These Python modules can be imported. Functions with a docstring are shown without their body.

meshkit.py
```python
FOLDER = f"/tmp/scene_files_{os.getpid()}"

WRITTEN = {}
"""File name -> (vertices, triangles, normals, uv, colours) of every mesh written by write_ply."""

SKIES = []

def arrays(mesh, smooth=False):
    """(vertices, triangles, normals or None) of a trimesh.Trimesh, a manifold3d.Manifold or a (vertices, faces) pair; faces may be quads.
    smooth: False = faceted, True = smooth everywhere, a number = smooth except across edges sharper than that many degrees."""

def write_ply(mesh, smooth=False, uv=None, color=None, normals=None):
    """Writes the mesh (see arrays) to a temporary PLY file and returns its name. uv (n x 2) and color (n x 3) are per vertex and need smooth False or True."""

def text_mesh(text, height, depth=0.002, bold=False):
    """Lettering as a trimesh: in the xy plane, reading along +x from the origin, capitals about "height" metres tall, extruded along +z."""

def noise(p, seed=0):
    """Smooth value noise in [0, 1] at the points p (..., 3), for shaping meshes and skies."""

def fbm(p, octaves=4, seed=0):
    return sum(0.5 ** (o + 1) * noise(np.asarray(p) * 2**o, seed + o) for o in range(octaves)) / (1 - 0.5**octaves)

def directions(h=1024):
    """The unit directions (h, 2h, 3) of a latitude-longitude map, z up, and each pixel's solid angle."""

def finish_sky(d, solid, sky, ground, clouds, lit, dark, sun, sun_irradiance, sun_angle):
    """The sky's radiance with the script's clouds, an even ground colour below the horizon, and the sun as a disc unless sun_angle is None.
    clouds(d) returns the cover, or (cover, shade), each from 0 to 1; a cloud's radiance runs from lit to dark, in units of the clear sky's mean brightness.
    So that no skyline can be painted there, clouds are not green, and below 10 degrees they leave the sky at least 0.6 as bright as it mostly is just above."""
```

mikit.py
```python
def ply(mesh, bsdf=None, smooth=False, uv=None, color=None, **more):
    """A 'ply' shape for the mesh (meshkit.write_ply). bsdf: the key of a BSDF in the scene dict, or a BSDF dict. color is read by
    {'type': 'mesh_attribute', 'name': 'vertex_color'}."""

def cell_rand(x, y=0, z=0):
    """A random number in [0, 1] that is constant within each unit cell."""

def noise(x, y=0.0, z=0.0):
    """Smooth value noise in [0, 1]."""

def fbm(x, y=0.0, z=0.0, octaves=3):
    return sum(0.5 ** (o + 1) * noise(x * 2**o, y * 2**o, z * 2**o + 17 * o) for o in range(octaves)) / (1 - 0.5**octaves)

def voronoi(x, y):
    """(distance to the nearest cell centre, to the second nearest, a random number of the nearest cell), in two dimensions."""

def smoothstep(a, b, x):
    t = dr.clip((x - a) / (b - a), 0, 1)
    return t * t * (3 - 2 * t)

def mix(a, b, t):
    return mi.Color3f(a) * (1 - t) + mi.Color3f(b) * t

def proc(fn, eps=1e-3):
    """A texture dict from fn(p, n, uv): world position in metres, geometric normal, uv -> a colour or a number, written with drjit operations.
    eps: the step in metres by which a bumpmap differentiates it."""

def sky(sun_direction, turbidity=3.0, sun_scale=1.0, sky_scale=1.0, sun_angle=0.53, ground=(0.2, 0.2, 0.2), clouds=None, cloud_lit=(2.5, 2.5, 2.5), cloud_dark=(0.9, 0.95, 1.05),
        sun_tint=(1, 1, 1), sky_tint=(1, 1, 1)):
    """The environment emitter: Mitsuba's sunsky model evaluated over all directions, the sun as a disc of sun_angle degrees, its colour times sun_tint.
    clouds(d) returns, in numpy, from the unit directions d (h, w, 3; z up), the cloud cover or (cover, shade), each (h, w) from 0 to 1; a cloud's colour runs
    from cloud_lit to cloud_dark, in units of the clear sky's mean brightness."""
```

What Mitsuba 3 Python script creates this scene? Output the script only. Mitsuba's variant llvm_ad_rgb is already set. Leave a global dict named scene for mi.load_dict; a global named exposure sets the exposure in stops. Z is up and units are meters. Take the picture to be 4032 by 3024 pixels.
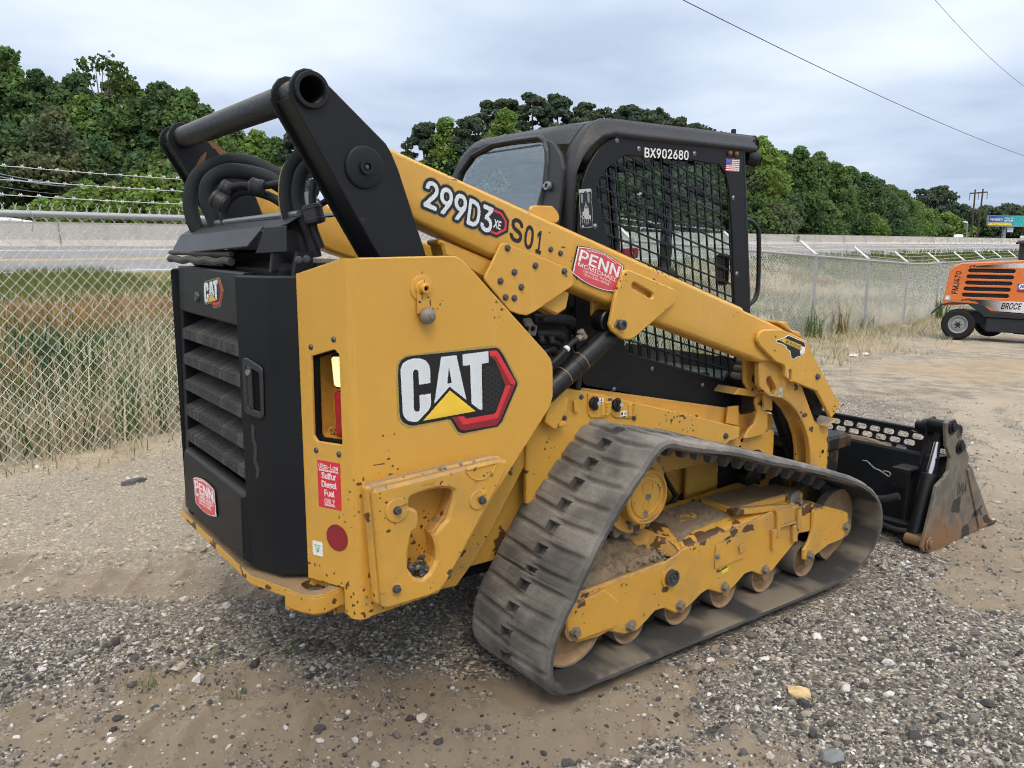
import math, numpy as np, trimesh, shapely, mapbox_earcut, mitsuba as mi, mikit, meshkit, drjit as dr
from shapely.geometry import Polygon, MultiPolygon, Point, LineString, box as sbox
from shapely import affinity, union_all
T = mi.ScalarTransform4f
scene, labels = {}, {}
A3 = np.array
PI = math.pi

# ---------------------------------------------------------------- camera, sky, exposure
CAM = A3([-1.695, -3.15, 1.626]); YAW, PITCH, ROLL = map(math.radians, (53.91, 9.64, 0.13))
FWD = A3([math.cos(YAW)*math.cos(PITCH), math.sin(YAW)*math.cos(PITCH), -math.sin(PITCH)])
_r0 = A3([math.sin(YAW), -math.cos(YAW), 0]); UPV = np.cross(_r0, FWD)*math.cos(ROLL) - _r0*math.sin(ROLL)
scene['camera'] = {'type': 'perspective', 'fov': 63.57, 'fov_axis': 'x', 'near_clip': 0.05, 'far_clip': 3000,
                   'to_world': T().look_at(origin=CAM.tolist(), target=(CAM+FWD).tolist(), up=UPV.tolist())}
HF = A3([math.cos(YAW), math.sin(YAW), 0]); HR = A3([math.sin(YAW), -math.cos(YAW), 0])   # the yard's two horizontal axes: along the fence field and across it
def W(x, d, z=0.0):
    """a place in the yard: x metres across, d metres out from the standing point, z up"""
    return CAM*A3([1, 1, 0]) + HR*x + HF*d + A3([0, 0, z])

def sky_clouds(d):
    q = d/np.maximum(d[..., 2:3] + 0.10, 0.06)
    q = np.stack([q[..., 0], q[..., 1]*1.0, q[..., 0]*0], -1)
    n = meshkit.fbm(q*1.15 + 31.7, 5, 3); m = meshkit.fbm(q*0.38 + 7.3, 3, 9); k = meshkit.fbm(q*3.1 + 2.2, 4, 5)
    c = np.clip((n*0.6 + m*0.45 + k*0.12 - 0.50)*2.0, -.5, .5)
    el = np.clip(d[..., 2], 0, 1)                     # an overcast sky is about three times as bright overhead as near the horizon
    return np.ones(c.shape), np.clip(1.0 - .78*el**.85 - .05 + c*(.42 + .15*el), 0, 1)
scene['sky'] = mikit.sky([-0.25, -0.55, 0.80], turbidity=4, sun_scale=0.28, sun_angle=24, clouds=sky_clouds,
                         cloud_lit=(4.9, 5.05, 5.2), cloud_dark=(1.22, 1.50, 1.95), ground=(0.22, 0.2, 0.17))
exposure = 1.92

# ---------------------------------------------------------------- materials
def pr(color, rough=0.5, metal=0.0, spec=0.5, coat=0.0, **k):
    c = color if isinstance(color, dict) else {'type': 'rgb', 'value': list(color)}
    r = rough if isinstance(rough, dict) else float(rough)
    d = {'type': 'principled', 'base_color': c, 'roughness': r, 'metallic': metal, 'specular': spec, **k}
    if coat: d.update(clearcoat=coat, clearcoat_gloss=0.9)
    return {'type': 'twosided', 'bsdf': d}
def mat(name, d): scene[name] = d
S, N_, FB, MX = mikit.smoothstep, mikit.noise, mikit.fbm, mikit.mix

def yellow_fn(p, n, uv):
    big = FB(p.x*2.1, p.y*2.1, p.z*2.1 + 5)
    c = MX((0.585, 0.316, 0.048), (0.635, 0.350, 0.062), big)
    c = MX(c, (0.50, 0.33, 0.12), 0.22*S(0.5, 0.75, FB(p.x*1.7 + 3, p.y*1.7, p.z*0.9, 4)))
    sc2 = N_(p.x*14 + p.z*50, p.y*14, p.z*170 - p.x*45)
    c = MX(c, (0.40, 0.27, 0.11), 0.7*S(0.93, 0.965, sc2)*S(0.5, 0.62, FB(p.x*4, p.y*4, p.z*4 + 2, 2)))
    streak = FB(p.x*34 + p.y*30, p.y*7, p.z*3.0, 2)
    c = MX(c, (0.63, 0.40, 0.14), 0.20*S(0.60, 0.85, streak))
    specks = N_(p.x*105, p.y*105, p.z*75)*S(0.45, 0.80, FB(p.x*6, p.y*6, p.z*6 + 9, 2) + 0.26*S(1.0, 0.4, p.z))
    return MX(c, (0.05, 0.028, 0.016), 0.9*S(0.70, 0.76, specks))
mat('m_yellow', pr(mikit.proc(yellow_fn), 0.36, spec=0.45, coat=0.25))
def worn_fn(p, n, uv):
    big = FB(p.x*3, p.y*3, p.z*3)
    c = MX((0.56, 0.298, 0.047), (0.615, 0.340, 0.062), big)
    dirt = FB(p.x*7, p.y*7 + 3, p.z*5, 3)
    c = MX(c, (0.29, 0.19, 0.10), 0.42*S(0.45, 0.78, dirt))
    chip = N_(p.x*85, p.y*85, p.z*40)*0.58 + N_(p.x*190, p.y*190, p.z*120)*0.42 + 0.30*(FB(p.x*3.3, p.y*3.3, p.z*3.3 + 4, 2) - 0.5)
    c = MX(c, (0.062, 0.032, 0.019), 0.95*S(0.845, 0.865, chip))
    big2 = FB(p.x*13, p.y*13, p.z*13, 4) + 0.13*S(0.30, 0.42, p.z)*S(0.60, 0.44, p.z)
    c = MX(c, (0.075, 0.040, 0.024), 0.95*S(0.735, 0.755, big2))
    scr = N_(p.x*9 + p.z*40, p.y*9, p.z*150 - p.x*60)
    c = MX(c, (0.09, 0.05, 0.03), 0.8*S(0.93, 0.97, scr)*S(0.4, 0.6, dirt))
    dust = S(0.55, 0.9, n.z + 0.35*(FB(p.x*16, p.y*16, p.z*16, 3) - 0.5))
    return MX(c, (0.225, 0.165, 0.105), 0.93*dust)
mat('m_yellow_worn', pr(mikit.proc(worn_fn), 0.48, spec=0.4))
def black_fn(p, n, uv):
    b = FB(p.x*4, p.y*4, p.z*4, 3)
    c = MX((0.0055, 0.0064, 0.0085), (0.011, 0.0125, 0.015), b)
    sc = N_(p.x*22 + p.y*60, p.y*40 + p.z*9, p.z*70)
    c = MX(c, (0.05, 0.05, 0.05), 0.6*S(0.90, 0.97, sc)*S(0.45, 0.7, FB(p.x*3 + 8, p.y*3, p.z*3, 2)))
    return MX(c, (0.09, 0.083, 0.07), 0.3*S(0.6, 1.0, n.z))
mat('m_black', pr(mikit.proc(black_fn), 0.45, spec=0.32))
def plastic_fn(p, n, uv):
    b = FB(p.x*5 + 3, p.y*5, p.z*5, 3)
    return MX((0.020, 0.021, 0.024), (0.034, 0.035, 0.038), b)
mat('m_plastic', pr(mikit.proc(plastic_fn), 0.5, spec=0.5))
def mesh_fn(p, n, uv):
    g = S(0.3, 0.5, N_(p.y*330, p.z*330, p.x*330))
    st = S(0.52, 0.8, FB(p.y*42, p.z*2.2, 1.0, 2))
    return MX((0.010, 0.010, 0.011), (0.045, 0.043, 0.041), g) + mi.Color3f(0.035, 0.029, 0.022)*st
mat('m_mesh', pr(mikit.proc(mesh_fn), 0.75, spec=0.3))
def rubber_fn(p, n, uv):
    b = FB(p.x*9, p.y*9, p.z*9, 4); f = N_(p.x*160, p.y*160, p.z*160)
    c = MX((0.105, 0.101, 0.094), (0.235, 0.222, 0.200), S(0.25, 0.75, b))
    c = MX(c, (0.27, 0.235, 0.190), 0.5*S(0.55, 0.85, FB(p.x*3 + 4, p.y*3, p.z*3, 3)))
    c = c*(0.86 + 0.28*f)
    return MX(c, (0.050, 0.049, 0.049), 0.7*S(-0.55, -0.95, n.y))
mat('m_rubber_flat', pr(mikit.proc(rubber_fn), 0.85, spec=0.25))
def rubberin_fn(p, n, uv):
    b = FB(p.x*7, p.y*3, p.z*7, 4)
    return MX((0.042, 0.041, 0.041), (0.20, 0.168, 0.128), 0.85*S(0.50, 0.72, b + 0.10*S(-0.86, -1.0, p.y)))
mat('m_rubberin', pr(mikit.proc(rubberin_fn), 0.8, spec=0.25))
mat('m_rubber', {'type': 'bumpmap', 'scale': 0.0025, 'arbitrary': mikit.proc(lambda p, n, uv: FB(p.x*55, p.y*55, p.z*55, 3), eps=2e-3), 'bsdf': pr(mikit.proc(rubber_fn), 0.85, spec=0.25)})
def dusty_fn(p, n, uv): return MX((0.010, 0.011, 0.012), (0.135, 0.118, 0.095), S(0.1, 1.0, n.z + 0.25*(FB(p.x*12, p.y*5, p.z*12, 3) - 0.5)))
mat('m_dusty', pr(mikit.proc(dusty_fn), 0.5, spec=0.4))
def coupler_fn(p, n, uv):
    f = FB(p.x*14, p.y*14, p.z*9, 3)
    return MX((0.016, 0.015, 0.014), (0.105, 0.060, 0.032), S(0.48, 0.72, f))
mat('m_coupler', pr(mikit.proc(coupler_fn), 0.6, spec=0.3))
mat('m_hose', pr((0.017, 0.018, 0.020), 0.55, spec=0.4))
mat('m_sleeve', pr((0.020, 0.022, 0.025), 0.72, spec=0.3))
mat('m_blackpaint', pr((0.006, 0.0065, 0.0075), 0.4, spec=0.5))
mat('m_seal', pr((0.075, 0.072, 0.066), 0.75, spec=0.3))
mat('m_dark', pr((0.008, 0.008, 0.009), 0.9, spec=0.1))
mat('m_zinc', pr((0.30, 0.31, 0.33), 0.42, metal=0.75))
mat('m_boltdark', pr((0.10, 0.105, 0.115), 0.42, metal=0.6))
mat('m_boltdirty', pr((0.24, 0.21, 0.17), 0.6, metal=0.35))
mat('m_chrome', {'type': 'roughconductor', 'material': 'Cr', 'alpha': 0.06})
def steel_fn(p, n, uv):
    a = FB(p.x*5, p.y*5, p.z*4, 4); f = FB(p.x*28, p.y*28, p.z*14, 3)
    c = MX((0.125, 0.118, 0.108), (0.205, 0.175, 0.135), S(0.3, 0.7, f))
    c = MX(c, (0.255, 0.135, 0.058), 0.85*S(0.40, 0.66, a + 0.55*(0.22 - p.z)))
    return MX(c, (0.030, 0.029, 0.028), 0.9*S(0.60, 0.64, FB(p.x*7 + 5, p.y*7, p.z*9, 3) + 0.5*(0.10 - p.z)))
mat('m_wornsteel', pr(mikit.proc(steel_fn), 0.5, metal=0.25))
def roller_fn(p, n, uv):
    f = FB(p.x*30, p.y*30, p.z*30, 3)
    return MX(MX((0.22, 0.135, 0.07), (0.36, 0.24, 0.13), f), (0.10, 0.085, 0.07), 0.5*S(0.5, 0.8, FB(p.x*8, p.y*8, p.z*8, 2)))
mat('m_roller', pr(mikit.proc(roller_fn), 0.62, spec=0.3))
def dirt_fn(p, n, uv):
    f = FB(p.x*40, p.y*40, p.z*40, 3)
    return MX((0.16, 0.122, 0.085), (0.29, 0.225, 0.155), f)
mat('m_dirt', {'type': 'bumpmap', 'scale': 0.010, 'arbitrary': mikit.proc(lambda p, n, uv: FB(p.x*70, p.y*70, p.z*70, 3), eps=2e-3), 'bsdf': pr(mikit.proc(dirt_fn), 0.95, spec=0.1)})
mat('m_white', pr((0.78, 0.79, 0.79), 0.35, coat=0.3))
mat('m_silver', pr((0.66, 0.71, 0.74), 0.33, coat=0.3))
mat('m_red', pr((0.63, 0.035, 0.05), 0.35, coat=0.3))
mat('m_redlight', pr((0.60, 0.075, 0.09), 0.4, coat=0.3))
mat('m_reddark', pr((0.26, 0.018, 0.025), 0.35, coat=0.3))
mat('m_ink', pr((0.010, 0.010, 0.012), 0.35, coat=0.2))
mat('m_inkgrey', pr((0.035, 0.035, 0.038), 0.4))
mat('m_gold', pr(mikit.proc(lambda p, n, uv: MX((0.33, 0.235, 0.045), (0.86, 0.58, 0.05), S(0.985, 1.075, p.z))), 0.35, coat=0.2))
mat('m_golddoor', pr((0.62, 0.42, 0.06), 0.35, coat=0.2))
mat('m_goldedge', pr((0.36, 0.27, 0.08), 0.35, coat=0.2))
mat('m_labelgrey', pr((0.45, 0.46, 0.46), 0.4))
mat('m_labelgreen', pr((0.10, 0.38, 0.10), 0.4))
mat('m_labelyellow', pr((0.62, 0.62, 0.05), 0.4))
mat('m_flagblue', pr((0.06, 0.08, 0.34), 0.4))
mat('m_flagred', pr((0.55, 0.10, 0.13), 0.4))
mat('m_rust', pr((0.20, 0.10, 0.05), 0.7, metal=0.2))
mat('m_lens', pr((0.42, 0.012, 0.014), 0.18, coat=0.6))
mat('m_lamp', {'type': 'diffuse', 'reflectance': {'type': 'rgb', 'value': [0.8, 0.75, 0.4]}})
mat('m_glass', {'type': 'thindielectric', 'int_ior': 1.3, 'specular_transmittance': {'type': 'rgb', 'value': [0.70, 0.80, 0.75]}})
mat('m_glassrear', {'type': 'thindielectric', 'int_ior': 2.1, 'specular_transmittance': {'type': 'rgb', 'value': [0.55, 0.66, 0.62]}, 'specular_reflectance': {'type': 'rgb', 'value': [0.85, 0.95, 0.98]}})
mat('m_vc', pr({'type': 'mesh_attribute', 'name': 'vertex_color'}, 0.85, spec=0.2))
mat('m_leaf', {'type': 'principledthin', 'base_color': {'type': 'mesh_attribute', 'name': 'vertex_color'}, 'roughness': 0.6, 'spec_trans': 0.0, 'diff_trans': 0.7})

# the same value noise for numpy, so that meshes and materials agree on where things lie
def np_cell(x, y, z):
    x, y, z = ((np.floor(v).astype(np.int64) + 1000000).astype(np.uint32) for v in (x, y, z))
    h = x*np.uint32(374761393) + y*np.uint32(668265263) + z*np.uint32(2147483647); h = (h ^ (h >> np.uint32(13)))*np.uint32(1274126177)
    return ((h ^ (h >> np.uint32(16))) & np.uint32(0xFFFFFF)).astype(float)/16777215.0
def np_noise(x, y, z):
    x, y, z = np.broadcast_arrays(np.asarray(x, float), np.asarray(y, float), np.asarray(z, float)); i = [np.floor(v) for v in (x, y, z)]; t = [(v - a)**2*(3 - 2*(v - a)) for v, a in zip((x, y, z), i)]
    e = lambda b, c: np_cell(i[0], i[1] + b, i[2] + c)*(1 - t[0]) + np_cell(i[0] + 1, i[1] + b, i[2] + c)*t[0]
    return (e(0, 0)*(1 - t[1]) + e(1, 0)*t[1])*(1 - t[2]) + (e(0, 1)*(1 - t[1]) + e(1, 1)*t[1])*t[2]
def np_fbm(x, y, z, o): return sum(.5**(k + 1)*np_noise(np.asarray(x)*2**k, np.asarray(y)*2**k, np.asarray(z)*2**k + 17*k) for k in range(o))/(1 - .5**o)
# ---------------------------------------------------------------- meshes: (vertices, faces)
def cat(*ms):
    ms = [m for m in (ms[0] if len(ms) == 1 and isinstance(ms[0], list) else ms) if m is not None and len(m[0])]
    v, f, k = [], [], 0
    for a, b in ms:
        v.append(a); f.append(b + k); k += len(a)
    return np.vstack(v), np.vstack(f)
def orient(m):
    v, f = m; t = v[f]
    if np.einsum('ij,ij->i', t[:, 0], np.cross(t[:, 1], t[:, 2])).sum() < 0: f = f[:, ::-1]
    return v, f
def add(key, mesh, m, smooth=35, **k):
    n, base = 0, key
    while key in scene:
        n += 1; key = f'{base}_{n:03d}'
    scene[key] = mikit.ply(mesh, m, smooth=smooth, **k)
    return key
def thing(name, label, category, group=None, kind=None):
    n, key = 0, name
    while key in labels:
        n += 1; key = f'{name}_{n:03d}'
    labels[key] = {'label': label, 'category': category}
    if group: labels[key]['group'] = group
    if kind: labels[key] = {'label': label, 'kind': kind}
    return key
def ring(c, d):
    """the closed ring moved by d towards its left side, mitred"""
    a, b = np.roll(c, 1, 0), np.roll(c, -1, 0)
    def nrm(e): return np.stack([-e[:, 1], e[:, 0]], 1)/np.maximum(np.linalg.norm(e, axis=1, keepdims=True), 1e-12)
    n1, n2 = nrm(c - a), nrm(b - c)
    m = n1 + n2; q = np.maximum((m*n1).sum(1, keepdims=True), 0.35)
    return c + d*m/q
AX = {'y': lambda q: np.stack([q[:, 0], q[:, 2], q[:, 1]], 1), 'x': lambda q: np.stack([q[:, 2], q[:, 0], q[:, 1]], 1), 'z': lambda q: q}
def plate(poly, a, b, ax='y', bev=0.003, frame=None):
    """the polygon in its own two axes, thick from a to b along the third, its rims chamfered"""
    if isinstance(poly, (list, tuple, np.ndarray)): poly = Polygon(poly)
    if not poly.is_valid: poly = poly.buffer(0)
    if isinstance(poly, MultiPolygon): return cat([plate(g, a, b, ax, bev, frame) for g in poly.geoms if g.area > 1e-7])
    a, b = min(a, b), max(a, b)
    bev = min(bev, (b - a)*0.45)
    poly = shapely.geometry.polygon.orient(poly.simplify(2e-4), 1.0)
    rings = [np.asarray(r.coords)[:-1] for r in [poly.exterior, *poly.interiors]]
    V, F, k = [], [], 0
    lev = [(a, bev), (a + bev, 0), (b - bev, 0), (b, bev)] if bev > 0 else [(a, 0), (b, 0)]
    caps = [[], []]; ends = []
    for r in rings:
        n = len(r); st = []
        for w, d in lev:
            rr = ring(r, d) if d else r
            st.append(k); V.append(np.column_stack([rr, np.full(n, w)])); k += n
        i = np.arange(n); j = (i + 1) % n
        for p, q in zip(st[:-1], st[1:]):
            F += [np.stack([p + i, p + j, q + j], 1), np.stack([p + i, q + j, q + i], 1)]
        caps[0].append((st[0], n)); caps[1].append((st[-1], n))
    V = np.vstack(V)
    for c, flip in ((caps[0], True), (caps[1], False)):
        ids = np.concatenate([np.arange(s, s + n) for s, n in c])
        tri = mapbox_earcut.triangulate_float64(np.ascontiguousarray(V[ids, :2]), np.cumsum([n for _, n in c]).astype(np.uint32)).reshape(-1, 3)
        t = ids[tri.astype(int)]; F.append(t[:, ::-1] if flip else t)
    F = np.vstack(F)
    Q = AX[ax](V) if frame is None else frame[0] + V[:, :1]*frame[1] + V[:, 1:2]*frame[2] + V[:, 2:]*frame[3]
    return orient((Q, F))
def bx(x0, x1, y0, y1, z0, z1, bev=0.004): return plate(sbox(x0, y0, x1, y1), z0, z1, 'z', bev)
def rp(p, r, q=5):
    p = Polygon(p) if not isinstance(p, Polygon) else p
    return p.buffer(0).buffer(-r, join_style=2).buffer(r, quad_segs=q).simplify(3e-4)
def rc(p, r):
    """convex and concave corners rounded"""
    p = rp(p, r); return p.buffer(r, join_style=2).buffer(-r, quad_segs=5).simplify(3e-4)
def basis(d):
    d = A3(d, float); d /= np.linalg.norm(d)
    u = np.cross(d, [0, 0, 1.0] if abs(d[2]) < 0.9 else [1.0, 0, 0]); u /= np.linalg.norm(u)
    return u, np.cross(d, u), d
def lathe(prof, o, d, n=24, phase=0.0, closed=False):
    """profile of (distance along d, radius) pairs turned about the axis through o"""
    u, v, w = basis(d); a = np.arange(n)*2*PI/n + phase
    c = np.cos(a)[:, None]*u + np.sin(a)[:, None]*v
    V = np.vstack([A3(o) + w*t + c*max(r, 1e-5) for t, r in prof]); F = []
    i = np.arange(n); j = (i + 1) % n
    K = len(prof)
    for p in range(K if closed else K - 1):
        a0, b0 = p*n, ((p + 1) % K)*n
        F += [np.stack([a0 + i, a0 + j, b0 + j], 1), np.stack([a0 + i, b0 + j, b0 + i], 1)]
    return orient((V, np.vstack(F)))
def cyl(p0, p1, r, n=20, bev=0.002, r1=None):
    p0, p1 = A3(p0, float), A3(p1, float); L = np.linalg.norm(p1 - p0); r1 = r if r1 is None else r1
    b = min(bev, r*0.4, L*0.4)
    return lathe([(0, 0), (0, r - b), (b, r), (L - b, r1), (L, r1 - b), (L, 0)], p0, p1 - p0, n)
def pipe(p0, p1, r, ri, n=28):
    p0, p1 = A3(p0, float), A3(p1, float); L = np.linalg.norm(p1 - p0)
    return lathe([(0, ri), (0, r - .002), (.002, r), (L - .002, r), (L, r - .002), (L, ri)], p0, p1 - p0, n, closed=True)
def curve(pts, n=8):
    p = A3(pts, float); p = np.vstack([2*p[0] - p[1], p, 2*p[-1] - p[-2]]); out = []
    for i in range(1, len(p) - 2):
        t = np.linspace(0, 1, n, endpoint=False)[:, None]
        out.append(0.5*(2*p[i] + (p[i+1] - p[i-1])*t + (2*p[i-1] - 5*p[i] + 4*p[i+1] - p[i+2])*t**2 + (3*p[i] - p[i-1] - 3*p[i+1] + p[i+2])*t**3))
    return np.vstack(out + [p[-2:-1]])
def tube(pts, r, n=10, smooth=8, caps=True):
    p = curve(pts, smooth) if smooth else A3(pts, float)
    t = np.gradient(p, axis=0); t /= np.linalg.norm(t, axis=1, keepdims=True) + 1e-12
    u = basis(t[0])[0]; V = []; a = np.arange(n)*2*PI/n
    rr = np.broadcast_to(r, (len(p),))
    for k in range(len(p)):
        u = u - t[k]*(u @ t[k]); u /= np.linalg.norm(u); v = np.cross(t[k], u)
        V.append(p[k] + rr[k]*(np.cos(a)[:, None]*u + np.sin(a)[:, None]*v))
    F = []; i = np.arange(n); j = (i + 1) % n
    for k in range(len(p) - 1):
        F += [np.stack([k*n + i, k*n + j, (k+1)*n + j], 1), np.stack([k*n + i, (k+1)*n + j, (k+1)*n + i], 1)]
    V = np.vstack(V)
    if caps:
        V = np.vstack([V, p[:1], p[-1:]]); m = len(V) - 2; L = (len(p) - 1)*n
        F += [np.stack([j, i, np.full(n, m)], 1), np.stack([L + i, L + j, np.full(n, m + 1)], 1)]
    return orient((V, np.vstack(F)))
def bolt(p, d=(0, -1, 0), r=0.010, wash=1.45, h=None):
    h = h or r*0.95; p = A3(p, float); w = basis(d)[2]
    return cat(lathe([(0, 0), (0, r*wash), (r*0.22, r*wash), (r*0.3, r*wash*0.9), (r*0.3, 0)], p, d, 14),
               lathe([(r*0.25, 0), (r*0.25, r), (h*0.85, r), (h, r*0.84), (h, 0)], p, d, 6))
def screw(p, d=(0, -1, 0), r=0.008):
    return lathe([(0, 0), (0, r*1.25), (r*.2, r*1.25), (r*.25, r), (r*.65, r*.7), (r*.75, r*.45), (r*.3, r*.35), (r*.3, 0)], p, d, 14)
def frame_y(y, o=(0, 0), e=(1, 0)):
    """a frame on the plane y for decals seen from -y: u runs from o to e in (x, z)"""
    u = A3([e[0] - o[0], 0, e[1] - o[1]], float); L = np.linalg.norm(u); u /= L
    return (A3([o[0], y, o[1]], float), u, A3([-u[2], 0, u[0]]), A3([0, -1.0, 0])), L
def frame_x(x, o=(0, 0), e=(1, 0)):
    """the same on the plane x seen from -x; o and e are (y, z)"""
    u = A3([0, e[0] - o[0], e[1] - o[1]], float); L = np.linalg.norm(u); u /= L
    w = A3([-1.0, 0, 0]); return (A3([x, o[0], o[1]], float), u, np.cross(w, u), w), L
def text(s, fr, width, h, w0=0.0, d=0.0006, bold=False, off=(0, 0), slant=0.0):
    """lettering on a frame: its lower left at off, fitted to the width, capitals h tall"""
    m = meshkit.text_mesh(s, h, d, bold); v = np.array(m.vertices)
    lo, hi = v[:, 0].min(), v[:, 0].max()
    v[:, 0] = (v[:, 0] - lo)*(width/(hi - lo)) + off[0] + slant*v[:, 1]; v[:, 1] += off[1]; v[:, 2] += w0
    o, U, V_, N = fr
    return orient((o + v[:, :1]*U + v[:, 1:2]*V_ + v[:, 2:]*N, np.array(m.faces)))
def mirror(m): return m[0]*A3([1, -1, 1]), m[1][:, ::-1]
rng = np.random.default_rng(11)

# ================================================================ the compact track loader
L = thing('compact_track_loader', 'large yellow and black compact track loader with rubber tracks standing on the gravel, bucket forward', 'track loader') + '__'
def xz(p): return [(a, c) for a, b, c in p]
def uz(p): return [(-b, c) for a, b, c in p]
# --- inner hull, seen through gaps only
add(L+'hull', cat(bx(-.40, 1.80, -.50, .50, .30, .75, .01), bx(-.70, .10, -.54, .54, .52, 1.42, .01), bx(.05, 1.50, -.44, .44, .74, 1.0, .01)), 'm_blackpaint')
# --- bumper plate under the door with a tie-down eye at each side
bump = Polygon([(-.838, .43), (-.838, -.45), (-.755, -.690), (-.728, -.732), (-.690, -.742), (-.634, -.722), (-.590, -.722), (-.50, -.62), (-.50, .62), (-.590, .722), (-.634, .722), (-.690, .742), (-.728, .732), (-.755, .690)])
eye = [(-0.687,-0.65)][0]
bump = bump.difference(Point(eye).buffer(.048, 10)).difference(Point(eye[0], -eye[1]).buffer(.048, 10))
add(L+'bumper', cat(plate(bump, .470, .50, 'z', .0015), plate(bump.intersection(sbox(-.9, -.9, -.52, -.62)).buffer(.0012), .428, .4985, 'z', .010)), 'm_yellow_worn')
# --- leaning rear door
FR = (A3([-.8312, 0, 0]), A3([0, -1.0, 0]), A3([.0223, 0, 1.0]), A3([-1.0, 0, .0223]))
D = L+'rear_door'
def dp(poly, a, b, bev=.003): return plate(poly, a, b, 'z', bev, FR)
door_l = [(-.385, .50), (-.385, 1.535), (-.350, 1.535), (-.335, .50)]
add(D, cat(dp([(-.37, 1.355), (.415, 1.350), (.425, 1.530), (-.37, 1.535)], -.035, .004, .006), dp(door_l, -.10, 0), dp([(-.33, .52), (.41, .52), (.41, 1.53), (-.33, 1.53)], -.17, -.14, 0)), 'm_black')
add(D+'__lower_panel', dp(rp([(-.352, .525), (.412, .530), (.405, .775), (-.342, .79)], .012), -.05, .022, .016), 'm_black', smooth=50)
for k in range(5):
    z0 = 1.287 - .1055*k
    prof = A3([(-.125, z0 + .055), (-.004, z0), (.004, z0 - .004), (.006, z0 - .040), (.0, z0 - .044), (-.06, z0 - .030), (-.062, z0 - .026), (-.006, z0 - .036), (-.010, z0 - .006), (-.125, z0 + .047)])
    poly = Polygon(prof)
    fr = (FR[0] + A3([0, .338, 0]), FR[3], FR[2], A3([0, -1.0, 0]))
    add(D+'__louver', plate(poly, 0, .745, 'z', 0, fr), 'm_mesh', smooth=25)
add(D+'__keyhole', lathe([(0, 0), (0, .020), (.008, .019), (.012, .012), (.008, .006), (.008, 0)], A3([(-0.803,0.102,1.425)][0]), FR[3], 18), 'm_boltdark')
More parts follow.
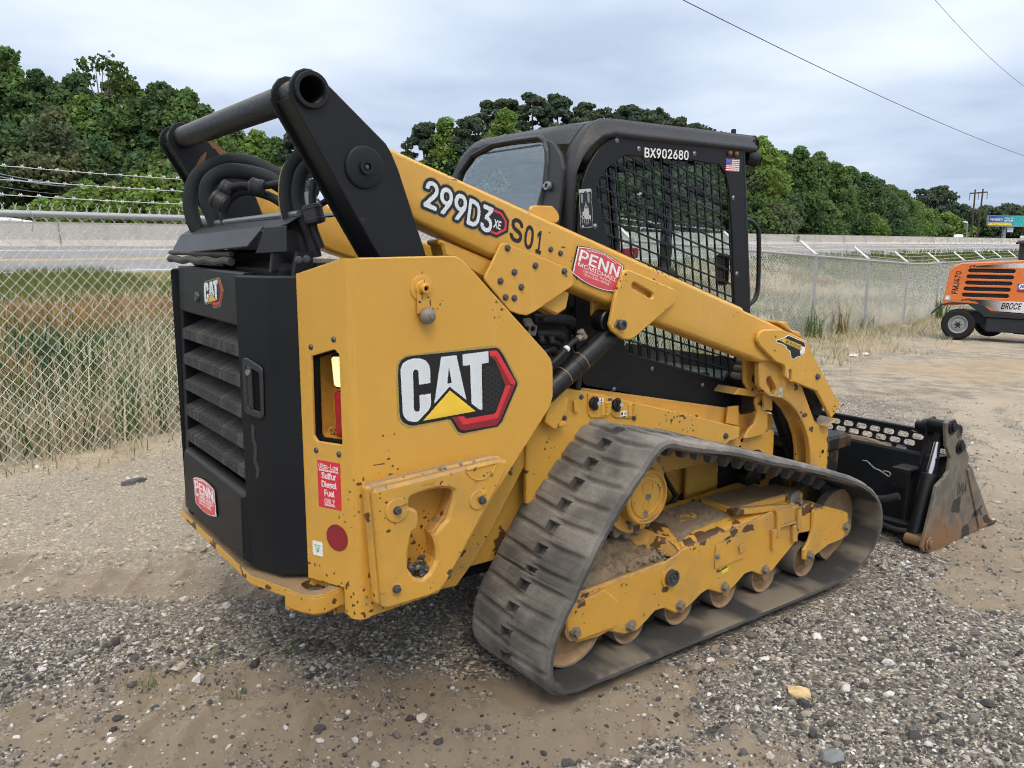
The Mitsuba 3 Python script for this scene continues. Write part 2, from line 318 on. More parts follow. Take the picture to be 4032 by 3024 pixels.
# --- black corner panels beside the door (plan: two facets), right one with the latch
V0, V1, V2 = A3([-.822, -.405]), A3([-.762, -.548]), A3([-.688, -.598])
cor = Polygon([V0, V1, V2, (-.66, -.57), (-.74, -.50), (-.79, -.40)])
cl = add(L+'corner_panel', plate(cor, .515, 1.522, 'z', .006), 'm_black', smooth=40)
add(L+'corner_panel', mirror(plate(cor, .515, 1.522, 'z', .006)), 'm_black', smooth=40)
fu = A3([*(V1 - V0), 0]); fu /= np.linalg.norm(fu); fn = np.cross(fu, [0, 0, 1.0])
FC = (A3([V0[0], V0[1], 0]), fu, A3([0, 0, 1.0]), fn)
lat = rp([(.018, 1.062), (.112, 1.048), (.118, 1.225), (.022, 1.262)], .02)
add(cl+'__latch', cat(plate(lat.difference(rp([(.040, 1.085), (.098, 1.075), (.100, 1.205), (.040, 1.225)], .006)), .001, .009, 'z', .004, FC), plate([(.045, 1.085), (.066, 1.082), (.066, 1.222), (.045, 1.226)], .001, .012, 'z', .004, FC)), 'm_plastic')
add(cl+'__latch_recess', plate([(.040, 1.085), (.098, 1.075), (.100, 1.205), (.040, 1.225)], .0005, .0025, 'z', 0, FC), 'm_dark')
add(cl+'__lock', lathe([(0, 0), (0, .011), (.004, .010), (.004, 0)], FC[0] + fu*.055 + A3([0, 0, 1.205]) + fn*.0125, fn, 14), 'm_zinc')
sc = [(.045, 1.03), (.060, 1.02), (.055, .985), (.068, .95), (.060, .905), (.075, .87), (.062, .84), (.052, .845), (.058, .87), (.046, .90), (.052, .95), (.042, .98)]
add(cl+'__scuff', plate(rp(sc, .003), .0004, .0016, 'z', 0, FC), 'm_inkgrey')
# --- right side panel: flat flank, rounded bend and the angled rear face with the lamp window
flank = Polygon([*[(-0.57,1.582)], *[(-0.255,1.586),(-0.215,1.585),(-0.19,1.574),(-0.165,1.552),(-0.147,1.537),(0.17,1.238),(0.197,1.207),(0.206,1.176)], *[(0.207,1.125),(0.208,1.068),(0.197,1.03)], *[(-0.056,0.737),(-0.264,0.454),(-0.296,0.422)], (-.40, .415), (-.574, .405)])
flank = Polygon([(max(a, -.574), b) for a, b in flank.exterior.coords])
SP = add(L+'side_panel', plate(flank, -.80, -.775, 'y', .004), 'm_yellow')
edge = [(0.208,1.068),(0.197,1.03),(-0.056,0.737),(-0.264,0.454),(-0.296,0.422)] + [(-.40, .415)]
fl = []
for (x0, z0), (x1, z1) in zip(edge[:-1], edge[1:]):
    dx, dz = x1 - x0, z1 - z0; n = math.hypot(dx, dz); nx, nz = dz/n*.006, -dx/n*.006
    fl.append(plate([(x0, z0), (x1, z1), (x1 + nx, z1 + nz), (x0 + nx, z0 + nz)], -.79, -.57, 'y', .001))
add(L+'side_panel__flange', cat(fl), 'm_yellow_worn')
FF = (A3([-.685, -.605, 0]), A3([.4, -.917, 0])/1.0004, A3([0, 0, 1.0]), A3([-.917, -.4, 0])/1.0004)
def fs(p): return [((A3(q) - FF[0]) @ FF[1], q[2]) for q in p]
win = rp(fs([(-0.668,-0.644,1.268),(-0.627,-0.737,1.297),(-0.62,-0.753,1.282),(-0.62,-0.754,0.99),(-0.663,-0.656,0.989),(-0.669,-0.642,1.006)]), .008)
facet = Polygon([(-.01, .505), (.150, .505), (.152, .415), (.187, .405), (.187, 1.581), (-.01, 1.529)]).difference(win)
add(L+'rear_face', plate(facet, -.012, 0, 'z', .002, FF), 'm_yellow')
P0 = FF[0] + FF[1]*.187; P1 = A3([-.574, -.80, 0]); ctr = P0 - FF[3]*.040
arc = [ctr + .040*A3([math.cos(t), math.sin(t), 0]) for t in np.linspace(math.atan2(-.4, -.917), -PI/2, 9)]
arc[-1] = P1
arc = [P0 - FF[1]*.012 + FF[3]*.0006] + [p + (p - ctr)*.015 for p in arc[1:-1]] + [P1 + A3([.012, -.0006, 0])]
bz = [(p + A3([0, 0, z])) for z in (.405, 1.581) for p in arc]; i = np.arange(8)
add(L+'side_panel__bend', (A3(bz), np.vstack([np.stack([i, i + 1, i + 10], 1), np.stack([i, i + 10, i + 9], 1)])), 'm_yellow', smooth=True)
# lamp pocket behind the window: walls, lit lamp, red tail light
wb = win.buffer(.012)
x0, z0, x1, z1 = wb.bounds
add(L+'rear_face__lamp_pocket', cat(plate(wb.buffer(.004).difference(wb), -.11, -.012, 'z', 0, FF), plate(wb, -.115, -.11, 'z', 0, FF)), 'm_yellow')
add(L+'rear_face__window_seal', plate(win.buffer(.006).difference(win.buffer(-.009)), -.034, -.016, 'z', .002, FF), 'm_dark')
lampo = FF[0] + FF[1]*.106 + A3([0, 0, 1.215]) - FF[3]*.075
lamp = thing_lamp = add(L+'work_lamp', plate(rp([(-.035, -.058), (.05, -.062), (.055, .060), (-.045, .055)], .012), -.03, .012, 'z', .01, (lampo, FF[1], FF[2], A3([-.80, -.60, 0]))), 'm_plastic')
scene[L+'work_lamp__lens'] = mikit.ply(plate(rp([(-.026, -.050), (.045, -.053), (.048, .051), (-.036, .047)], .010), .0125, .0155, 'z', 0, (lampo, FF[1], FF[2], A3([-.80, -.60, 0]))), 'm_lamp', emitter={'type': 'area', 'radiance': {'type': 'rgb', 'value': [0.21, 0.20, 0.10]}})
tlo = FF[0] + FF[1]*.110 + A3([0, 0, 1.07]) - FF[3]*.075
add(L+'tail_light', plate(rp([(-.03, -.075), (.05, -.075), (.05, .080), (-.035, .075)], .006), -.03, .02, 'z', .008, (tlo, FF[1], FF[2], A3([-.80, -.60, 0]))), 'm_lens')
for q in [(-0.628,-0.736,1.328),(-0.667,-0.646,1.298),(-0.665,-0.652,0.959),(-0.626,-0.742,0.958)]:
    add(L+'rear_face__screw', screw(q, FF[3], .0075), 'm_boltdark')
# fuel label
lb = fs([(-0.664,-0.653,0.929),(-0.625,-0.743,0.926),(-0.625,-0.742,0.77),(-0.663,-0.654,0.769)])
LW = .098; LX, LZ = .054, .7700; LH = .158
FL = (FF[0] + FF[1]*LX + A3([0, 0, LZ]), FF[1], FF[2], FF[3])
fk = add(L+'fuel_label', plate([(0, 0), (LW, 0), (LW, LH), (0, LH)], .0004, .0016, 'z', 0, FL), 'm_red')
add(fk+'__lettering', cat(text('Ultra-Low', FL, .084, .0185, .0018, bold=False, off=(.007, .131)), plate(sbox(.007, .1265, .091, .1283), .0018, .0024, 'z', 0, FL), plate(sbox(.007, .1235, .091, .125), .0018, .0024, 'z', 0, FL),
    text('Sulfur', FL, .062, .020, .0018, bold=True, off=(.018, .099)), text('Diesel', FL, .064, .020, .0018, bold=True, off=(.017, .070)), text('Fuel', FL, .043, .020, .0018, bold=True, off=(.028, .041)),
    text('ONLY', FL, .045, .0175, .0018, bold=False, off=(.027, .0145)), plate(sbox(.027, .0105, .072, .0122), .0018, .0024, 'z', 0, FL), plate(sbox(.027, .0075, .072, .009), .0018, .0024, 'z', 0, FL)), 'm_white')
cc = fs([(-0.633,-0.723,0.674)])[0]
add(L+'round_reflector', lathe([(.0005, 0), (.0005, .0455), (.002, .0455), (.002, 0)], FF[0] + FF[1]*cc[0] + A3([0, 0, cc[1]]), FF[3], 36), 'm_reddark')
ss = fs([(-0.676,-0.625,0.606)])[0]; FS = (FF[0] + FF[1]*ss[0] + A3([0, 0, ss[1]]), FF[1], FF[2], FF[3])
tk = add(L+'tie_down_label', plate(sbox(0, -.008, .038, .036).buffer(.003), .0004, .0014, 'z', 0, FS), 'm_white')
hook = LineString([(.012, .024), (.012, .012), (.016, .004), (.022, .004), (.026, .012), (.026, .024)]).buffer(.0014)
add(tk+'__symbol', cat(plate(hook, .0015, .002, 'z', 0, FS), plate(LineString([(.004, .026), (.034, .026)]).buffer(.001), .0015, .002, 'z', 0, FS), plate(LineString([(.016, .0), (.022, .012), (.018, .018)]).buffer(.0012), .0015, .002, 'z', 0, FS)), 'm_labelgreen')
# --- counterweight slabs bolted on the flank
front = [(-0.59,0.867),(-0.581,0.873),(-0.119,0.897),(-0.082,0.891),(-0.073,0.881),(-0.077,0.852),(-0.32,0.511),(-0.351,0.479),(-0.393,0.471),(-0.552,0.468),(-0.562,0.479),(-0.584,0.818)]
pocket = rp([(-0.459,0.824),(-0.409,0.834),(-0.361,0.837),(-0.312,0.828),(-0.293,0.817),(-0.297,0.784),(-0.321,0.724),(-0.34,0.711),(-0.374,0.674),(-0.362,0.624),(-0.365,0.591),(-0.391,0.553),(-0.418,0.54),(-0.447,0.549),(-0.471,0.586),(-0.468,0.648),(-0.454,0.705),(-0.433,0.713),(-0.427,0.742),(-0.431,0.773),(-0.446,0.785),(-0.465,0.791)], .012)
frontp = rp(front, .012)
CW = add(L+'counterweight', cat(plate(frontp.difference(pocket), -.905, -.872, 'y', .010), plate(rp(frontp.buffer(.004), .012).difference(pocket.buffer(.012)), -.865, -.825, 'y', .008), plate(frontp.buffer(-.01).difference(pocket.buffer(.02)), -.873, -.80, 'y', 0)), 'm_yellow_worn', smooth=40)
b1 = [(-0.509,0.794),(-0.2,0.771),(-0.514,0.531)]
for (cx_, cz_), r_ in zip(b1, (.041, .036, .020)):
    disc = Point(cx_, cz_).buffer(r_, 14)
    if r_ > .03: disc = disc.difference(LineString([(cx_, cz_), (cx_ + .08, cz_ + .012)]).buffer(.008))
    add(CW+'__boss', plate(disc.intersection(frontp.buffer(-.004)), -.911, -.903, 'y', .003), 'm_yellow_worn', smooth=40)
for x_, z_ in [(-0.511,0.794),(-0.187,0.767),(-0.519,0.534)]:
    add(CW+'__bolt', bolt((x_, -.909, z_), r=.012, wash=1.2, h=.016), 'm_boltdark')
pk = [(-0.444,0.581),(-0.372,0.564),(-0.41,0.544)]
for k in range(26):
    u_, v_ = rng.random(2); g = trimesh.creation.icosphere(subdivisions=1, radius=rng.uniform(.006, .014)); v = np.array(g.vertices)*rng.uniform(.65, 1.25, (len(g.vertices), 1))
    add(CW+'__grit', (v + A3([pk[0][0] + (pk[1][0] - pk[0][0])*(.12 + .76*u_), rng.uniform(-.89, -.825), pk[2][1] + .028*v_ + .05*(u_ - .5)**2]), np.array(g.faces)), 'm_boltdark' if k % 4 else 'm_boltdirty', smooth=False)
FT = frame_y(-.9055, *[(-0.416,0.843),(-0.361,0.845)])[0]
add(CW+'__casting_number', cat(text('345-5147', FT, .050, .0085, 0, .0012, off=(0, .011)), text('CAT -02-', FT, .050, .0085, 0, .0012, off=(0, -.003))), 'm_yellow_worn')
hm = Point(*[(-0.187,0.904)][0]).buffer(.068, 16).intersection(frontp.buffer(-.006))
add(CW+'__moulding', plate(hm.difference(hm.buffer(-.006)), -.909, -.903, 'y', .002), 'm_yellow_worn')
for q in [(-0.322,0.89),(-0.305,0.889),(-0.241,0.893),(-0.189,0.893),(-0.1,0.888),(-0.382,0.877)]:
    g = trimesh.creation.icosphere(subdivisions=1, radius=.008); v = np.array(g.vertices)*rng.uniform(.6, 1.3, (len(g.vertices), 1))
    add(CW+'__grit', (v + A3([q[0], -.86, q[1] - .004]), np.array(g.faces)), 'm_boltdirty', smooth=False)
# --- pin and knob lever on the flank
(kx, kz), (bx_, bz_) = [(-0.347,1.483),(-0.344,1.407)]
LV = add(L+'pin_lever', cat(lathe([(0, .0), (0, .042), (.004, .042), (.006, .038), (.006, 0)], (kx, -.80, kz), (0, -1, 0), 28), plate(union_all([Point(kx, kz).buffer(.026, 10), sbox(kx - .022, bz_ - .005, kx + .024, kz)]), -.815, -.806, 'y', .003), pipe((kx, -.815, kz), (kx, -.835, kz), .016, .009, 20)), 'm_yellow')
add(LV+'__pin', cyl((kx, -.80, kz), (kx, -.818, kz), .009), 'm_dark')
add(LV+'__knob', lathe([(0, 0), (0, .015), (.008, .026), (.018, .0285), (.026, .026), (.034, .016), (.036, .009), (.040, .008), (.041, 0)], (bx_ + .004, -.808, bz_ - .012), (0.1, -1, 0), 22), 'm_boltdirty', smooth=50)
# --- hood over the engine with a rubber seal
def poly3(pts, th):
    """a flat sheet through 3-D corner points, th thick"""
    p = A3(pts, float); n = np.cross(p[1] - p[0], p[2] - p[0]); n /= np.linalg.norm(n)
    u = p[1] - p[0]; u /= np.linalg.norm(u); v = np.cross(n, u)
    return plate([((q - p[0]) @ u, (q - p[0]) @ v) for q in p], -th, 0, 'z', .002, (p[0], u, v, n))
hTL, hTR, hBL, hBR = (-.768, .425, 1.650), (-.728, -.445, 1.677), (-.822, .372, 1.578), (-.752, -.420, 1.592)
hSR, hSB = (-.672, -.50, 1.682), (-.676, -.50, 1.598)
hood = cat(poly3([hBL, hTL, hTR, hBR], .006), poly3([hBR, hTR, hSR, hSB], .006), poly3([hTL, (-.70, .45, 1.69), (-.62, -.50, 1.715), hSR, hTR], .006), poly3([(-.70, .45, 1.69), (-.30, .45, 1.74), (-.30, -.50, 1.74), (-.62, -.50, 1.715)], .006))
HD = add(L+'hood', hood, 'm_plastic', smooth=20)
add(HD+'__front_rail', tube([(-.63, -.50, 1.722), (-.71, .45, 1.697)], .011, 8, 0), 'm_zinc')
sy = np.linspace(.372, -.225, 14)
add(HD+'__seal', cat(tube([(-.828 + .055*(.372 - y)/.6, y, 1.562 + .004*math.sin(i*1.7)) for i, y in enumerate(sy)], .014, 10, 3), tube([(-.826 + .055*(.372 - y)/.6, y, 1.588) for i, y in enumerate(sy)], .009, 8, 3)), 'm_seal')
add(L+'engine_bay', cat(bx(-.70, -.20, -.50, .50, 1.40, 1.56, .02), bx(-.735, -.50, .0, .40, 1.53, 1.60, .01), plate([(-.72, 1.53), (-.60, 1.53), (-.60, 1.67), (-.70, 1.67)], -.46, -.44, 'y', .003), plate([(-.68, 1.50), (-.60, 1.50), (-.60, 1.60), (-.66, 1.60)], -.535, -.51, 'y', .006)), 'm_blackpaint')
for q in ((-.652, -.536, 1.572), (-.625, -.536, 1.574)):
    add(L+'engine_bay__bolt', bolt(q, (-.3, -1, 0), .009), 'm_boltdark')
# --- rear towers (loader link plates) and the cross tube between them
ring_o = Polygon([(-0.747,2.057),(-0.744,2.077),(-0.735,2.097),(-0.72,2.116),(-0.7,2.125),(-0.679,2.125),(-0.658,2.115),(-0.637,2.094),(-0.442,1.932),(-0.423,1.904),(-0.4,1.854),(-0.294,1.558),(-0.455,1.56),(-0.604,1.807),(-0.65,1.885),(-0.738,2.031)]).buffer(.003, quad_segs=3)
rc_x, rc_z = -.683, 2.068
ring_o = ring_o.difference(Point(rc_x, rc_z).buffer(.0385, 12))
def tower(sgn, key):
    f = (lambda m: m) if sgn < 0 else mirror
    t = add(key, f(plate(ring_o, -.757, -.742, 'y', .003)), 'm_black', smooth=30)
    add(t+'__inner_plate', f(plate(ring_o, -.612, -.597, 'y', .003)), 'm_black', smooth=30)
    e0 = A3([(-0.737,2.031)][0]); e1 = A3([(-0.455,1.56)][0]); d = (e1 - e0)/np.linalg.norm(e1 - e0); nn = A3([d[1], -d[0]])
    if nn[0] < 0: nn = -nn
    a, b = e0 + nn*.012 - d*.012, e1 + nn*.012
    add(t+'__web', f(plate([a, b, b + nn*.012, a + nn*.012], -.742, -.612, 'y', .002)), 'm_black')
    px_, pz_ = [(-0.518,1.857)][0]
    add(t+'__pivot_cover', f(cat(lathe([(0, 0), (0, .066), (.008, .064), (.012, .058), (.014, .028), (.014, 0)], (px_, -.757, pz_), (0, -1, 0), 40), lathe([(0, 0), (0, .024), (.012, .023), (.012, .013), (.004, .011), (.004, 0)], (px_, -.770, pz_), (0, -1, 0), 22))), 'm_black', smooth=40)
    add(t+'__pivot_bolt', f(bolt((px_, -.7745, pz_), r=.007, wash=1)), 'm_boltdark')
    add(t+'__rim', f(pipe((rc_x, -.742, rc_z), (rc_x, -.772, rc_z), .053, .0405, 36)), 'm_black', smooth=40)
    return t
TR, TL_ = tower(-1, L+'rear_tower'), tower(1, L+'rear_tower')
add(L+'cross_tube', cat(pipe((rc_x, -.765, rc_z), (rc_x, .765, rc_z), .0445, .0385, 36)), 'm_dusty', smooth=40)
for ti, (y_, pts) in enumerate(((.596, [(-0.588,2.061),(-0.565,2.057),(-0.531,2.033),(-0.503,2.009),(-0.531,1.99),(-0.555,2.023),(-0.572,2.033)] ), (.596, [(-0.6,2.012),(-0.594,2.009),(-0.604,1.98),(-0.626,1.95),(-0.64,1.948),(-0.64,1.96),(-0.621,1.99)]))):
    add(TL_+'__worn_patch', plate(rp(pts, .004), y_, y_ - .0015, 'y', 0), 'm_rust')
# --- hydraulic hoses looping out of the hood
for nm, m_, r_, pts in (
    ('m_sleeve', 'a', .030, [(-0.7,0.33,1.64),(-0.73,0.35,1.7),(-0.74,0.36,1.79),(-0.72,0.35,1.87),(-0.68,0.32,1.92),(-0.6,0.26,1.95),(-0.53,0.21,1.94),(-0.46,0.16,1.9),(-0.39,0.11,1.86),(-0.33,0.06,1.82)]),
    ('m_sleeve', 'b', .030, [(-0.68,0.22,1.65),(-0.69,0.23,1.72),(-0.71,0.24,1.79),(-0.7,0.23,1.86),(-0.65,0.2,1.9),(-0.59,0.15,1.9),(-0.52,0.1,1.88),(-0.46,0.06,1.84),(-0.38,0,1.8)]),
    ('m_hose', 'c', .017, [(-0.67,0.12,1.66),(-0.68,0.13,1.73),(-0.66,0.12,1.79),(-0.62,0.09,1.82),(-0.58,0.06,1.82),(-0.53,0.02,1.8),(-0.49,-0.01,1.77),(-0.46,-0.03,1.75)]),
    ('m_hose', 'd', .014, [(-0.69,0.11,1.81),(-0.65,0.07,1.84),(-0.6,0.04,1.84),(-0.56,0.01,1.84),(-0.51,-0.03,1.85),(-0.47,-0.06,1.85)]),
    ('m_sleeve', 'e', .025, [(-0.59,-0.45,1.58),(-0.61,-0.44,1.65),(-0.63,-0.42,1.7),(-0.64,-0.42,1.78),(-0.63,-0.43,1.86),(-0.6,-0.45,1.91),(-0.57,-0.47,1.93)]),
    ('m_sleeve', 'f', .022, [(-0.58,-0.5,1.58),(-0.59,-0.49,1.65),(-0.61,-0.48,1.71),(-0.62,-0.47,1.78),(-0.61,-0.48,1.85),(-0.58,-0.49,1.89)]),
    ('m_hose', 'g', .0125, [(-0.57,-0.53,1.61),(-0.59,-0.52,1.68),(-0.59,-0.52,1.74),(-0.59,-0.52,1.79),(-0.58,-0.52,1.83)]),
    ('m_hose', 'h', .011, [(-0.56,-0.39,1.73),(-0.53,-0.41,1.75),(-0.5,-0.43,1.77),(-0.48,-0.45,1.78)])):
    add(L+'hydraulic_hose', tube(pts, r_, 12, 7), nm, smooth=60)
for a, b, r_ in ((*[(-0.61,0.02,1.84),(-0.57,-0.01,1.83)], .030), (*[(-0.69,0.12,1.84),(-0.65,0.1,1.82)], .030), (*[(-0.72,0.12,1.8),(-0.68,0.09,1.77)], .034), (*[(-0.6,-0.53,1.75),(-0.59,-0.54,1.69)], .033)):
    u = A3(b) - A3(a); n = np.linalg.norm(u); u /= n
    add(L+'hose_clamp', cat(cyl(a, b, r_, 16, .004), *[cyl(A3(a) + u*n*t, A3(a) + u*(n*t + .006), r_*1.08, 16, .001) for t in (.15, .75)]), 'm_plastic', smooth=40)
hs = A3([(-0.59,-0.45,1.58),(-0.61,-0.44,1.65),(-0.63,-0.42,1.7),(-0.64,-0.42,1.78),(-0.63,-0.43,1.86),(-0.6,-0.45,1.91)])
add(L+'hose_stripe', tube(hs + A3([-.024, .004, .004]), .003, 5, 6), 'm_goldedge')
add(L+'white_bracket', lathe([(0, 0), (0, .03), (.008, .03), (.008, 0)], A3([(-0.49,-0.25,1.78)][0]), (-.5, -.8, .1), 16), 'm_zinc')
# --- lift arms: a box girder each side, cover plates and decals on the right one
armp = Polygon([(-0.568,1.86),(-0.538,1.919),(-0.486,1.943),(-0.448,1.944),(-0.383,1.92),(1.519,1.299),(1.468,1.303),(1.696,1.228),(1.739,1.17),(1.722,1.032),(1.683,1.054),(1.637,1.07),(1.538,1.073),(0.807,1.305),(0.569,1.384),(0.35,1.46),(-0.007,1.576),(-0.323,1.697),(-0.4,1.719)])
armp = rp(armp, .018)
def both(key, m, mm, smooth=35):
    k = add(key, m, mm, smooth); add(key, mirror(m), mm, smooth); return k
AR = both(L+'lift_arm', plate(armp, -.72, -.605, 'y', .016), 'm_yellow', 45)
low = rp([(-0.306,1.675),(-0.001,1.569),(0.368,1.44),(0.353,1.379),(0.305,1.356),(0.258,1.377),(-0.022,1.498),(-0.195,1.584),(-0.204,1.617),(-0.251,1.643)], .01)
add(AR+'__under_girder', plate(low, -.70, -.61, 'y', .008), 'm_yellow', 40)
add(AR+'__top_lug', plate(rp([(0.164,1.766),(0.309,1.767),(0.336,1.744),(0.357,1.702),(0.24,1.712)], .02), -.66, -.64, 'y', .003), 'm_yellow')
cov = rp([(-0.043,1.533),(0.014,1.625),(0.031,1.629),(0.344,1.529),(0.355,1.49),(0.344,1.467),(0.168,1.38),(0.131,1.367),(0.094,1.372),(0.051,1.388),(-0.061,1.503)], .014)
cov = cov.union(Polygon([(0.319,1.521),(0.343,1.527),(0.353,1.491),(0.32,1.485)]))
CV = add(L+'cover_plate', plate(cov, -.739, -.728, 'y', .003), 'm_yellow')
for q in [(0.041,1.611),(0.166,1.547),(0.303,1.524),(0.071,1.525),(0.01,1.495),(0.102,1.471),(0.032,1.437),(0.071,1.433)]:
    add(CV+'__bolt', bolt((q[0], -.7395, q[1]), r=.0098, wash=1.25), 'm_boltdark')
for q in [(0.252,1.605),(0.299,1.591)]:
    add(AR+'__bolt', bolt((q[0], -.7203, q[1]), r=.0085, wash=1.25), 'm_boltdark')
# clevis plate that carries the lift cylinder's rod end
clev = rp([(0.602,1.522),(0.632,1.525),(0.894,1.441),(0.915,1.414),(0.902,1.384),(0.682,1.256),(0.647,1.243),(0.611,1.248),(0.549,1.284),(0.532,1.31),(0.561,1.426)], .014)
slot = LineString([(0.661,1.461),(0.758,1.419)]).buffer(.0125, quad_segs=6)
CL = add(L+'clevis_plate', plate(clev.difference(slot), -.748, -.728, 'y', .005), 'm_yellow', 40)
add(CL, mirror(plate(clev.difference(slot), -.748, -.728, 'y', .005)), 'm_yellow', 40)
both(L+'clevis_web', cat(plate(rp([(0.679,1.399),(0.801,1.354),(0.768,1.232),(0.721,1.229),(0.629,1.275),(0.548,1.339),(0.546,1.397)], .012), -.63, -.61, 'y', .004)), 'm_yellow')
pin = [(0.588,1.309)][0]
add(CL+'__pin', cat(pipe((pin[0], -.748, pin[1]), (pin[0], -.770, pin[1]), .0205, .011, 24), cyl((pin[0], -.60, pin[1]), (pin[0], -.762, pin[1]), .016), plate(rp([(pin[0] - .035, pin[1] - .006), (pin[0], pin[1] - .01), (pin[0], pin[1] + .012), (pin[0] - .02, pin[1] + .022)], .002), -.756, -.7485, 'y', .002)), 'm_boltdark', 40)
# --- lift cylinder
ca, cb = A3([.165, -.675, .985]), A3([.600, -.675, 1.262])
cd = (cb - ca)/np.linalg.norm(cb - ca)
LC = add(L+'lift_cylinder', cat(cyl(ca, cb, .0435, 32, .004), lathe([(0, .0436), (0, .0455), (.004, .0455), (.004, .0436)], ca + cd*.30, cd, 32)), 'm_blackpaint', 50)
for t in (.235, .335): add(LC+'__ring_mark', lathe([(0, .0432), (0, .0438), (.0022, .0438), (.0022, .0432)], ca + cd*(t), cd, 32), 'm_goldedge')
add(LC+'__rod', cyl(cb, cb + cd*.055, .026, 24, .002), 'm_chrome', 60)
add(LC+'__rod_eye', cyl((pin[0] - .012, -.70, pin[1] + .01), (pin[0] - .012, -.63, pin[1] + .01), .045, 24, .006), 'm_blackpaint', 40)
fit = [(0.465,1.255),(0.442,1.287),(0.452,1.268),(0.429,1.254),(0.401,1.241),(0.374,1.22),(0.321,1.18),(0.283,1.159)]
f3 = [A3([a, -.675, b]) for a, b in fit]
add(LC+'__fitting', cat(cyl(f3[0], f3[1], .015, 14), cyl(f3[2] + A3([.004, 0, 0]), f3[3], .014, 6, .001)), 'm_boltdirty', 30)
add(LC+'__hose', tube([f3[3], f3[4], f3[5], f3[6], f3[7]], .0115, 10), 'm_hose', 60)
add(LC+'__hose_marker', cyl(f3[5] + (f3[4] - f3[5])*.25, f3[5] - (f3[4] - f3[5])*.2, .0135, 12), 'm_white')
add(LC, mirror(cyl(ca, cb, .0435, 24, .004)), 'm_blackpaint', 50)
# --- hoses and valve block inside the gap
for p, r_ in (([(0.279,1.334),(0.468,1.318)], .021), ([(0.291,1.277),(0.42,1.26)], .020), ([(0.31,1.243),(0.404,1.23)], .014), ([(0.33,1.197),(0.384,1.206)], .016)):
    a, b = p; add(L+'return_hose', tube([(a[0], -.58, a[1]), ((a[0] + b[0])/2, -.585, (a[1] + b[1])/2 + .004), (b[0], -.58, b[1]), (b[0] + .03, -.55, b[1] - .02)], r_, 12), 'm_hose', 60)
vb = rp([(0.215,1.34),(0.252,1.343),(0.268,1.316),(0.285,1.309),(0.276,1.268),(0.238,1.276),(0.227,1.304)], .008)
for q in [(0.232,1.299),(0.262,1.299)]: vb = vb.difference(Point(q).buffer(.011))
add(L+'valve_bracket', plate(vb, -.605, -.592, 'y', .003), 'm_boltdirty')
for a, b in ([(0.291,1.273),(0.295,1.249)], [(0.343,1.265),(0.347,1.24)], [(0.307,1.346),(0.308,1.328)]):
    add(L+'hose_clip', cyl((a[0], -.615, a[1]), (b[0], -.615, b[1]), .013, 12), 'm_plastic')
add(L+'gas_strut', cat(cyl(*[(a, -.60, b) for a, b in [(0.507,1.127),(0.493,1.026)]], .0165, 16), cyl(*[(a, -.60, b) for a, b in [(0.486,1.03),(0.479,0.989)]], .008, 12)), 'm_blackpaint', 50)
add(L+'gap_plate', plate([(.10, .95), (.54, .95), (.52, 1.55), (.10, 1.55)], -.49, -.48, 'y', .002), 'm_blackpaint')
# --- front end of the arm
fp = rc(Polygon([(1.469,1.199),(1.478,1.222),(1.509,1.235),(1.642,1.228),(1.725,1.203),(1.812,1.172),(1.853,1.157),(1.933,1.059),(2.033,0.954),(2.171,0.808),(2.169,0.788),(2.103,0.738),(1.962,0.896),(1.835,0.938),(1.756,0.965),(1.713,0.978),(1.694,0.997),(1.691,1.035),(1.671,1.056),(1.612,1.075),(1.491,1.157),(1.471,1.181)]), .010)
hole = Polygon([(1.71,1.017),(1.728,1.025),(1.738,1.014),(1.742,0.972),(1.721,0.976),(1.708,0.991)]).buffer(.003)
FPK = add(L+'arm_nose', plate(fp.difference(hole), -.744, -.722, 'y', .005), 'm_yellow', 40)
add(L+'arm_nose', mirror(plate(fp, -.744, -.722, 'y', .005)), 'm_yellow', 40)
add(FPK+'__bolt', bolt((*[(a, -.7445, b) for a, b in [(1.953,0.972)]][0],), r=.013, wash=1.2), 'm_boltdark')
for a, b in [(1.599,1.196),(1.598,1.13)]: add(FPK+'__small_hole', cyl((a, -.7435, b), (a, -.7455, b), .0045, 10, .0005), 'm_dark')
add(FPK+'__top_strap', plate(rp([(1.632,1.267),(1.721,1.257),(1.762,1.218),(1.832,1.2),(1.867,1.162),(1.788,1.186),(1.724,1.22)], .006), -.715, -.62, 'y', .006), 'm_yellow', 40)
goose = rc(Polygon([(1.542,1.059),(1.551,0.962),(1.578,0.932),(1.637,0.898),(1.734,0.877),(1.797,0.848),(1.865,0.795),(1.932,0.718),(1.976,0.643),(2.001,0.564),(2.01,0.486),(2.081,0.434),(2.159,0.437),(2.154,0.618),(2.145,0.711),(2.069,0.695),(2.024,0.726),(1.966,0.813),(1.9,0.915),(1.762,0.984),(1.742,1.07),(1.56,1.099)]), .006)
oval = LineString([(1.625,0.978),(1.666,0.927)]).buffer(.020, quad_segs=8)
GO = both(L+'arm_gooseneck', plate(goose.difference(oval), -.702, -.672, 'y', .004), 'm_yellow_worn', 40)
both(L+'arm_gooseneck', plate(goose.difference(oval), -.618, -.598, 'y', .004), 'm_yellow_worn', 40)
add(GO+'__oval_back', plate(oval.buffer(.004), -.668, -.655, 'y', .003), 'm_yellow_worn')
a, b = [(1.718,0.91)][0]
g = add(GO+'__label', plate(rp([(a - .014, b - .024), (a + .014, b - .024), (a + .014, b + .026), (a - .014, b + .026)], .003), -.7035, -.7022, 'y', 0), 'm_labelgrey')
add(g+'__symbol', plate([(a - .008, b - .012), (a + .004, b - .016), (a + .008, b + .006), (a - .004, b + .002)], -.7042, -.7034, 'y', 0), 'm_labelgreen')
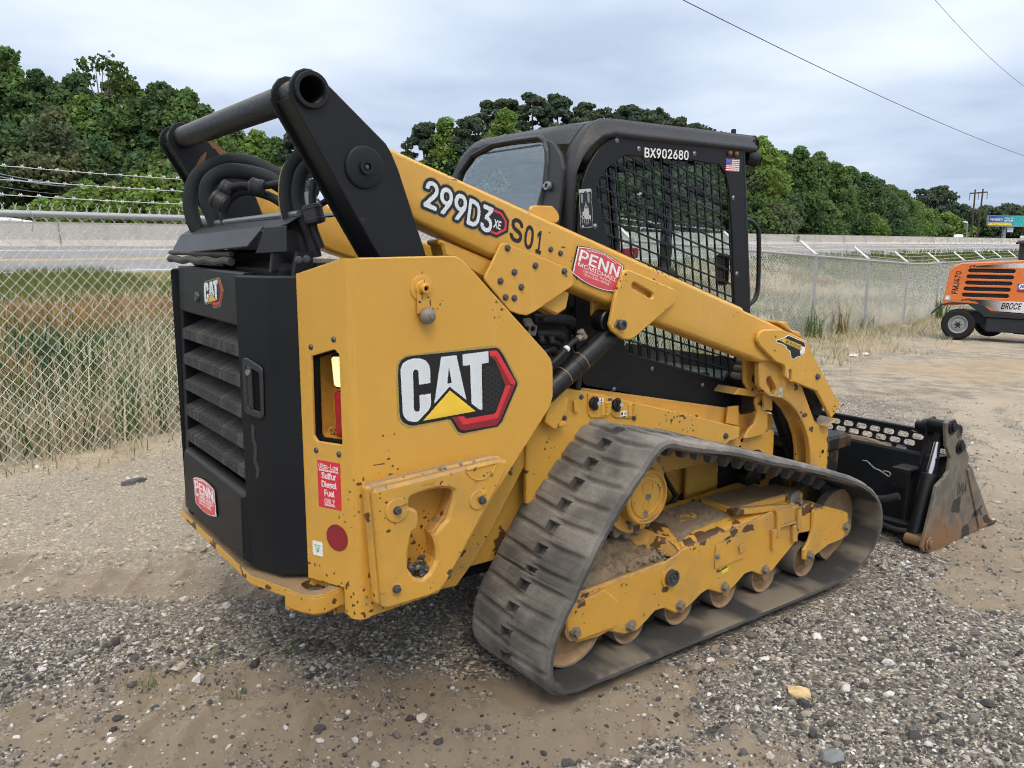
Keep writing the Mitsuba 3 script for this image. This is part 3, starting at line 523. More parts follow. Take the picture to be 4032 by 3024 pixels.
for c in ([(2.109,0.553)][0], ): add(GO+'__hole', cyl((c[0], -.7005, c[1]), (c[0], -.7032, c[1]), .011, 18, .001), 'm_dark')
both(L+'arm_bottom_plate', plate([(2.069,0.695),(2.169,0.723),(2.162,0.73),(2.063,0.702)], -.74, -.60, 'y', .003), 'm_yellow_worn')
add(L+'arm_hose', tube([(a, -.65, b) for a, b in [(1.95,0.975),(2.007,0.89),(2.085,0.847),(2.119,0.808),(2.115,0.768),(2.089,0.74)]], .024, 12), 'm_sleeve', 60)
add(L+'arm_hose', tube([(a, -.64, b) for a, b in [(1.977,0.931),(2.042,0.845),(2.09,0.789),(2.088,0.728),(2.107,0.705)]], .020, 12), 'm_sleeve', 60)
# tilt cylinder and quick coupler
ta, tb = [A3([a, -.52, b]) for a, b in [(1.922,0.86),(2.127,0.507)]]
td = (tb - ta)/np.linalg.norm(tb - ta)
TC = add(L+'tilt_cylinder', cat(cyl(ta, tb, .048, 28, .006), lathe([(0, .049), (0, .052), (.01, .052), (.01, .049)], ta + td*.25, td, 28)), 'm_blackpaint', 50)
add(TC+'__rod', cyl(tb, tb + td*.10, .022, 18), 'm_boltdirty', 60)
add(TC+'__rod_eye', cyl(tb + td*.10 + A3([0, -.05, 0]), tb + td*.10 + A3([0, .05, 0]), .038, 20, .006), 'm_boltdark', 40)
add(TC, mirror(cyl(ta, tb, .048, 20, .006)), 'm_blackpaint', 50)
both(L+'tilt_cylinder_mount', cat(plate(rp([(1.72, .93), (1.80, 1.0), (1.78, 1.08), (1.70, 1.06), (1.64, .98)], .02), -.56, -.545, 'y', .004), bx(1.62, 1.74, -.55, -.42, .78, .96, .015)), 'm_blackpaint')
add(L+'quick_coupler', cat(bx(2.20, 2.42, -.60, .60, .12, .56, .02), bx(2.17, 2.50, -.62, .62, .50, .585, .015), bx(2.36, 2.50, -.615, .615, .10, .16, .01)), 'm_coupler')
both(L+'coupler_ear', plate(rp([(2.02, .16), (2.30, .10), (2.34, .58), (2.10, .56), (2.0, .40)], .03), -.60, -.58, 'y', .004), 'm_yellow_worn')
# --- decals on the arm
e = [(-0.285,1.75),(-0.017,1.663)]
FD, _ = frame_y(-.7205, e[0], e[1]); FD = (FD[0] + A3([-.004, 0, 0]), FD[1], FD[2], FD[3])
wN = np.hypot(e[1][0] - e[0][0], e[1][1] - e[0][1]); hN = .083
def shapes(s, width, h, off, bold=True):
    m = meshkit.text_mesh(s, h, .001, bold); v = np.array(m.vertices); lo, hi = v[:, 0].min(), v[:, 0].max()
    v[:, 0] = (v[:, 0] - lo)*(width/(hi - lo)) + off[0]; v[:, 1] += off[1]
    f = np.array(m.faces); q = v[f][:, :, :2]; flat = (np.ptp(v[f][:, :, 2], axis=1) < 1e-6) & (v[f][:, 0, 2] > .0005)
    return union_all([Polygon(t).buffer(1e-5) for t in q[flat]])
num = union_all([shapes(c, w_, hN, (x_, 0)) for c, w_, x_ in (('2', .047, 0), ('9', .047, .054), ('9', .047, .108), ('D', .047, .162), ('3', .045, .215))])
num = affinity.skew(num, xs=-8, origin=(0, 0)); sx = wN/num.bounds[2]; num = affinity.scale(num, sx, 1, origin=(0, 0))
x3 = num.bounds[2]
badge = Polygon([(x3 - .05, -.006), (x3 + .030, -.006), (x3 + .070, .028), (x3 + .062, .066), (x3 + .028, .090), (x3 - .05, .090)])
back = union_all([num.buffer(.0085, quad_segs=3), badge]).buffer(.002)
MD = add(L+'model_decal', plate(back, .0003, .0012, 'z', 0, FD), 'm_ink')
add(MD+'__edge', plate(back.buffer(.0035), .0001, .0007, 'z', 0, FD), 'm_goldedge')
red = rp(badge.buffer(-.007), .003).difference(badge.buffer(-.0155)).difference(num.buffer(.004)).difference(sbox(x3 - .06, -.01, x3 - .012, .1))
add(MD+'__red_band', plate(red, .0012, .0018, 'z', 0, FD), 'm_red')
add(MD+'__numerals', plate(num, .0012, .0024, 'z', 0, FD), 'm_silver')
add(MD+'__letters', text('XE', FD, .031, .027, .0012, .0008, True, (x3 + .006, .024), -.1), 'm_white')
e = [(0.06,1.638),(0.202,1.589)]
FE, Ls = frame_y(-.7205, e[0], e[1])
FE = (FE[0] + FE[2]*-.006, *FE[1:])
SD = add(L+'number_decal', cat(text('S', FE, .057, .077, .0003, .001, True, (.0, .012), -.18), text('0', FE, .042, .077, .0003, .001, True, (.068, .008), -.18), text('1', FE, .026, .077, .0003, .001, True, (.127, .006), -.18)), 'm_ink')
def dealer_sign(key, O, U, V, Nn):
    """U and V are the sign's full width and height"""
    ul, vl = np.linalg.norm(U), np.linalg.norm(V); fr = (O, U/ul, V/vl, Nn)
    t = np.linspace(-1, 1, 13)
    def outline(g):
        top = [(ul*(.5 + .5*a*(1 - 2*g)), vl*(1 - g) + vl*.17*(1 - a*a)) for a in t[::-1]]; bot = [(ul*(.5 + .5*a*(1 - 2*g)), vl*g - vl*.17*(1 - a*a)) for a in t]
        return Polygon(top + bot)
    k = add(key, plate(outline(-.02), .0003, .0022, 'z', 0, fr), 'm_ink')
    add(k+'__border', plate(outline(0), .0022, .0027, 'z', 0, fr), 'm_white')
    add(k+'__field', plate(outline(.022), .0027, .0032, 'z', 0, fr), 'm_redlight')
    g = lambda s, x, y, w, h, b=True: text(s, fr, ul*w, vl*h, .0032, .0006, b, (ul*x, vl*y))
    arcs = []
    s = 'PennEquipmentTrading.com'
    for i, c in enumerate(s):
        a = (i + .5)/len(s)*2 - 1
        arcs.append(text(c, fr, ul*(.014 if c in 'it.r' else .021), vl*.047, .0032, .0006, True, (ul*(.5 + a*.33), vl*(.985 + .125*(1 - a*a*.9)) - vl*.03)))
    add(k+'__lettering', cat(g('PENN', .06, .52, .88, .42), g('MCMICHAEL', .07, .325, .86, .15, False), g('EQUIPMENT TRADING', .2, .215, .60, .065, False), g('336-254-0906', .22, .085, .56, .085, False), *arcs), 'm_white')
    return k
tl, tr, bl, br = [A3([a, -.7235, b]) for a, b in [(0.381,1.615),(0.619,1.537),(0.355,1.517),(0.59,1.438)]]
dealer_sign(L+'dealer_sign', bl, (br - bl + tr - tl)/2, (tl - bl + tr - br)/2, A3([0, -1.0, 0]))
add(L+'dealer_sign_spacer', plate(Polygon([(p_[0], p_[2]) for p_ in (tl, tr, br, bl)]).buffer(-.03), -.7235, -.719, 'y', .001), 'm_ink')
tl, tr, bl, br = [A3(q) for q in [(-0.841,0.167,0.686),(-0.84,-0.097,0.717),(-0.843,0.16,0.605),(-0.843,-0.125,0.607)]]
dealer_sign(D+'__dealer_sign', bl, (br - bl + tr - tl)/2, (tl - bl + tr - br)/2, FR[3])
# state-shaped sticker on the arm nose
nc = Polygon([(1.606,1.178),(1.63,1.179),(1.681,1.189),(1.693,1.196),(1.827,1.152),(1.834,1.134),(1.831,1.103),(1.795,1.089),(1.773,1.087),(1.745,1.076),(1.727,1.09),(1.717,1.119),(1.69,1.132),(1.685,1.144),(1.654,1.158),(1.61,1.168)])
NK = add(L+'state_sticker', plate(nc.buffer(.003), -.7455, -.7442, 'y', 0), 'm_white')
add(NK+'__field', plate(nc.buffer(-.0005).difference(Polygon([(1.808,1.136),(1.836,1.13),(1.831,1.103),(1.801,1.094),(1.793,1.109)])), -.746, -.7452, 'y', 0), 'm_ink')
bn = [(1.631,1.176),(1.666,1.185),(1.805,1.141),(1.804,1.116),(1.669,1.16)]
add(NK+'__band', plate(bn, -.7466, -.7458, 'y', 0), 'm_golddoor')
FN, ln = frame_y(-.7466, *[(1.672,1.159),(1.794,1.122)])
add(NK+'__lettering', text('WE BUILD NC', FN, ln, .0165, .0001, .0006, False, (0, .001)), 'm_ink')
# ================================================================ cab
side = rc(Polygon([(0.585,1.669),(0.591,1.781),(0.609,1.879),(0.639,1.945),(0.691,2.014),(0.753,2.057),(0.807,2.078),(1.62,2.071),(1.641,2.029),(1.739,1.315),(1.763,1.028),(1.766,0.955),(1.721,0.956),(1.686,0.954),(1.675,0.943),(1.653,0.899),(1.591,0.76),(0.825,0.978),(0.83,0.967),(0.811,0.968),(0.792,0.982),(0.647,1.018),(0.629,1.033),(0.615,1.095),(0.587,1.197)]), .012)
win2 = rp([(0.687,1.87),(0.727,1.928),(0.799,1.975),(0.846,2.001),(0.959,2),(1.256,2.006),(1.365,1.999),(1.455,1.998),(1.506,1.957),(1.534,1.887),(1.568,1.706),(1.611,1.372),(1.653,1.077),(1.643,1.038),(1.615,1),(1.556,0.96),(1.429,0.992),(1.259,1.037),(1.075,1.09),(0.902,1.142),(0.881,1.159),(0.871,1.195),(0.762,1.635),(0.727,1.736),(0.698,1.808)], .012)
CB = add(L+'cab_side', plate(side.difference(win2), -.482, -.462, 'y', .003), 'm_black')
add(L+'cab_side', mirror(plate(side.difference(win2), -.482, -.462, 'y', .003)), 'm_black')
gq = A3([(1.128,1.997),(1.203,1.482),(1.074,1.994),(0.687,1.87),(1.574,1.621),(0.689,1.809)])
ru = gq[4] - gq[3]; ru /= np.linalg.norm(ru); bu = gq[1] - gq[0]; bu /= np.linalg.norm(bu); b0, r0 = gq[0], gq[3]; gdx = gq[0][0] - gq[2][0]; gdz = gq[3][1] - gq[5][1]
def grid(inner):
    bars = []
    for i in range(-11, 13):
        c = b0 + A3([gdx*1.03*i, 0]); bars.append(LineString([c + bu*-.6, c + bu*1.9]).buffer(.0035, cap_style=2))
    for k in range(-9, 16):
        c = r0 + A3([0, -gdz*k]); bars.append(LineString([c - ru*.8, c + ru*1.9]).buffer(.0035, cap_style=2))
    g = union_all(bars); holes = win2.difference(g)
    g = win2.buffer(.004).difference(union_all([rp(h, .004, 2) for h in holes.geoms if h.area > 6e-5] if hasattr(holes, 'geoms') else [holes]))
    return g
G = grid(0)
add(CB+'__window_guard', plate(G, -.476, -.467, 'y', .0015), 'm_blackpaint', 30)
add(CB+'__window_guard', mirror(plate(G, -.476, -.467, 'y', 0)), 'm_blackpaint', 30)
def sheet(poly, y):
    p = shapely.geometry.polygon.orient(poly.simplify(1e-3)); c = np.asarray(p.exterior.coords)[:-1]
    t = mapbox_earcut.triangulate_float64(np.ascontiguousarray(c), np.array([len(c)], np.uint32)).reshape(-1, 3)
    return np.column_stack([c[:, 0], np.full(len(c), y), c[:, 1]]), t.astype(int)
add(CB+'__side_glass', sheet(win2.buffer(.008), -.448), 'm_glass', False)
add(CB+'__side_glass', sheet(win2.buffer(.008), .448), 'm_glass', False)
for q in [(0.797,2.059),(0.926,2.033),(1.281,2.035),(1.566,1.847),(1.619,1.483),(0.683,1.7),(1.05,1.058),(1.402,0.947),(0.813,0.986)]:
    add(CB+'__screw', screw((q[0], -.482, q[1]), r=.0085), 'm_zinc')
for q in [(1.522,2.051),(1.569,2.05)]:
    add(CB+'__rusty_bolt', lathe([(0, 0), (0, .011), (.006, .0125), (.013, .010), (.016, .004), (.016, 0)], (q[0], -.482, q[1]), (0, -1, 0), 16), 'm_rust', 50)
e = [(0.962,2),(1.242,2.005)]
FB_, lb_ = frame_y(-.4825, *e)
add(CB+'__serial_number', text('BX902680', FB_, lb_, .0385, .0003, .0008, True), 'm_white')
f0, f1, f2 = [A3([a, -.4825, b]) for a, b in [(1.502,1.969),(1.6,1.97),(1.502,2.027)]]
fU, fV = f1 - f0, f2 - f0; fw, fh = np.linalg.norm(fU), np.linalg.norm(fV); FG = (f0, fU/fw, fV/fh, A3([0, -1.0, 0]))
FLG = add(L+'flag_sticker', plate([(0, 0), (fw, 0), (fw, fh), (0, fh)], .0003, .0009, 'z', 0, FG), 'm_white')
add(FLG+'__stripes', cat([plate(sbox(0, fh*2*k/13, fw, fh*(2*k + 1)/13), .0009, .0013, 'z', 0, FG) for k in range(7)]), 'm_flagred')
add(FLG+'__canton', plate(sbox(0, fh*6/13, fw*.42, fh), .0013, .0017, 'z', 0, FG), 'm_flagblue')
add(FLG+'__stars', cat([plate(Point(fw*.42*(i + .6)/6.2, fh*(6 + 7*(k + .6)/5.2)/13).buffer(.0009, 2), .0017, .002, 'z', 0, FG) for i in range(6) for k in range(5)]), 'm_white')
# lifting-diagram plate
g0, g1, g2 = [A3([a, -.4825, b]) for a, b in [(0.602,1.69),(0.671,1.696),(0.587,1.848)]]
gU, gV = g1 - g0, g2 - g0; gw, gh = np.linalg.norm(gU), np.linalg.norm(gV); FW = (g0, gU/gw, gV/gh, A3([0, -1.0, 0]))
LP = add(L+'lifting_plate', plate(rp([(0, 0), (gw, 0), (gw, gh), (0, gh)], .006), .0003, .0012, 'z', 0, FW), 'm_labelgrey')
add(LP+'__field', plate(rp([(.002, .002), (gw - .002, .002), (gw - .002, gh*.93), (gw*.62, gh*.90), (gw*.55, gh*.97), (gw*.38, gh*.90), (.002, gh*.91)], .003), .0012, .0016, 'z', 0, FW), 'm_ink')
ln = [sbox(gw*x0, gh*(.86 - .026*k), gw*(x0 + w_), gh*(.868 - .026*k + .006)) for k in range(9) for x0, w_ in ((.14, .15 - .02*(k % 3 == 1)), (.66, .14 + .04*(k % 4 == 2)))]
mac = [LineString([(gw*a, gh*b) for a, b in s]).buffer(.0011) for s in ([(.5, .66), (.5, .60)], [(.5, .61), (.34, .50)], [(.5, .61), (.5, .5)], [(.5, .61), (.68, .5)], [(.34, .22), (.34, .12)], [(.5, .22), (.5, .08)], [(.62, .24), (.62, .10)], [(.8, .30), (.82, .16)], [(.18, .26), (.14, .14)])]
body = [Polygon([(gw*a, gh*b) for a, b in s]) for s in ([(.33, .50), (.67, .50), (.72, .40), (.70, .31), (.34, .30), (.30, .40)], [(.16, .40), (.30, .43), (.34, .36), (.24, .34)], [(.66, .34), (.86, .30), (.84, .22), (.62, .22)], [(.36, .33), (.60, .33), (.60, .24), (.40, .22)])]
wh = [Point(gw*a, gh*b).buffer(gw*.13, 5).difference(Point(gw*a, gh*b).buffer(gw*.07, 5)) for a, b in ((.24, .29), (.48, .27))]
add(LP+'__diagram', plate(union_all(ln + mac + body + wh + [sbox(gw*.1, gh*.025, gw*.24, gh*.075)]), .0016, .0020, 'z', 0, FW), 'm_labelgrey')
# --- moulded rear shell and roof
PN = (1, 0, -.157); PD = .233
FRW = (A3([PD, 0, 0]), A3([0, -1.0, 0]), A3([.157, 0, 1.0]), A3([-1.0, 0, .157]))
gl = [(0.514,-0.304,1.791),(0.526,-0.322,1.868),(0.54,-0.318,1.956),(0.547,-0.308,2.002),(0.554,-0.284,2.046),(0.556,-0.258,2.06)]
gy = uz(gl); topz = gy[-1][1]
glass = rp([*gy, (.10, topz + .005), (-.10, topz + .003), (-.25, topz - .03), (-.335, topz - .10), (-.375, topz - .20), (-.37, 1.55), (gy[0][0], 1.55)], .012)
shell = rp([(.44, 1.40), (.44, 1.93), (.41, 1.99), (.35, 2.045), (.26, 2.085), (-.26, 2.085), (-.35, 2.045), (-.41, 1.99), (-.44, 1.93), (-.44, 1.40)], .04)
RS = add(L+'cab_rear_shell', cat(plate(shell.difference(glass.buffer(.018)), -.03, 0, 'z', .006, FRW), plate(glass.buffer(.026, quad_segs=6).difference(glass), -.02, .012, 'z', .010, FRW)), 'm_plastic', 50)
gs = shapely.geometry.polygon.orient(glass.buffer(.004).simplify(1e-3)); c = np.asarray(gs.exterior.coords)[:-1]
t = mapbox_earcut.triangulate_float64(np.ascontiguousarray(c), np.array([len(c)], np.uint32)).reshape(-1, 3).astype(int)
add(RS+'__rear_glass', (FRW[0] + c[:, :1]*FRW[1] + c[:, 1:]*FRW[2] - FRW[3]*.006, t), 'm_glassrear', False)
ey = A3([(0.525,-0.372,1.862)][0])
add(RS+'__window_catch', cat(lathe([(.0, .010), (0, .019), (.010, .021), (.018, .018), (.018, .010)], ey + FRW[3]*.004, FRW[3], 18, closed=True), cyl(ey + A3([0, .022, 0]) + FRW[3]*.004, ey + A3([0, .022, 0]) + FRW[3]*.02, .008)), 'm_zinc', 50)
def loft(sections):
    V = np.vstack(sections); n = len(sections[0]); F = []; i = np.arange(n - 1)
    for k in range(len(sections) - 1):
        a, b = k*n, (k + 1)*n; F += [np.stack([a + i, a + i + 1, b + i + 1], 1), np.stack([a + i, b + i + 1, b + i], 1)]
    return V, np.vstack(F)
R1 = A3([(0.557,1.616),(0.558,1.708),(0.557,1.789),(0.555,1.897),(0.569,1.953),(0.606,2.04),(0.65,2.093),(0.688,2.125),(0.742,2.146),(0.814,2.154),(1.006,2.154),(1.264,2.151),(1.639,2.151),(1.737,2.15)])
R2 = A3([(0.556,1.616),(0.557,1.721),(0.556,1.812),(0.566,1.921),(0.597,1.978),(0.629,2.011),(0.661,2.035),(0.707,2.064),(0.778,2.08),(0.815,2.081),(0.977,2.08),(1.233,2.08),(1.605,2.08),(1.707,2.079)])
R1[9:, 1] = R1[8, 1] + .004; R2[9:, 1] = R2[8, 1] - .004
def side_sweep():
    secs = []
    for (x1, z1), (x2, z2) in zip(R1, R2):
        p1, p2 = A3([x1, -.45, z1]), A3([x2, -.482, z2]); out = p1 - A3([min(x1 + .35, 1.2), -.1, 1.7]); out[1] = 0; out /= np.linalg.norm(out) + 1e-9
        inn = A3([x1, -.39, z1]) + (-out*.004); m = (p1 + p2)/2
        secs.append(A3([inn, p1 + A3([0, .018, 0]) + out*.004, p1 - A3([0, .004, 0]) + out*.001, p1*.82 + p2*.18 - A3([0, .012, 0]) - out*.006, m*1.0 - A3([0, .014, 0]) - out*.012, p1*.25 + p2*.75 - A3([0, .024, 0]) - out*.002, p2 - A3([0, .016, 0]), p2 + A3([0, .004, 0]) - out*.012, p2 + A3([0, .018, 0]) - out*.016]))
    return loft(secs)
sh = side_sweep()
add(RS+'__side_moulding', sh, 'm_plastic', True); add(RS+'__side_moulding', mirror(sh), 'm_plastic', True)
yy = np.linspace(-.40, .40, 17); secs = []
for k, (x1, z1) in enumerate(R1):
    if k < 2: continue
    xc = PD + .157*z1 + .004 if z1 < 2.07 else np.interp(z1, [2.07, 2.10, 2.125, 2.14, R1[8, 1]], [.566, .585, .625, .69, R1[8, 0]])
    if k > 8: xc = x1
    w_ = np.clip((np.abs(yy) - .28)/.12, 0, 1)**1.5
    secs.append(np.column_stack([np.where(z1 < 2.0, np.maximum(x1, xc), xc*(1 - w_) + x1*w_), yy, np.full(17, z1 - .0) + (.006*np.cos(yy*3.5) - .003 if k > 8 else 0)]))
RF = add(L+'roof', loft(secs[3:]), 'm_plastic', True)
xe = R1[-1, 0]; ze = R1[-1, 1]
add(RF+'__front_edge', cat(tube([(xe - .002, y, ze - .022) for y in np.linspace(-.46, .46, 9)], .024, 10, 0), bx(xe - .03, xe + .012, -.475, .475, ze - .075, ze - .015, .01)), 'm_plastic', 60)
add(RF+'__ceiling', bx(.66, xe - .04, -.455, .455, ze - .085, ze - .075, .002), 'm_blackpaint')
add(RF+'__antenna', cyl((xe - .09, -.40, ze), (xe - .09, -.40, ze + .03), .012), 'm_blackpaint')
# front posts, front lamp, grab handle
pf = [(1.638,2.051),(1.741,1.315)]
for s in (-1, 1):
    add(L+'front_post', tube([(pf[0][0] - .012, s*.460, pf[0][1] + .03), (pf[1][0] - .012, s*.460, pf[1][1])], .024, 10, 0), 'm_black', 50)
add(L+'front_cross_bar', bx(pf[0][0] - .04, pf[0][0], -.46, .46, ze - .13, ze - .085, .01), 'm_blackpaint'); add(L+'front_cross_bar', bx(pf[1][0] - .03, pf[1][0] + .02, -.46, .46, 1.27, 1.33, .01), 'm_blackpaint')
cf = [(0.665,1.015),(0.849,0.963),(1.611,0.761),(1.703,0.944),(1.79,0.956),(1.783,1.036),(1.746,0.969),(1.677,0.94),(1.592,0.787)]
add(L+'cab_floor', plate([(.56, 1.5), (.52, 1.5), (.52, 1.06)] + cf + [(.60, 1.10)], -.455, .455, 'y', .004), 'm_blackpaint')
lf = [(1.738,2.047)][0]
add(L+'front_lamp', lathe([(0, 0), (0, .035), (.05, .045), (.06, .042), (.06, 0)], (lf[0] - .03, -.43, lf[1]), (1, -.3, -.1), 20), 'm_blackpaint', 40)
add(L+'grab_handle', tube([(x_, -.455, z_) for x_, z_ in [(1.681,1.747),(1.735,1.741),(1.788,1.712),(1.811,1.662),(1.826,1.434),(1.813,1.363),(1.775,1.329),(1.717,1.32)]], .0115, 10), 'm_blackpaint', 60)
# --- inside the cab
add(L+'seat', cat(bx(.78, 1.22, -.24, .24, 1.20, 1.34, .05), plate(rp([(.70, 1.30), (.84, 1.30), (.76, 1.88), (.66, 1.88)], .04), -.23, .23, 'y', .04), bx(.68, .78, -.13, .13, 1.86, 1.99, .03)), 'm_plastic', 50)
for s in (-1, 1):
    P_ = add(L+'control_pod', cat(plate(rp([(.95, 1.40), (1.28, 1.36), (1.30, 1.48), (1.24, 1.52), (.95, 1.52)], .03), s*.30, s*.42, 'y', .02), tube([(1.24, s*.36, 1.50), (1.26, s*.355, 1.60), (1.25, s*.35, 1.66)], .022, 10)), 'm_plastic', 50)
add(L+'red_lock_handle', plate(rp([(0.874,1.593),(0.958,1.604),(1.043,1.608),(1.056,1.599),(1.051,1.563),(1.025,1.556)], .006).difference(Point(*[(1.016,1.585)][0]).buffer(.010)), -.37, -.36, 'y', .002), 'm_red')
add(L+'inner_post', cat(bx(1.68, 1.72, .05, .10, 1.25, 2.06, .01), tube([(1.0, .40, 1.35), (1.02, .40, 1.62), (1.10, .40, 1.82), (1.26, .40, 1.97), (1.40, .40, 2.02)], .018, 8)), 'm_blackpaint', 50)
add(L+'monitor', bx(1.62, 1.66, -.40, -.35, 1.42, 1.58, .01), 'm_blackpaint')
add(L+'inner_sill', bx(1.66, 1.70, -.44, .44, 1.255, 1.30, .008), 'm_blackpaint')
# --- fender strip under the cab with two service doors
fend = rp([(0.398,1.062),(0.432,1.045),(0.512,1.03),(1.049,0.882),(1.526,0.744),(1.526,0.69),(1.453,0.686)] + [(1.30, .60), (.22, .60), (.22, .98), (.42, 1.03)], .006)
FE_ = add(L+'fender', plate(fend, -.622, -.60, 'y', .004), 'm_yellow')
add(L+'fender', mirror(plate(fend, -.622, -.60, 'y', .004)), 'm_yellow')
top = [(0.512,1.03),(1.049,0.882),(1.526,0.744)]
add(FE_+'__top_edge', plate([(top[0][0], top[0][1]), (top[2][0], top[2][1]), (top[2][0], top[2][1] - .012), (top[0][0], top[0][1] - .012)], -.600, -.50, 'y', .002), 'm_yellow')
for k, (pp, lt, lab) in enumerate((([(0.531,1.023),(0.629,1.001),(0.632,0.903),(0.549,0.914),(0.535,0.932)], [(0.557,0.976)][0], [(0.574,0.977),(0.616,0.972),(0.615,0.992),(0.573,0.993)]), ([(0.667,0.989),(0.786,0.953),(0.788,0.898),(0.781,0.882),(0.686,0.897),(0.67,0.912)], [(0.685,0.955)][0], [(0.715,0.895),(0.749,0.895),(0.75,0.922),(0.714,0.921)]))):
    dr_ = add(L+'service_door', plate(rp(pp, .006), -.630, -.6215, 'y', .003), 'm_yellow')
    a, b = lt
    add(dr_+'__latch', cat(lathe([(0, 0), (0, .024), (.012, .024), (.016, .018), (.016, 0)], (a, -.630, b), (0, -1, 0), 22), plate(rp([(a - .010, b - .030), (a + .012, b - .028), (a + .018, b), (a + .012, b + .028), (a - .010, b + .030)], .006), -.652, -.634, 'y', .005)), 'm_blackpaint', 40)
    add(dr_+'__lock', lathe([(0, 0), (0, .010), (.003, .009), (.003, 0)], (a + .014, -.652, b), (0, -1, 0), 14), 'm_labelgrey')
    add(dr_+'__notice', plate(lab, -.6316, -.6302, 'y', 0), 'm_white')
    lx = np.mean([q[0] for q in lab]); lz = np.mean([q[1] for q in lab])
    add(dr_+'__notice_mark', cat(plate([(lx - .014, lz - .004), (lx - .004, lz - .004), (lx - .004, lz + .008), (lx - .014, lz + .008)], -.6322, -.6315, 'y', 0), plate([(lx + .004, lz - .004), (lx + .014, lz - .004), (lx + .009, lz + .009)], -.6322, -.6315, 'y', 0), plate(sbox(lx - .012, lz - .013, lx + .012, lz - .009), -.6322, -.6315, 'y', 0)), 'm_inkgrey')
for a, b in [(0.633,0.944),(0.792,0.922)]:
    add(FE_+'__hinge', cat(*[cyl((a, -.632, b - .028 + .0115*k), (a, -.632, b - .0185 + .0115*k), .010, 12, .001) for k in range(5)], bx(a - .032, a - .010, -.634, -.622, b - .03, b + .026, .003), bx(a + .010, a + .026, -.634, -.622, b - .026, b + .03, .003)), 'm_yellow', 40)
for q in [(0.657,0.975),(0.499,1.006),(0.804,0.879),(0.411,0.929)]: add(FE_+'__bolt', bolt((q[0], -.622, q[1]), r=.0085, wash=1.25), 'm_boltdark')
add(FE_+'__strut_tab', cat(plate(rp([(0.449,0.998),(0.465,1.001),(0.474,0.989),(0.474,0.951),(0.45,0.949)], .006), -.640, -.630, 'y', .003), bx(.352, .39, -.66, -.62, .905, .925, .004)), 'm_yellow')
add(FE_+'__rear_gusset', plate(rp([(0.303,1.03),(0.373,1.07),(0.393,1.045),(0.397,1.014),(0.386,0.978),(0.359,0.938),(0.328,0.898),(0.274,0.936)], .01), -.668, -.655, 'y', .003), 'm_yellow')
for q in [(1.419,0.717)]: add(FE_+'__bolt', bolt((q[0], -.622, q[1]), r=.012, wash=1.25), 'm_boltdark')
# --- chassis nose
nose = rp([(1.387,0.67),(1.502,0.671),(1.58,0.674),(1.623,0.705),(1.791,0.675),(1.817,0.689),(1.849,0.676),(1.854,0.535)] + [(1.88, .42), (1.20, .42), (1.20, .70)], .005)
NS = both(L+'chassis_nose', plate(nose, -.585, -.565, 'y', .004), 'm_yellow_worn')
for q in [(1.579,0.63),(1.591,0.664)]: add(NS+'__hole', cyl((q[0], -.584, q[1]), (q[0], -.587, q[1]), .009, 14, .001), 'm_dark')
hookp = rp([(1.565,0.682),(1.605,0.73),(1.644,0.754),(1.658,0.79),(1.657,0.815),(1.639,0.85),(1.645,0.876),(1.666,0.886),(1.688,0.893),(1.702,0.814),(1.743,0.797),(1.75,0.706),(1.713,0.68),(1.573,0.677)], .008)
both(L+'front_bracket', cat(plate(hookp, -.618, -.602, 'y', .004), plate([(1.486,0.91),(1.688,0.873),(1.707,0.904),(1.519,0.938)], -.61, -.45, 'y', .003), plate([(1.669,0.871),(1.878,0.834),(1.885,0.659),(1.727,0.689)], -.46, -.45, 'y', .002)), 'm_yellow_worn')
both(L+'front_bracket', plate(rp([(1.669,0.893),(1.745,0.866),(1.751,0.8),(1.686,0.822)], .006), -.64, -.625, 'y', .004), 'm_yellow_worn')
both(L+'front_bracket', plate([(1.504,0.841),(1.581,0.838),(1.586,0.735),(1.493,0.759)], -.565, -.555, 'y', .002), 'm_yellow_worn')
both(L+'front_bracket', plate([(1.631,0.915),(1.694,0.962),(1.777,0.954),(1.782,0.904)], -.53, -.50, 'y', .003), 'm_yellow_worn')
add(L+'front_fittings', cat(*[cyl((1.60 + .02*k, -.50, .98 + .035*k), (1.60 + .02*k, -.56, .98 + .035*k), .018, 12) for k in range(3)]), 'm_boltdirty', 40)
# ================================================================ undercarriage
YO, YI = -1.05, -.56
def sstep0(a, b, x): t = np.clip((x - a)/(b - a), 0, 1); return t*t*(3 - 2*t)
path = [(1.901,0.521),(1.694,0.594),(1.439,0.673),(1.206,0.737),(0.991,0.805)] + [(0.704,0.87),(0.588,0.905),(0.522,0.897),(0.48,0.863),(0.425,0.809),(0.331,0.716),(0.259,0.634),(0.17,0.511),(0.095,0.4)] + [(0.11,0.412),(0.049,0.336),(0.012,0.274),(-0.01,0.203)]
path = A3(path + [(-.018, .125), (.000, .060), (.045, .018), (.11, .002), (.25, 0), (.6, 0), (1.0, 0), (1.4, 0), (1.75, .006), (1.90, .030), (2.02, .075), (2.10, .145)] + [(2.122,0.167),(2.148,0.239),(2.139,0.328),(2.089,0.406),(2.002,0.468)])
def closed(p, m):
    q = np.vstack([p[-3:], p, p[:3]]); c = curve(np.column_stack([q, q[:, 0]*0]), 24)[:, :2]
    c = c[24*3:24*(3 + len(p))]
    s = np.r_[0, np.cumsum(np.linalg.norm(np.diff(np.vstack([c, c[:1]]), axis=0), axis=1))]
    t = np.linspace(0, s[-1], m, endpoint=False); cc = np.vstack([c, c[:1]])
    return np.stack([np.interp(t, s, cc[:, k]) for k in (0, 1)], 1), s[-1]
M_ = 1325; bp_, blen = closed(path, M_)
for _ in range(4): bp_ = (np.roll(bp_, 6, 0) + np.roll(bp_, -6, 0) + 2*bp_)/4
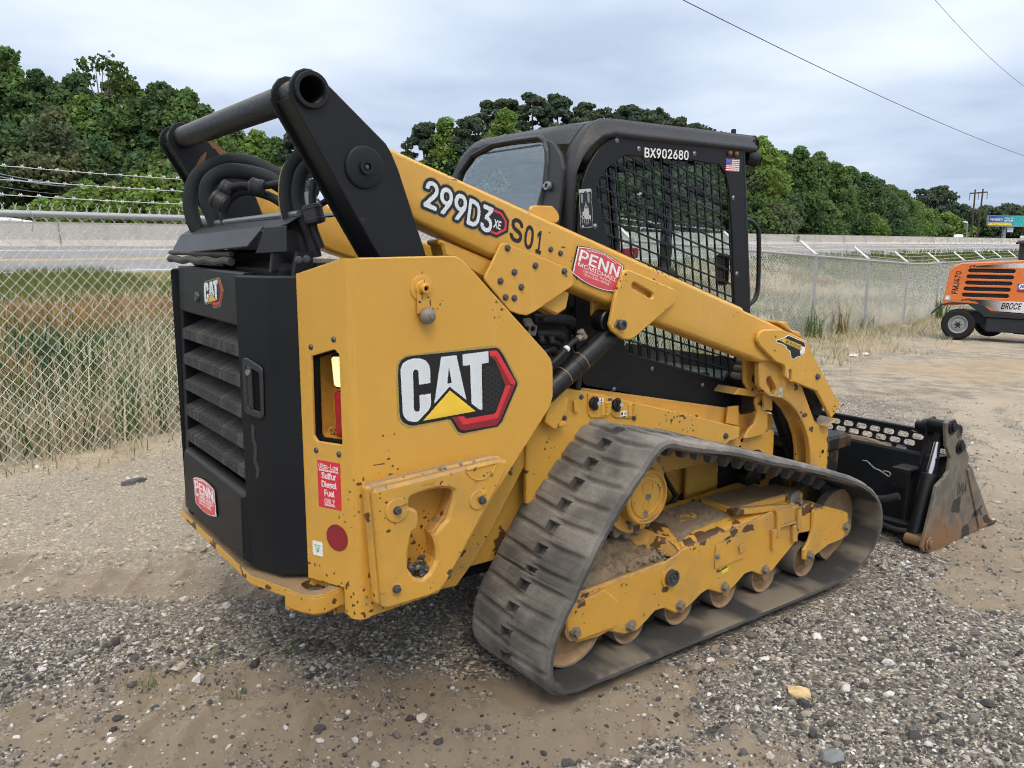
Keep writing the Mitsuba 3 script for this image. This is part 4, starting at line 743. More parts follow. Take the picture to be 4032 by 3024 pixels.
tg = np.roll(bp_, -3, 0) - np.roll(bp_, 3, 0); tg /= np.linalg.norm(tg, axis=1, keepdims=True)
nrm_ = np.stack([tg[:, 1], -tg[:, 0]], 1)
if ((bp_ - A3([1.0, .4]))*nrm_).sum() < 0: nrm_ = -nrm_
NP = 53; ph = np.arange(M_)/M_*NP
ys = np.r_[YI, YI - .012, np.linspace(YI - .035, -.768, 8), -.771, -.80, -.829, np.linspace(-.832, YO + .035, 9), YO + .012, YO]
rows = []
for y in ys:
    e = min(abs(y - YI), abs(y - YO))
    half = 0.0 if y < -.805 else .36
    fr_ = (ph + half + .10*math.sin(y*9)) % 1.0
    gr = 1 - sstep0(.33, .47, np.abs(fr_ - .5))           # 1 on the lug, 0 in the groove
    g2 = .35*(1 - np.clip(np.abs(fr_ - .62)/.05, 0, 1))
    h = (-.014*(1 - gr) - .006*g2)*(.12 + .88*sstep0(.0, .075, e))
    h += .0035*(meshkit.noise(np.column_stack([bp_*22, np.full(M_, y*22)]), 3) - .5)
    if -.830 < y < -.770: h = np.where(np.abs(((ph + .13) % 1.0) - .5) < .20, -.036, h)
    h = h - (.020 if e < .002 else .007 if e < .02 else .001)
    rows.append(np.column_stack([bp_[:, 0] + nrm_[:, 0]*h, np.full(M_, y), bp_[:, 1] + nrm_[:, 1]*h]))
for y in (YO, YO + .02, -.95, -.80, -.66, YI - .02, YI):
    h = -.034 if abs(y - YO) < .001 or abs(y - YI) < .001 else -.044
    rows.append(np.column_stack([bp_[:, 0] + nrm_[:, 0]*h, np.full(M_, y), bp_[:, 1] + nrm_[:, 1]*h]))
K_ = len(rows); V = np.stack(rows, 1).reshape(-1, 3)
a, b = np.meshgrid(np.arange(M_), np.arange(K_), indexing='ij'); nx = lambda i, j: (i % M_)*K_ + j % K_
F = np.stack([np.stack([nx(a, b), nx(a + 1, b), nx(a + 1, b + 1)], -1), np.stack([nx(a, b), nx(a + 1, b + 1), nx(a, b + 1)], -1)], 2)
inner = np.zeros((M_, K_), bool); inner[:, len(ys):K_ - 1] = True
Fi = F[inner].reshape(-1, 3); Fo = F[~inner].reshape(-1, 3)
if orient((V, np.vstack([Fi, Fo])))[1][0, 0] != Fi[0, 0]: Fi, Fo = Fi[:, ::-1], Fo[:, ::-1]
RT = add(L+'rubber_track', (V, Fo), 'm_rubber', 38)
scene[L+'rubber_track_001'] = {**scene[RT], 'to_world': T().scale([1, -1, 1])}
add(RT+'__inner_face', (V, Fi), 'm_rubberin', 38)
scene[L+'rubber_track_001__inner_face'] = {**scene[RT+'__inner_face'], 'to_world': T().scale([1, -1, 1])}
lug = lathe([(0, .030), (.020, .026), (.052, .014), (.054, 0)], (0, 0, 0), (0, 0, 1), 4, PI/4)
lug = (lug[0]*A3([1, 1.5, 1]), lug[1]); lugs = []
for k in range(NP):
    i = int((k + .38)/NP*M_) % M_; t_ = tg[i]; n_ = -nrm_[i]; o = bp_[i] + n_*.043
    v = np.column_stack([o[0] + lug[0][:, 0]*t_[0] + lug[0][:, 2]*n_[0], -.80 + lug[0][:, 1], o[1] + lug[0][:, 0]*t_[1] + lug[0][:, 2]*n_[1]])
    o1 = orient((v, lug[1])); lugs.append(o1)
    add(RT+'__drive_lug', o1, 'm_rubber_flat', 20)
FA = frame_y(YO - .0005, (2.02, .12), (2.085, .235))[0]
# bright scuffs and moulded letters on the belt's inner face are left to the material
# --- track frame: outer side plate with scallops, top sheets, inner plate
tf = Polygon([(0.223,0.137),(0.335,0.128),(0.388,0.136),(0.471,0.098),(0.543,0.095),(0.6,0.126),(0.642,0.152),(0.69,0.149),(0.766,0.106),(0.816,0.107),(0.87,0.128),(0.916,0.152),(0.959,0.162),(1.051,0.121),(1.102,0.118),(1.151,0.141),(1.206,0.173),(1.254,0.173)] + [(1.34,0.131),(1.404,0.141),(1.566,0.24),(1.591,0.278),(1.665,0.288),(1.672,0.327),(1.684,0.381),(1.595,0.405),(1.581,0.427),(1.405,0.428),(1.373,0.432)] + [(1.216,0.41),(1.079,0.405),(0.925,0.395),(0.822,0.388),(0.779,0.381)] + [(0.785,0.397),(0.77,0.371),(0.68,0.349),(0.205,0.332),(0.172,0.308),(0.155,0.253),(0.185,0.187)])
tf = rp(tf, .005)
TF = add(L+'track_frame', plate(tf, -.94, -.925, 'y', .006), 'm_yellow_worn', 40)
add(L+'track_frame', mirror(plate(tf, -.94, -.925, 'y', .006)), 'm_yellow_worn', 40)
add(TF+'__inner_plate', plate(tf, -.66, -.645, 'y', .004), 'm_yellow_worn', 40)
# rounded top sheet of the raised front box
zt = [(0.783,0.38),(0.925,0.395),(1.216,0.408)]
prof = [(-.940, -.03), (-.938, -.012), (-.928, .004), (-.910, .016), (-.885, .024), (-.80, .040), (-.66, .055), (-.645, .055)]
xs_ = np.linspace(.775, 1.56, 16); secs = []
for x in xs_:
    z = np.interp(x, [.78, .925, 1.216, 1.40, 1.6], [.378, .397, .407, .418, .425])
    secs.append(A3([(x, a, z + b) for a, b in prof]))
add(TF+'__top_sheet', loft(secs), 'm_yellow_worn', True)
wedge = [(.55, -.935), (.785, -.935), (.80, -.90), (.72, -.80), (.66, -.645), (.30, -.645), (.205, -.80), (.20, -.935)]
add(TF+'__rear_tray', cat(plate(wedge, .325, .333, 'z', .003), plate([(.20, .32), (.69, .345), (.69, .355), (.20, .336)], -.935, -.65, 'y', .002)), 'm_yellow_worn', 40)
gus = A3([(.785, -.938, .378), (.80, -.915, .40), (.755, -.80, .425), (.66, -.66, .47), (.645, -.66, .345), (.70, -.80, .345), (.765, -.932, .352)])
fg = np.array([[0, 1, 6], [1, 2, 6], [2, 5, 6], [2, 3, 5], [3, 4, 5]])
add(TF+'__gusset', cat((gus, fg), (gus + A3([.006, 0, 0]), fg[:, ::-1])), 'm_yellow_worn', False)
def mound(x0, x1, y0, y1, zf, amp, seed, n=46):
    gx, gy = np.meshgrid(np.linspace(0, 1, n), np.linspace(0, 1, n), indexing='ij')
    x = x0 + (x1 - x0)*gx; y = y0 + (y1 - y0)*gy
    e = np.clip(np.minimum(np.minimum(gx, 1 - gx), np.minimum(gy, 1 - gy))*7, 0, 1)
    h = amp*e*(.45 + 1.1*meshkit.fbm(np.stack([x*9, y*9, x*0], -1), 4, seed) + .25*meshkit.noise(np.stack([x*60, y*60, x*0], -1), seed))
    z = zf(x, y) - .012*(1 - e) + h
    i = np.arange(n*n).reshape(n, n); f = np.vstack([np.stack([i[:-1, :-1], i[1:, :-1], i[1:, 1:]], -1).reshape(-1, 3), np.stack([i[:-1, :-1], i[1:, 1:], i[:-1, 1:]], -1).reshape(-1, 3)])
    return np.stack([x, y, z], -1).reshape(-1, 3), f
add(TF+'__dirt_heap', mound(.24, .76, -.93, -.66, lambda x, y: .338 + .03*sstep0(-.80, -.70, y), .036, 4, 70), 'm_dirt', True)
add(TF+'__dirt_layer', mound(.80, 1.42, -.905, -.65, lambda x, y: .410 + .02*(x - .8) + .055*(y + .92)/.27*.6, .012, 6), 'm_dirt', True)
peb = []
def pebble(p, r, squash=.7):
    m = trimesh.creation.icosphere(subdivisions=1, radius=1.0); v = np.array(m.vertices)
    v = v*(1 + .35*(rng.random((len(v), 1)) - .5))*A3([1, rng.uniform(.6, 1), squash])*r; a = rng.uniform(0, 6.3); c, s = math.cos(a), math.sin(a)
    return np.column_stack([v[:, 0]*c - v[:, 1]*s, v[:, 0]*s + v[:, 1]*c, v[:, 2]]) + A3(p), np.array(m.faces)
for k in range(420):
    x = rng.uniform(.40, .73); y = rng.uniform(-.925, -.70)
    if x - .3 > .0 and rng.random() < np.clip((x - .34)*3.2, 0, 1): peb.append(pebble((x, y, .352 + .022*rng.random()), rng.uniform(.004, .011)))
add(TF+'__tray_grit', cat(peb), 'm_dirt', 30)
labels[TF+'__tray_grit'] = {'kind': 'stuff'}
# rear idler guard plate, service cover, grease cover, tensioner clamp
gd = rp([(0.219,0.153),(0.164,0.209),(0.153,0.258),(0.179,0.303),(0.35,0.325),(0.422,0.257),(0.422,0.163),(0.402,0.152)], .010)
add(TF+'__guard_plate', plate(gd, -.955, -.94, 'y', .006), 'm_yellow_worn', 40)
sd = rp([(0.991,0.361),(1.176,0.375),(1.196,0.258),(0.993,0.248)], .006)
sk = add(TF+'__service_cover', cat(plate(sd, -.948, -.94, 'y', .003), plate(rp([(1.136,0.326),(1.183,0.332),(1.186,0.297),(1.143,0.288)], .003), -.958, -.946, 'y', .003)), 'm_yellow_worn')
q = [(1.003,0.306)][0]; add(TF+'__bolt', bolt((q[0], -.948, q[1]), r=.0085), 'm_zinc')
q = [(0.716,0.283)][0]
add(TF+'__grease_cap', cat(lathe([(0, 0), (0, .050), (.006, .048), (.008, .040), (.008, 0)], (q[0], -.94, q[1]), (0, -1, 0), 32)), 'm_yellow_worn', 40)
add(TF+'__grease_fitting', cat(lathe([(0, 0), (0, .034), (.018, .034), (.018, .026), (.010, .024), (.010, 0)], (q[0], -.947, q[1]), (0, -1, 0), 28), *[cyl((q[0] + .012*math.cos(t), -.95, q[1] + .012*math.sin(t)), (q[0] + .012*math.cos(t), -.966, q[1] + .012*math.sin(t)), .006, 8) for t in (0.4, 2.5, 4.6)]), 'm_boltdark', 30)
wl = [(1.041,0.23),(1.088,0.236),(1.086,0.219),(1.047,0.214)]
WK = add(TF+'__warning_label', plate(wl, -.9415, -.9402, 'y', 0), 'm_labelyellow')
# front idler bracket
ib = rp([(1.661,0.39),(1.761,0.389),(1.907,0.34),(1.96,0.317),(1.965,0.276),(1.948,0.207),(1.925,0.187),(1.808,0.183),(1.692,0.149),(1.634,0.145),(1.608,0.154),(1.605,0.203),(1.649,0.248),(1.667,0.296)], .010)
IB = add(L+'idler_bracket', plate(ib, -.962, -.944, 'y', .006), 'm_yellow_worn', 40)
add(L+'idler_bracket', mirror(plate(ib, -.962, -.944, 'y', .006)), 'm_yellow_worn', 40)
add(IB+'__yoke', cat(bx(1.30, 1.72, -.93, -.66, .30, .37, .02), plate(rp([(1.583,0.408),(1.668,0.426),(1.772,0.384),(1.685,0.372),(1.678,0.274),(1.596,0.283)], .006), -.945, -.90, 'y', .006)), 'm_yellow_worn', 40)
for pp in ([(1.365,0.35),(1.399,0.35),(1.398,0.259),(1.376,0.248)], [(1.518,0.336),(1.544,0.341),(1.564,0.254),(1.528,0.257)], [(1.382,0.443),(1.414,0.423),(1.428,0.358),(1.416,0.297),(1.4,0.315),(1.396,0.399)], [(1.552,0.411),(1.578,0.413),(1.585,0.361),(1.569,0.3),(1.556,0.317)], [(1.358,0.351),(1.54,0.36),(1.547,0.344),(1.42,0.349)]):
    add(IB+'__rib', plate(rp(pp, .003), -.958, -.938, 'y', .004), 'm_yellow_worn')
add(IB+'__clamp_block', cat(bx(1.16, 1.54, -.90, -.70, .44, .475, .008), plate([(1.14, .455), (1.53, .405), (1.55, .43), (1.16, .485)], -.93, -.90, 'y', .005), bx(1.53, 1.66, -.90, -.74, .39, .47, .012)), 'm_yellow_worn')
cdq = [(1.587,0.432)][0]
add(IB+'__clamp_disc', cat(lathe([(0, 0), (0, .046), (.05, .046), (.056, .040), (.056, .012), (.056, 0)], (cdq[0], -.86, cdq[1]), (0.1, -1, .05), 30), lathe([(.05, 0), (.05, .016), (.078, .014), (.078, 0)], (cdq[0] + .006, -.86, cdq[1]), (.1, -1, .05), 6)), 'm_boltdirty', 30)
# rollers and idlers: dished wheels, rims at both sides
def wheel(x, z, r, y0, y1, key, n=44):
    w = y0 - y1
    prof = [(0, 0), (0, r*.30), (w*.06, r*.32), (w*.14, r*.55), (w*.16, r*.80), (w*.05, r*.90), (0, r*.985), (.004, r), (w - .004, r), (w, r*.98), (w, 0)]
    k = add(key, lathe(prof, (x, y1, z), (0, 1, 0), n), 'm_roller', 30)
    add(k+'__rim', lathe([(0, r*.955), (0, r*1.0), (.004, r*1.004), (w, r*1.004), (w, r*.95)], (x, y1 - .001, z), (0, 1, 0), n), 'm_boltdirty', 30)
    add(k+'__hub', cyl((x, y1 + .02, z), (x, -.95 if r > .1 else -.945, z), r*.30 if r < .1 else .05, 20), 'm_roller', 40)
    add(key, mirror(lathe(prof, (x, y1, z), (0, 1, 0), 24)), 'm_roller', 30)
rb = [(0.511,0.119),(0.799,0.132),(1.083,0.142),(1.362,0.154),(1.675,0.161)]
for x, z in rb: wheel(x - .004, .1285, .083, -.70, -.925, L+'track_roller')
wheel(.205, .205, .160, -.70, -.925, L+'rear_idler')
wheel(1.965, .238, .185, -.862, -.905, L+'front_idler')
wheel(1.965, .238, .185, -.70, -.743, L+'front_idler')
for q in [(0.199,0.196),(0.496,0.13),(0.782,0.142),(1.064,0.152),(1.342,0.164),(1.652,0.17),(1.939,0.253)]:
    yb_ = -.962 if q[0] > 1.5 else -.955 if q[0] < .3 else -.94
    add(TF+'__axle_bolt', bolt((q[0], yb_, q[1]), r=.0165, wash=1.35, h=.022), 'm_boltdirty')
# --- elevated sprocket with the final drive
hx, hz = .655, .612
FD_ = add(L+'final_drive', cat(lathe([(0, 0), (0, .075), (.20, .085), (.10, .100), (.115, .118), (.20, .118), (.216, .116), (.222, .109), (.222, .103), (.212, .098), (.212, 0)], (hx, -.645, hz), (0, -1, 0), 48)), 'm_yellow_worn', 35)
add(L+'final_drive', mirror(lathe([(0, 0), (0, .112), (.21, .112), (.21, 0)], (hx, -.645, hz), (0, -1, 0), 28)), 'm_yellow_worn', 35)
add(FD_+'__cover', cat(lathe([(0, 0), (0, .088), (.005, .088), (.009, .083), (.009, .070), (.006, .068), (.006, 0)], (hx, -.856, hz), (0, -1, 0), 44), plate(rp(sbox(hx - .030, hz + .025, hx + .030, hz + .062), .004).difference(rp(sbox(hx - .027, hz + .028, hx + .027, hz + .059), .003)), -.8645, -.861, 'y', 0), plate(Point(hx - .006, hz - .035).buffer(.020, 8).difference(Point(hx - .006, hz - .035).buffer(.0175, 8)), -.8645, -.861, 'y', 0)), 'm_yellow', 40)
for dx, dz in ((.003, .002), (-.010, -.068)): add(FD_+'__plug', lathe([(0, 0), (0, .0125), (.006, .012), (.006, .006), (.002, .005), (.002, 0)], (hx + dx, -.862, hz + dz), (0, -1, 0), 18), 'm_zinc')
tn = 19; ang = np.arange(tn*8)*2*PI/(tn*8); tr_ = np.array([.204, .199, .190, .182, .182, .190, .199, .204])
spk = Polygon([(hx + np.tile(tr_, tn)[i]*math.cos(a), hz + np.tile(tr_, tn)[i]*math.sin(a)) for i, a in enumerate(ang)])
SPK = both(L+'sprocket', plate(spk, -.775, -.705, 'y', .006), 'm_boltdirty', 25)
add(SPK+'__ring', lathe([(0, 0), (0, .155), (.012, .166), (.03, .166), (.03, 0)], (hx, -.770, hz), (0, -1, 0), 44), 'm_yellow_worn', 35)
for k in range(9):
    t = k*2*PI/9 + .3; add(SPK+'__bolt', bolt((hx + .140*math.cos(t), -.800, hz + .140*math.sin(t)), r=.010), 'm_boltdirty')
# --- hull side behind the track, with its mounting plate
both(L+'rear_hull', plate([(-.60, .35), (-.10, .33), (.00, .43), (.16, .66), (.31, .88), (.30, 1.02), (-.60, 1.02)], -.605, -.59, 'y', .004), 'm_yellow_worn')
both(L+'hull_side', plate([(-.40, .36), (1.90, .36), (1.90, .75), (.60, 1.02), (.20, 1.02), (-.40, .60)], -.535, -.515, 'y', .003), 'm_yellow_worn')
MP = add(L+'mounting_plate', plate(rp([(1.256,0.316),(1.267,0.35),(1.321,0.52),(1.355,0.527),(1.452,0.523),(1.691,0.529),(1.711,0.263)], .01), -.565, -.548, 'y', .004), 'm_blackpaint')
for q in [(1.351,0.486),(1.354,0.392)]: add(MP+'__bolt', bolt((q[0], -.566, q[1]), r=.012), 'm_boltdirty')
add(MP+'__arm', cat(cyl((1.55, -.56, .50), (1.55, -.70, .50), .06, 20), bx(1.42, 1.75, -.62, -.56, .42, .60, .03)), 'm_blackpaint', 40)
add(L+'drive_hose', tube([(a, -.60, b) for a, b in [(1.008,0.667),(1.002,0.617),(1.04,0.56),(1.096,0.487),(1.109,0.461),(1.059,0.424),(1.036,0.394)]], .012, 10), 'm_hose', 60)
# ================================================================ multi-purpose bucket on the coupler
BKT = L+'bucket'
plateA = rc(Polygon([(2.667,0.7),(2.712,0.711),(2.769,0.708),(2.804,0.655),(2.881,0.574),(2.962,0.47),(2.956,0.406),(3.187,0.022),(3.145,0.006),(2.844,-0.017),(2.723,-0.036),(2.641,-0.024),(2.549,0.012),(2.53,0.038),(2.542,0.07),(2.596,0.242),(2.628,0.361),(2.702,0.391),(2.744,0.422),(2.751,0.495),(2.698,0.565),(2.681,0.623)]), .008)
for m in (plate(plateA, -1.055, -1.035, 'y', .004), mirror(plate(plateA, -1.055, -1.035, 'y', .004))): add(BKT+'__side_plate', m, 'm_wornsteel', 30)
plateB = Polygon([(3.018,0.413),(3.051,0.393),(3.345,0.034),(3.43,-0.032),(3.29,-0.044),(3.129,-0.002),(2.993,0.241)])
add(BKT+'__side_cutter', plate(plateB, -1.034, -1.015, 'y', .004), 'm_wornsteel'); add(BKT+'__side_cutter', mirror(plate(plateB, -1.034, -1.015, 'y', .004)), 'm_wornsteel')
add(BKT+'__side_rib', cat(plate(rp([(2.935,0.404),(2.963,0.407),(3.188,0.025),(3.151,0.017)], .004), -1.064, -1.053, 'y', .003)), 'm_wornsteel')
a0 = [(2.864,0.261),(2.955,0.266),(2.937,0.338)]
FK, lk = frame_y(-1.0565, a0[0], a0[1])
em = [(0, 0), (lk, 0), (lk, lk*.86), (0, lk*.86)]
add(BKT+'__embossed_panel', plate(Polygon(em).difference(Polygon(em).buffer(-.004)), -.001, .0035, 'z', .001, FK), 'm_wornsteel')
add(BKT+'__embossed_letters', text('CAT', FK, lk*.72, lk*.5, -.0005, .004, True, (lk*.14, lk*.18)), 'm_wornsteel')
# floor, curved shell, cutting edge
shellp = [(2.87, .48), (2.84, .30), (2.81, .14), (2.82, .05), (2.86, .015), (3.30, .004), (3.30, .018), (2.87, .032), (2.83, .065), (2.83, .15), (2.86, .30), (2.89, .48)]
add(BKT+'__shell', plate(shellp, -1.035, 1.035, 'y', .002), 'm_wornsteel')
add(BKT+'__cutting_edge', plate([(3.18, -.004), (3.42, -.006), (3.42, .006), (3.18, .022)], -1.04, 1.04, 'y', .002), 'm_wornsteel')
back_ = cat(plate([(2.755, .470), (2.83, .452), (2.86, .455), (2.85, .480), (2.765, .486)], -.99, .99, 'y', .002), plate([(2.755, .475), (2.77, .475), (2.745, .27), (2.72, .10), (2.70, .10), (2.728, .27)], -.99, .99, 'y', .002), bx(2.66, 2.83, -.99, .99, .05, .10, .01))
add(BKT+'__back', back_, 'm_black', 30)
FRS = (A3([2.7357, 0, 0]), A3([0, -1.0, 0]), A3([.143, 0, 1.0])/1.0102, A3([-1.0, 0, .143])/1.0102)
k_ = 1.0102
gp = Polygon([(-.95, .44*k_), (.905, .45*k_), (.905, .575*k_), (.80, .588*k_), (.74, .60*k_), (-.80, .60*k_), (-.95, .575*k_)])
sl = []
for r_, (z_, o_) in enumerate(((.563, .0), (.523, .0425), (.483, .0))):
    for i in range(21):
        u_ = .835 - o_ - i*.0855
        if r_ == 2 and i == 0: continue
        sl.append(LineString([(u_ - .018, z_*k_), (u_ + .018, z_*k_)]).buffer(.0155, quad_segs=5))
add(BKT+'__spill_guard', plate(gp.difference(union_all(sl)), -.006, .006, 'z', .002, FRS), 'm_black')
add(BKT+'__guard_lip', tube([(2.7357 + .143*.60, y, .602) for y in np.linspace(.90, -.80, 14)] + [(2.7357 + .143*.585, -.91, .580)], .011, 8, 0), 'm_black')
for s in (1, -1):
    f = (lambda m: m) if s > 0 else mirror
    cy0, cy1 = A3([2.640, -.955, .050]), A3([2.745, -.955, .385]); dd = (cy1 - cy0)/np.linalg.norm(cy1 - cy0)
    ck = add(BKT+'__clam_cylinder', f(cat(cyl(cy0, cy1, .050, 28, .004), cyl(cy0 + A3([0, -.055, -.01]), cy0 + A3([0, .055, -.01]), .05, 24, .006))), 'm_blackpaint', 45)
    add(BKT+'__clam_rod', f(cyl(cy1, cy1 + dd*.20, .024, 20)), 'm_chrome', 60)
    tp = cy1 + dd*.255
    add(BKT+'__rod_eye', f(cat(cyl(tp + A3([0, .10, 0]), tp + A3([0, -.10, 0]), .042, 22, .006), cyl(tp - dd*.075, tp, .034, 20), cyl(tp + A3([0, .10, 0]), tp + A3([0, .135, 0]), .027, 16))), 'm_black', 40)
    add(BKT+'__ear', f(cat(*[plate(rp([(tp[0] - .05, tp[2] + .05), (tp[0] + .04, tp[2] + .06), (tp[0] + .06, tp[2] - .02), (tp[0] + .02, tp[2] - .24), (tp[0] - .05, tp[2] - .28), (tp[0] - .09, tp[2] - .20), (tp[0] - .05, tp[2] - .04)], .02), y_, y_ + .014, 'y', .003) for y_ in (-.905,)])), 'm_black')
    for p_ in [(2.732,0.669),(2.836,0.546),(2.594,0.047)]:
        add(BKT+'__pin', f(cat(cyl((p_[0], -1.056, p_[1]), (p_[0], -1.066, p_[1]), .040, 26, .004), cyl((p_[0], -1.064, p_[1]), (p_[0], -1.078, p_[1]), .024, 22, .003), cyl((p_[0], -1.04, p_[1]), (p_[0], -.93, p_[1]), .03, 16))), 'm_wornsteel' if p_[1] < .2 else 'm_black', 40)
    add(BKT+'__step', f(cat(bx(2.63, 2.75, -.90, -.80, .395, .412, .004), bx(2.63, 2.645, -.90, -.80, .30, .40, .003), plate([(2.63, .36), (2.67, .34), (2.65, .14), (2.62, .13)], -.90, -.885, 'y', .003))), 'm_black')
    add(BKT+'__lower_hose', f(tube([(2.60, -.55, .10), (2.60, -.72, .085), (2.59, -.86, .075), (2.60, -.93, .08)], .015, 10)), 'm_hose', 60)
    add(BKT+'__upper_hose', f(tube([(2.58, -.55, .20), (2.57, -.68, .22), (2.56, -.80, .235), (2.58, -.88, .27)], .022, 10)), 'm_sleeve', 60)
add(BKT+'__dirt', mound(2.765, 2.85, -.80, .80, lambda x, y: .478 + 0*x, .022, 8, 40), 'm_dirt', True)
sc = [(-0.56,0.376),(-0.587,0.379),(-0.616,0.361),(-0.641,0.347),(-0.664,0.345),(-0.684,0.338),(-0.708,0.329),(-0.731,0.321),(-0.737,0.339),(-0.714,0.347),(-0.692,0.342)]
add(BKT+'__scratch', tube([(2.75 - (.45 - b)*.13, a, b) for a, b in sc], .0022, 4, 4), 'm_labelgrey')
# ================================================================ maker's emblem on the flank and on the door
lg = {
 'edge': [[(-0.445,1.203),(-0.442,1.24),(-0.433,1.256),(-0.418,1.266),(-0.396,1.27),(-0.075,1.277),(-0.05,1.275),(-0.032,1.266),(-0.014,1.242),(0.004,1.21),(0.048,1.14),(0.049,1.129),(-0.019,0.999),(-0.032,0.987),(-0.045,0.981),(-0.194,0.973),(-0.208,0.976),(-0.218,0.985),(-0.249,1.029),(-0.256,1.032),(-0.388,1.025),(-0.41,1.029),(-0.43,1.042),(-0.441,1.058),(-0.444,1.077)]],
 'back': [[(-0.439,1.202),(-0.436,1.237),(-0.427,1.253),(-0.409,1.262),(-0.387,1.265),(-0.07,1.268),(-0.053,1.268),(-0.039,1.262),(-0.022,1.242),(0.04,1.136),(0.04,1.123),(-0.027,1),(-0.045,0.985),(-0.189,0.98),(-0.203,0.984),(-0.213,0.99),(-0.241,1.034),(-0.253,1.037),(-0.385,1.032),(-0.405,1.037),(-0.423,1.048),(-0.433,1.063),(-0.436,1.08)]],
 'silver': [[(-0.429,1.205),(-0.429,1.225),(-0.421,1.242),(-0.403,1.252),(-0.381,1.256),(-0.356,1.254),(-0.336,1.246),(-0.323,1.23),(-0.319,1.215),(-0.319,1.169),(-0.362,1.167),(-0.363,1.207),(-0.366,1.215),(-0.373,1.219),(-0.379,1.218),(-0.384,1.211),(-0.383,1.091),(-0.381,1.083),(-0.374,1.078),(-0.366,1.077),(-0.361,1.083),(-0.36,1.089),(-0.361,1.132),(-0.318,1.133),(-0.317,1.102),(-0.32,1.088),(-0.328,1.077),(-0.369,1.044),(-0.387,1.045),(-0.405,1.051),(-0.418,1.064),(-0.424,1.076)],
   [(-0.276,1.253),(-0.216,1.254),(-0.177,1.096),(-0.244,1.149),(-0.305,1.097)], [(-0.191,1.255),(-0.085,1.258),(-0.084,1.218),(-0.113,1.216),(-0.111,1.054),(-0.121,1.054),(-0.156,1.081),(-0.161,1.216),(-0.19,1.215)]],
 'ahole': [[(-0.246,1.216),(-0.235,1.161),(-0.253,1.161)]],
 'gold': [[(-0.349,1.044),(-0.243,1.136),(-0.139,1.052)]],
 'redl': [[(-0.079,1.259),(-0.05,1.258),(-0.039,1.246),(0.031,1.141),(0.031,1.128),(0.012,1.132),(-0.05,1.234),(-0.055,1.238),(-0.079,1.241)], [(-0.061,1.033),(-0.053,1.038),(-0.011,1.129),(0.011,1.13),(0.012,1.126),(-0.04,1.028),(-0.046,1.016),(-0.191,1.01),(-0.213,1.041),(-0.188,1.04),(-0.179,1.03)]],
 'redd': [[(-0.079,1.241),(-0.055,1.238),(-0.05,1.234),(0.011,1.131),(-0.011,1.129),(-0.055,1.222),(-0.06,1.226)], [(-0.237,1.043),(-0.213,1.041),(-0.191,1.01),(-0.046,1.016),(0.012,1.126),(0.031,1.128),(-0.032,1.01),(-0.049,0.991),(-0.184,0.989),(-0.203,0.995)]],
}
hexes = []
for i in range(5):
    for k in range(10 - abs(i - 1)):
        hx_, hy_ = 1525 + i*60, 420 + 86*k + (43 if i % 2 else 0) + 12*abs(i - 1) - i*9
        hexes.append((hx_, hy_))
def emblem(key, fr, f, hexon, goldm):
    """f maps the emblem's own plane coordinates into the frame"""
    P_ = {k: union_all([Polygon([f(q) for q in s]).buffer(0) for s in v]) for k, v in lg.items()}
    k = add(key, plate(P_['edge'], .0002, .0007, 'z', 0, fr), 'm_goldedge')
    add(k+'__background', plate(P_['back'], .0007, .0011, 'z', 0, fr), 'm_ink')
    add(k+'__letters', plate(P_['silver'].difference(P_['ahole']), .0011, .0016, 'z', 0, fr), 'm_silver')
    add(k+'__triangle', plate(P_['gold'], .0011, .0016, 'z', 0, fr), goldm)
    add(k+'__red_band', plate(P_['redl'], .0011, .0015, 'z', 0, fr), 'm_red'); add(k+'__red_band', plate(P_['redd'].difference(P_['redl']), .0011, .0015, 'z', 0, fr), 'm_reddark')
    return k
FM = frame_y(-.80)[0]
EK = emblem(L+'side_emblem', FM, lambda q: q, True, 'm_gold')
hp = [(-0.086,1.191),(-0.071,1.182),(-0.086,1.172),(-0.071,1.164)]
du = hp[1][0] - hp[0][0]; dv = hp[0][1] - hp[2][1]; hz_ = []
for i in range(-1, 4):
    for k in range(-1, 9):
        c = (hp[0][0] + i*du, hp[0][1] - k*dv - (dv/2 if i % 2 else 0)); p = Point(c)
        h6 = Polygon([(c[0] + dv*.56*math.cos(t), c[1] + dv*.56*math.sin(t)) for t in np.arange(6)*PI/3]); hz_.append(h6.difference(h6.buffer(-.0014)))
hz_ = union_all(hz_).intersection(Polygon([(-0.106,1.205),(-0.06,1.205),(-0.019,1.129),(-0.055,1.047),(-0.106,1.047)]))
add(EK+'__honeycomb', plate(hz_, .0011, .0013, 'z', 0, FM), 'm_inkgrey')
sA = A3([lg['silver'][0][0], lg['silver'][2][1], lg['gold'][0][0]])       # three anchor points: C's left side, T's top right, triangle's left corner
dA = A3(uz([(-0.803,0.011,1.462),(-0.802,-0.154,1.498),(-0.804,-0.028,1.41)]))
Am = np.linalg.solve(np.column_stack([sA, np.ones(3)]), dA)
emblem(D+'__emblem', (FR[0] + FR[3]*.0045, FR[1], FR[2], FR[3]), lambda q: tuple(A3([q[0], q[1], 1]) @ Am), False, 'm_golddoor')
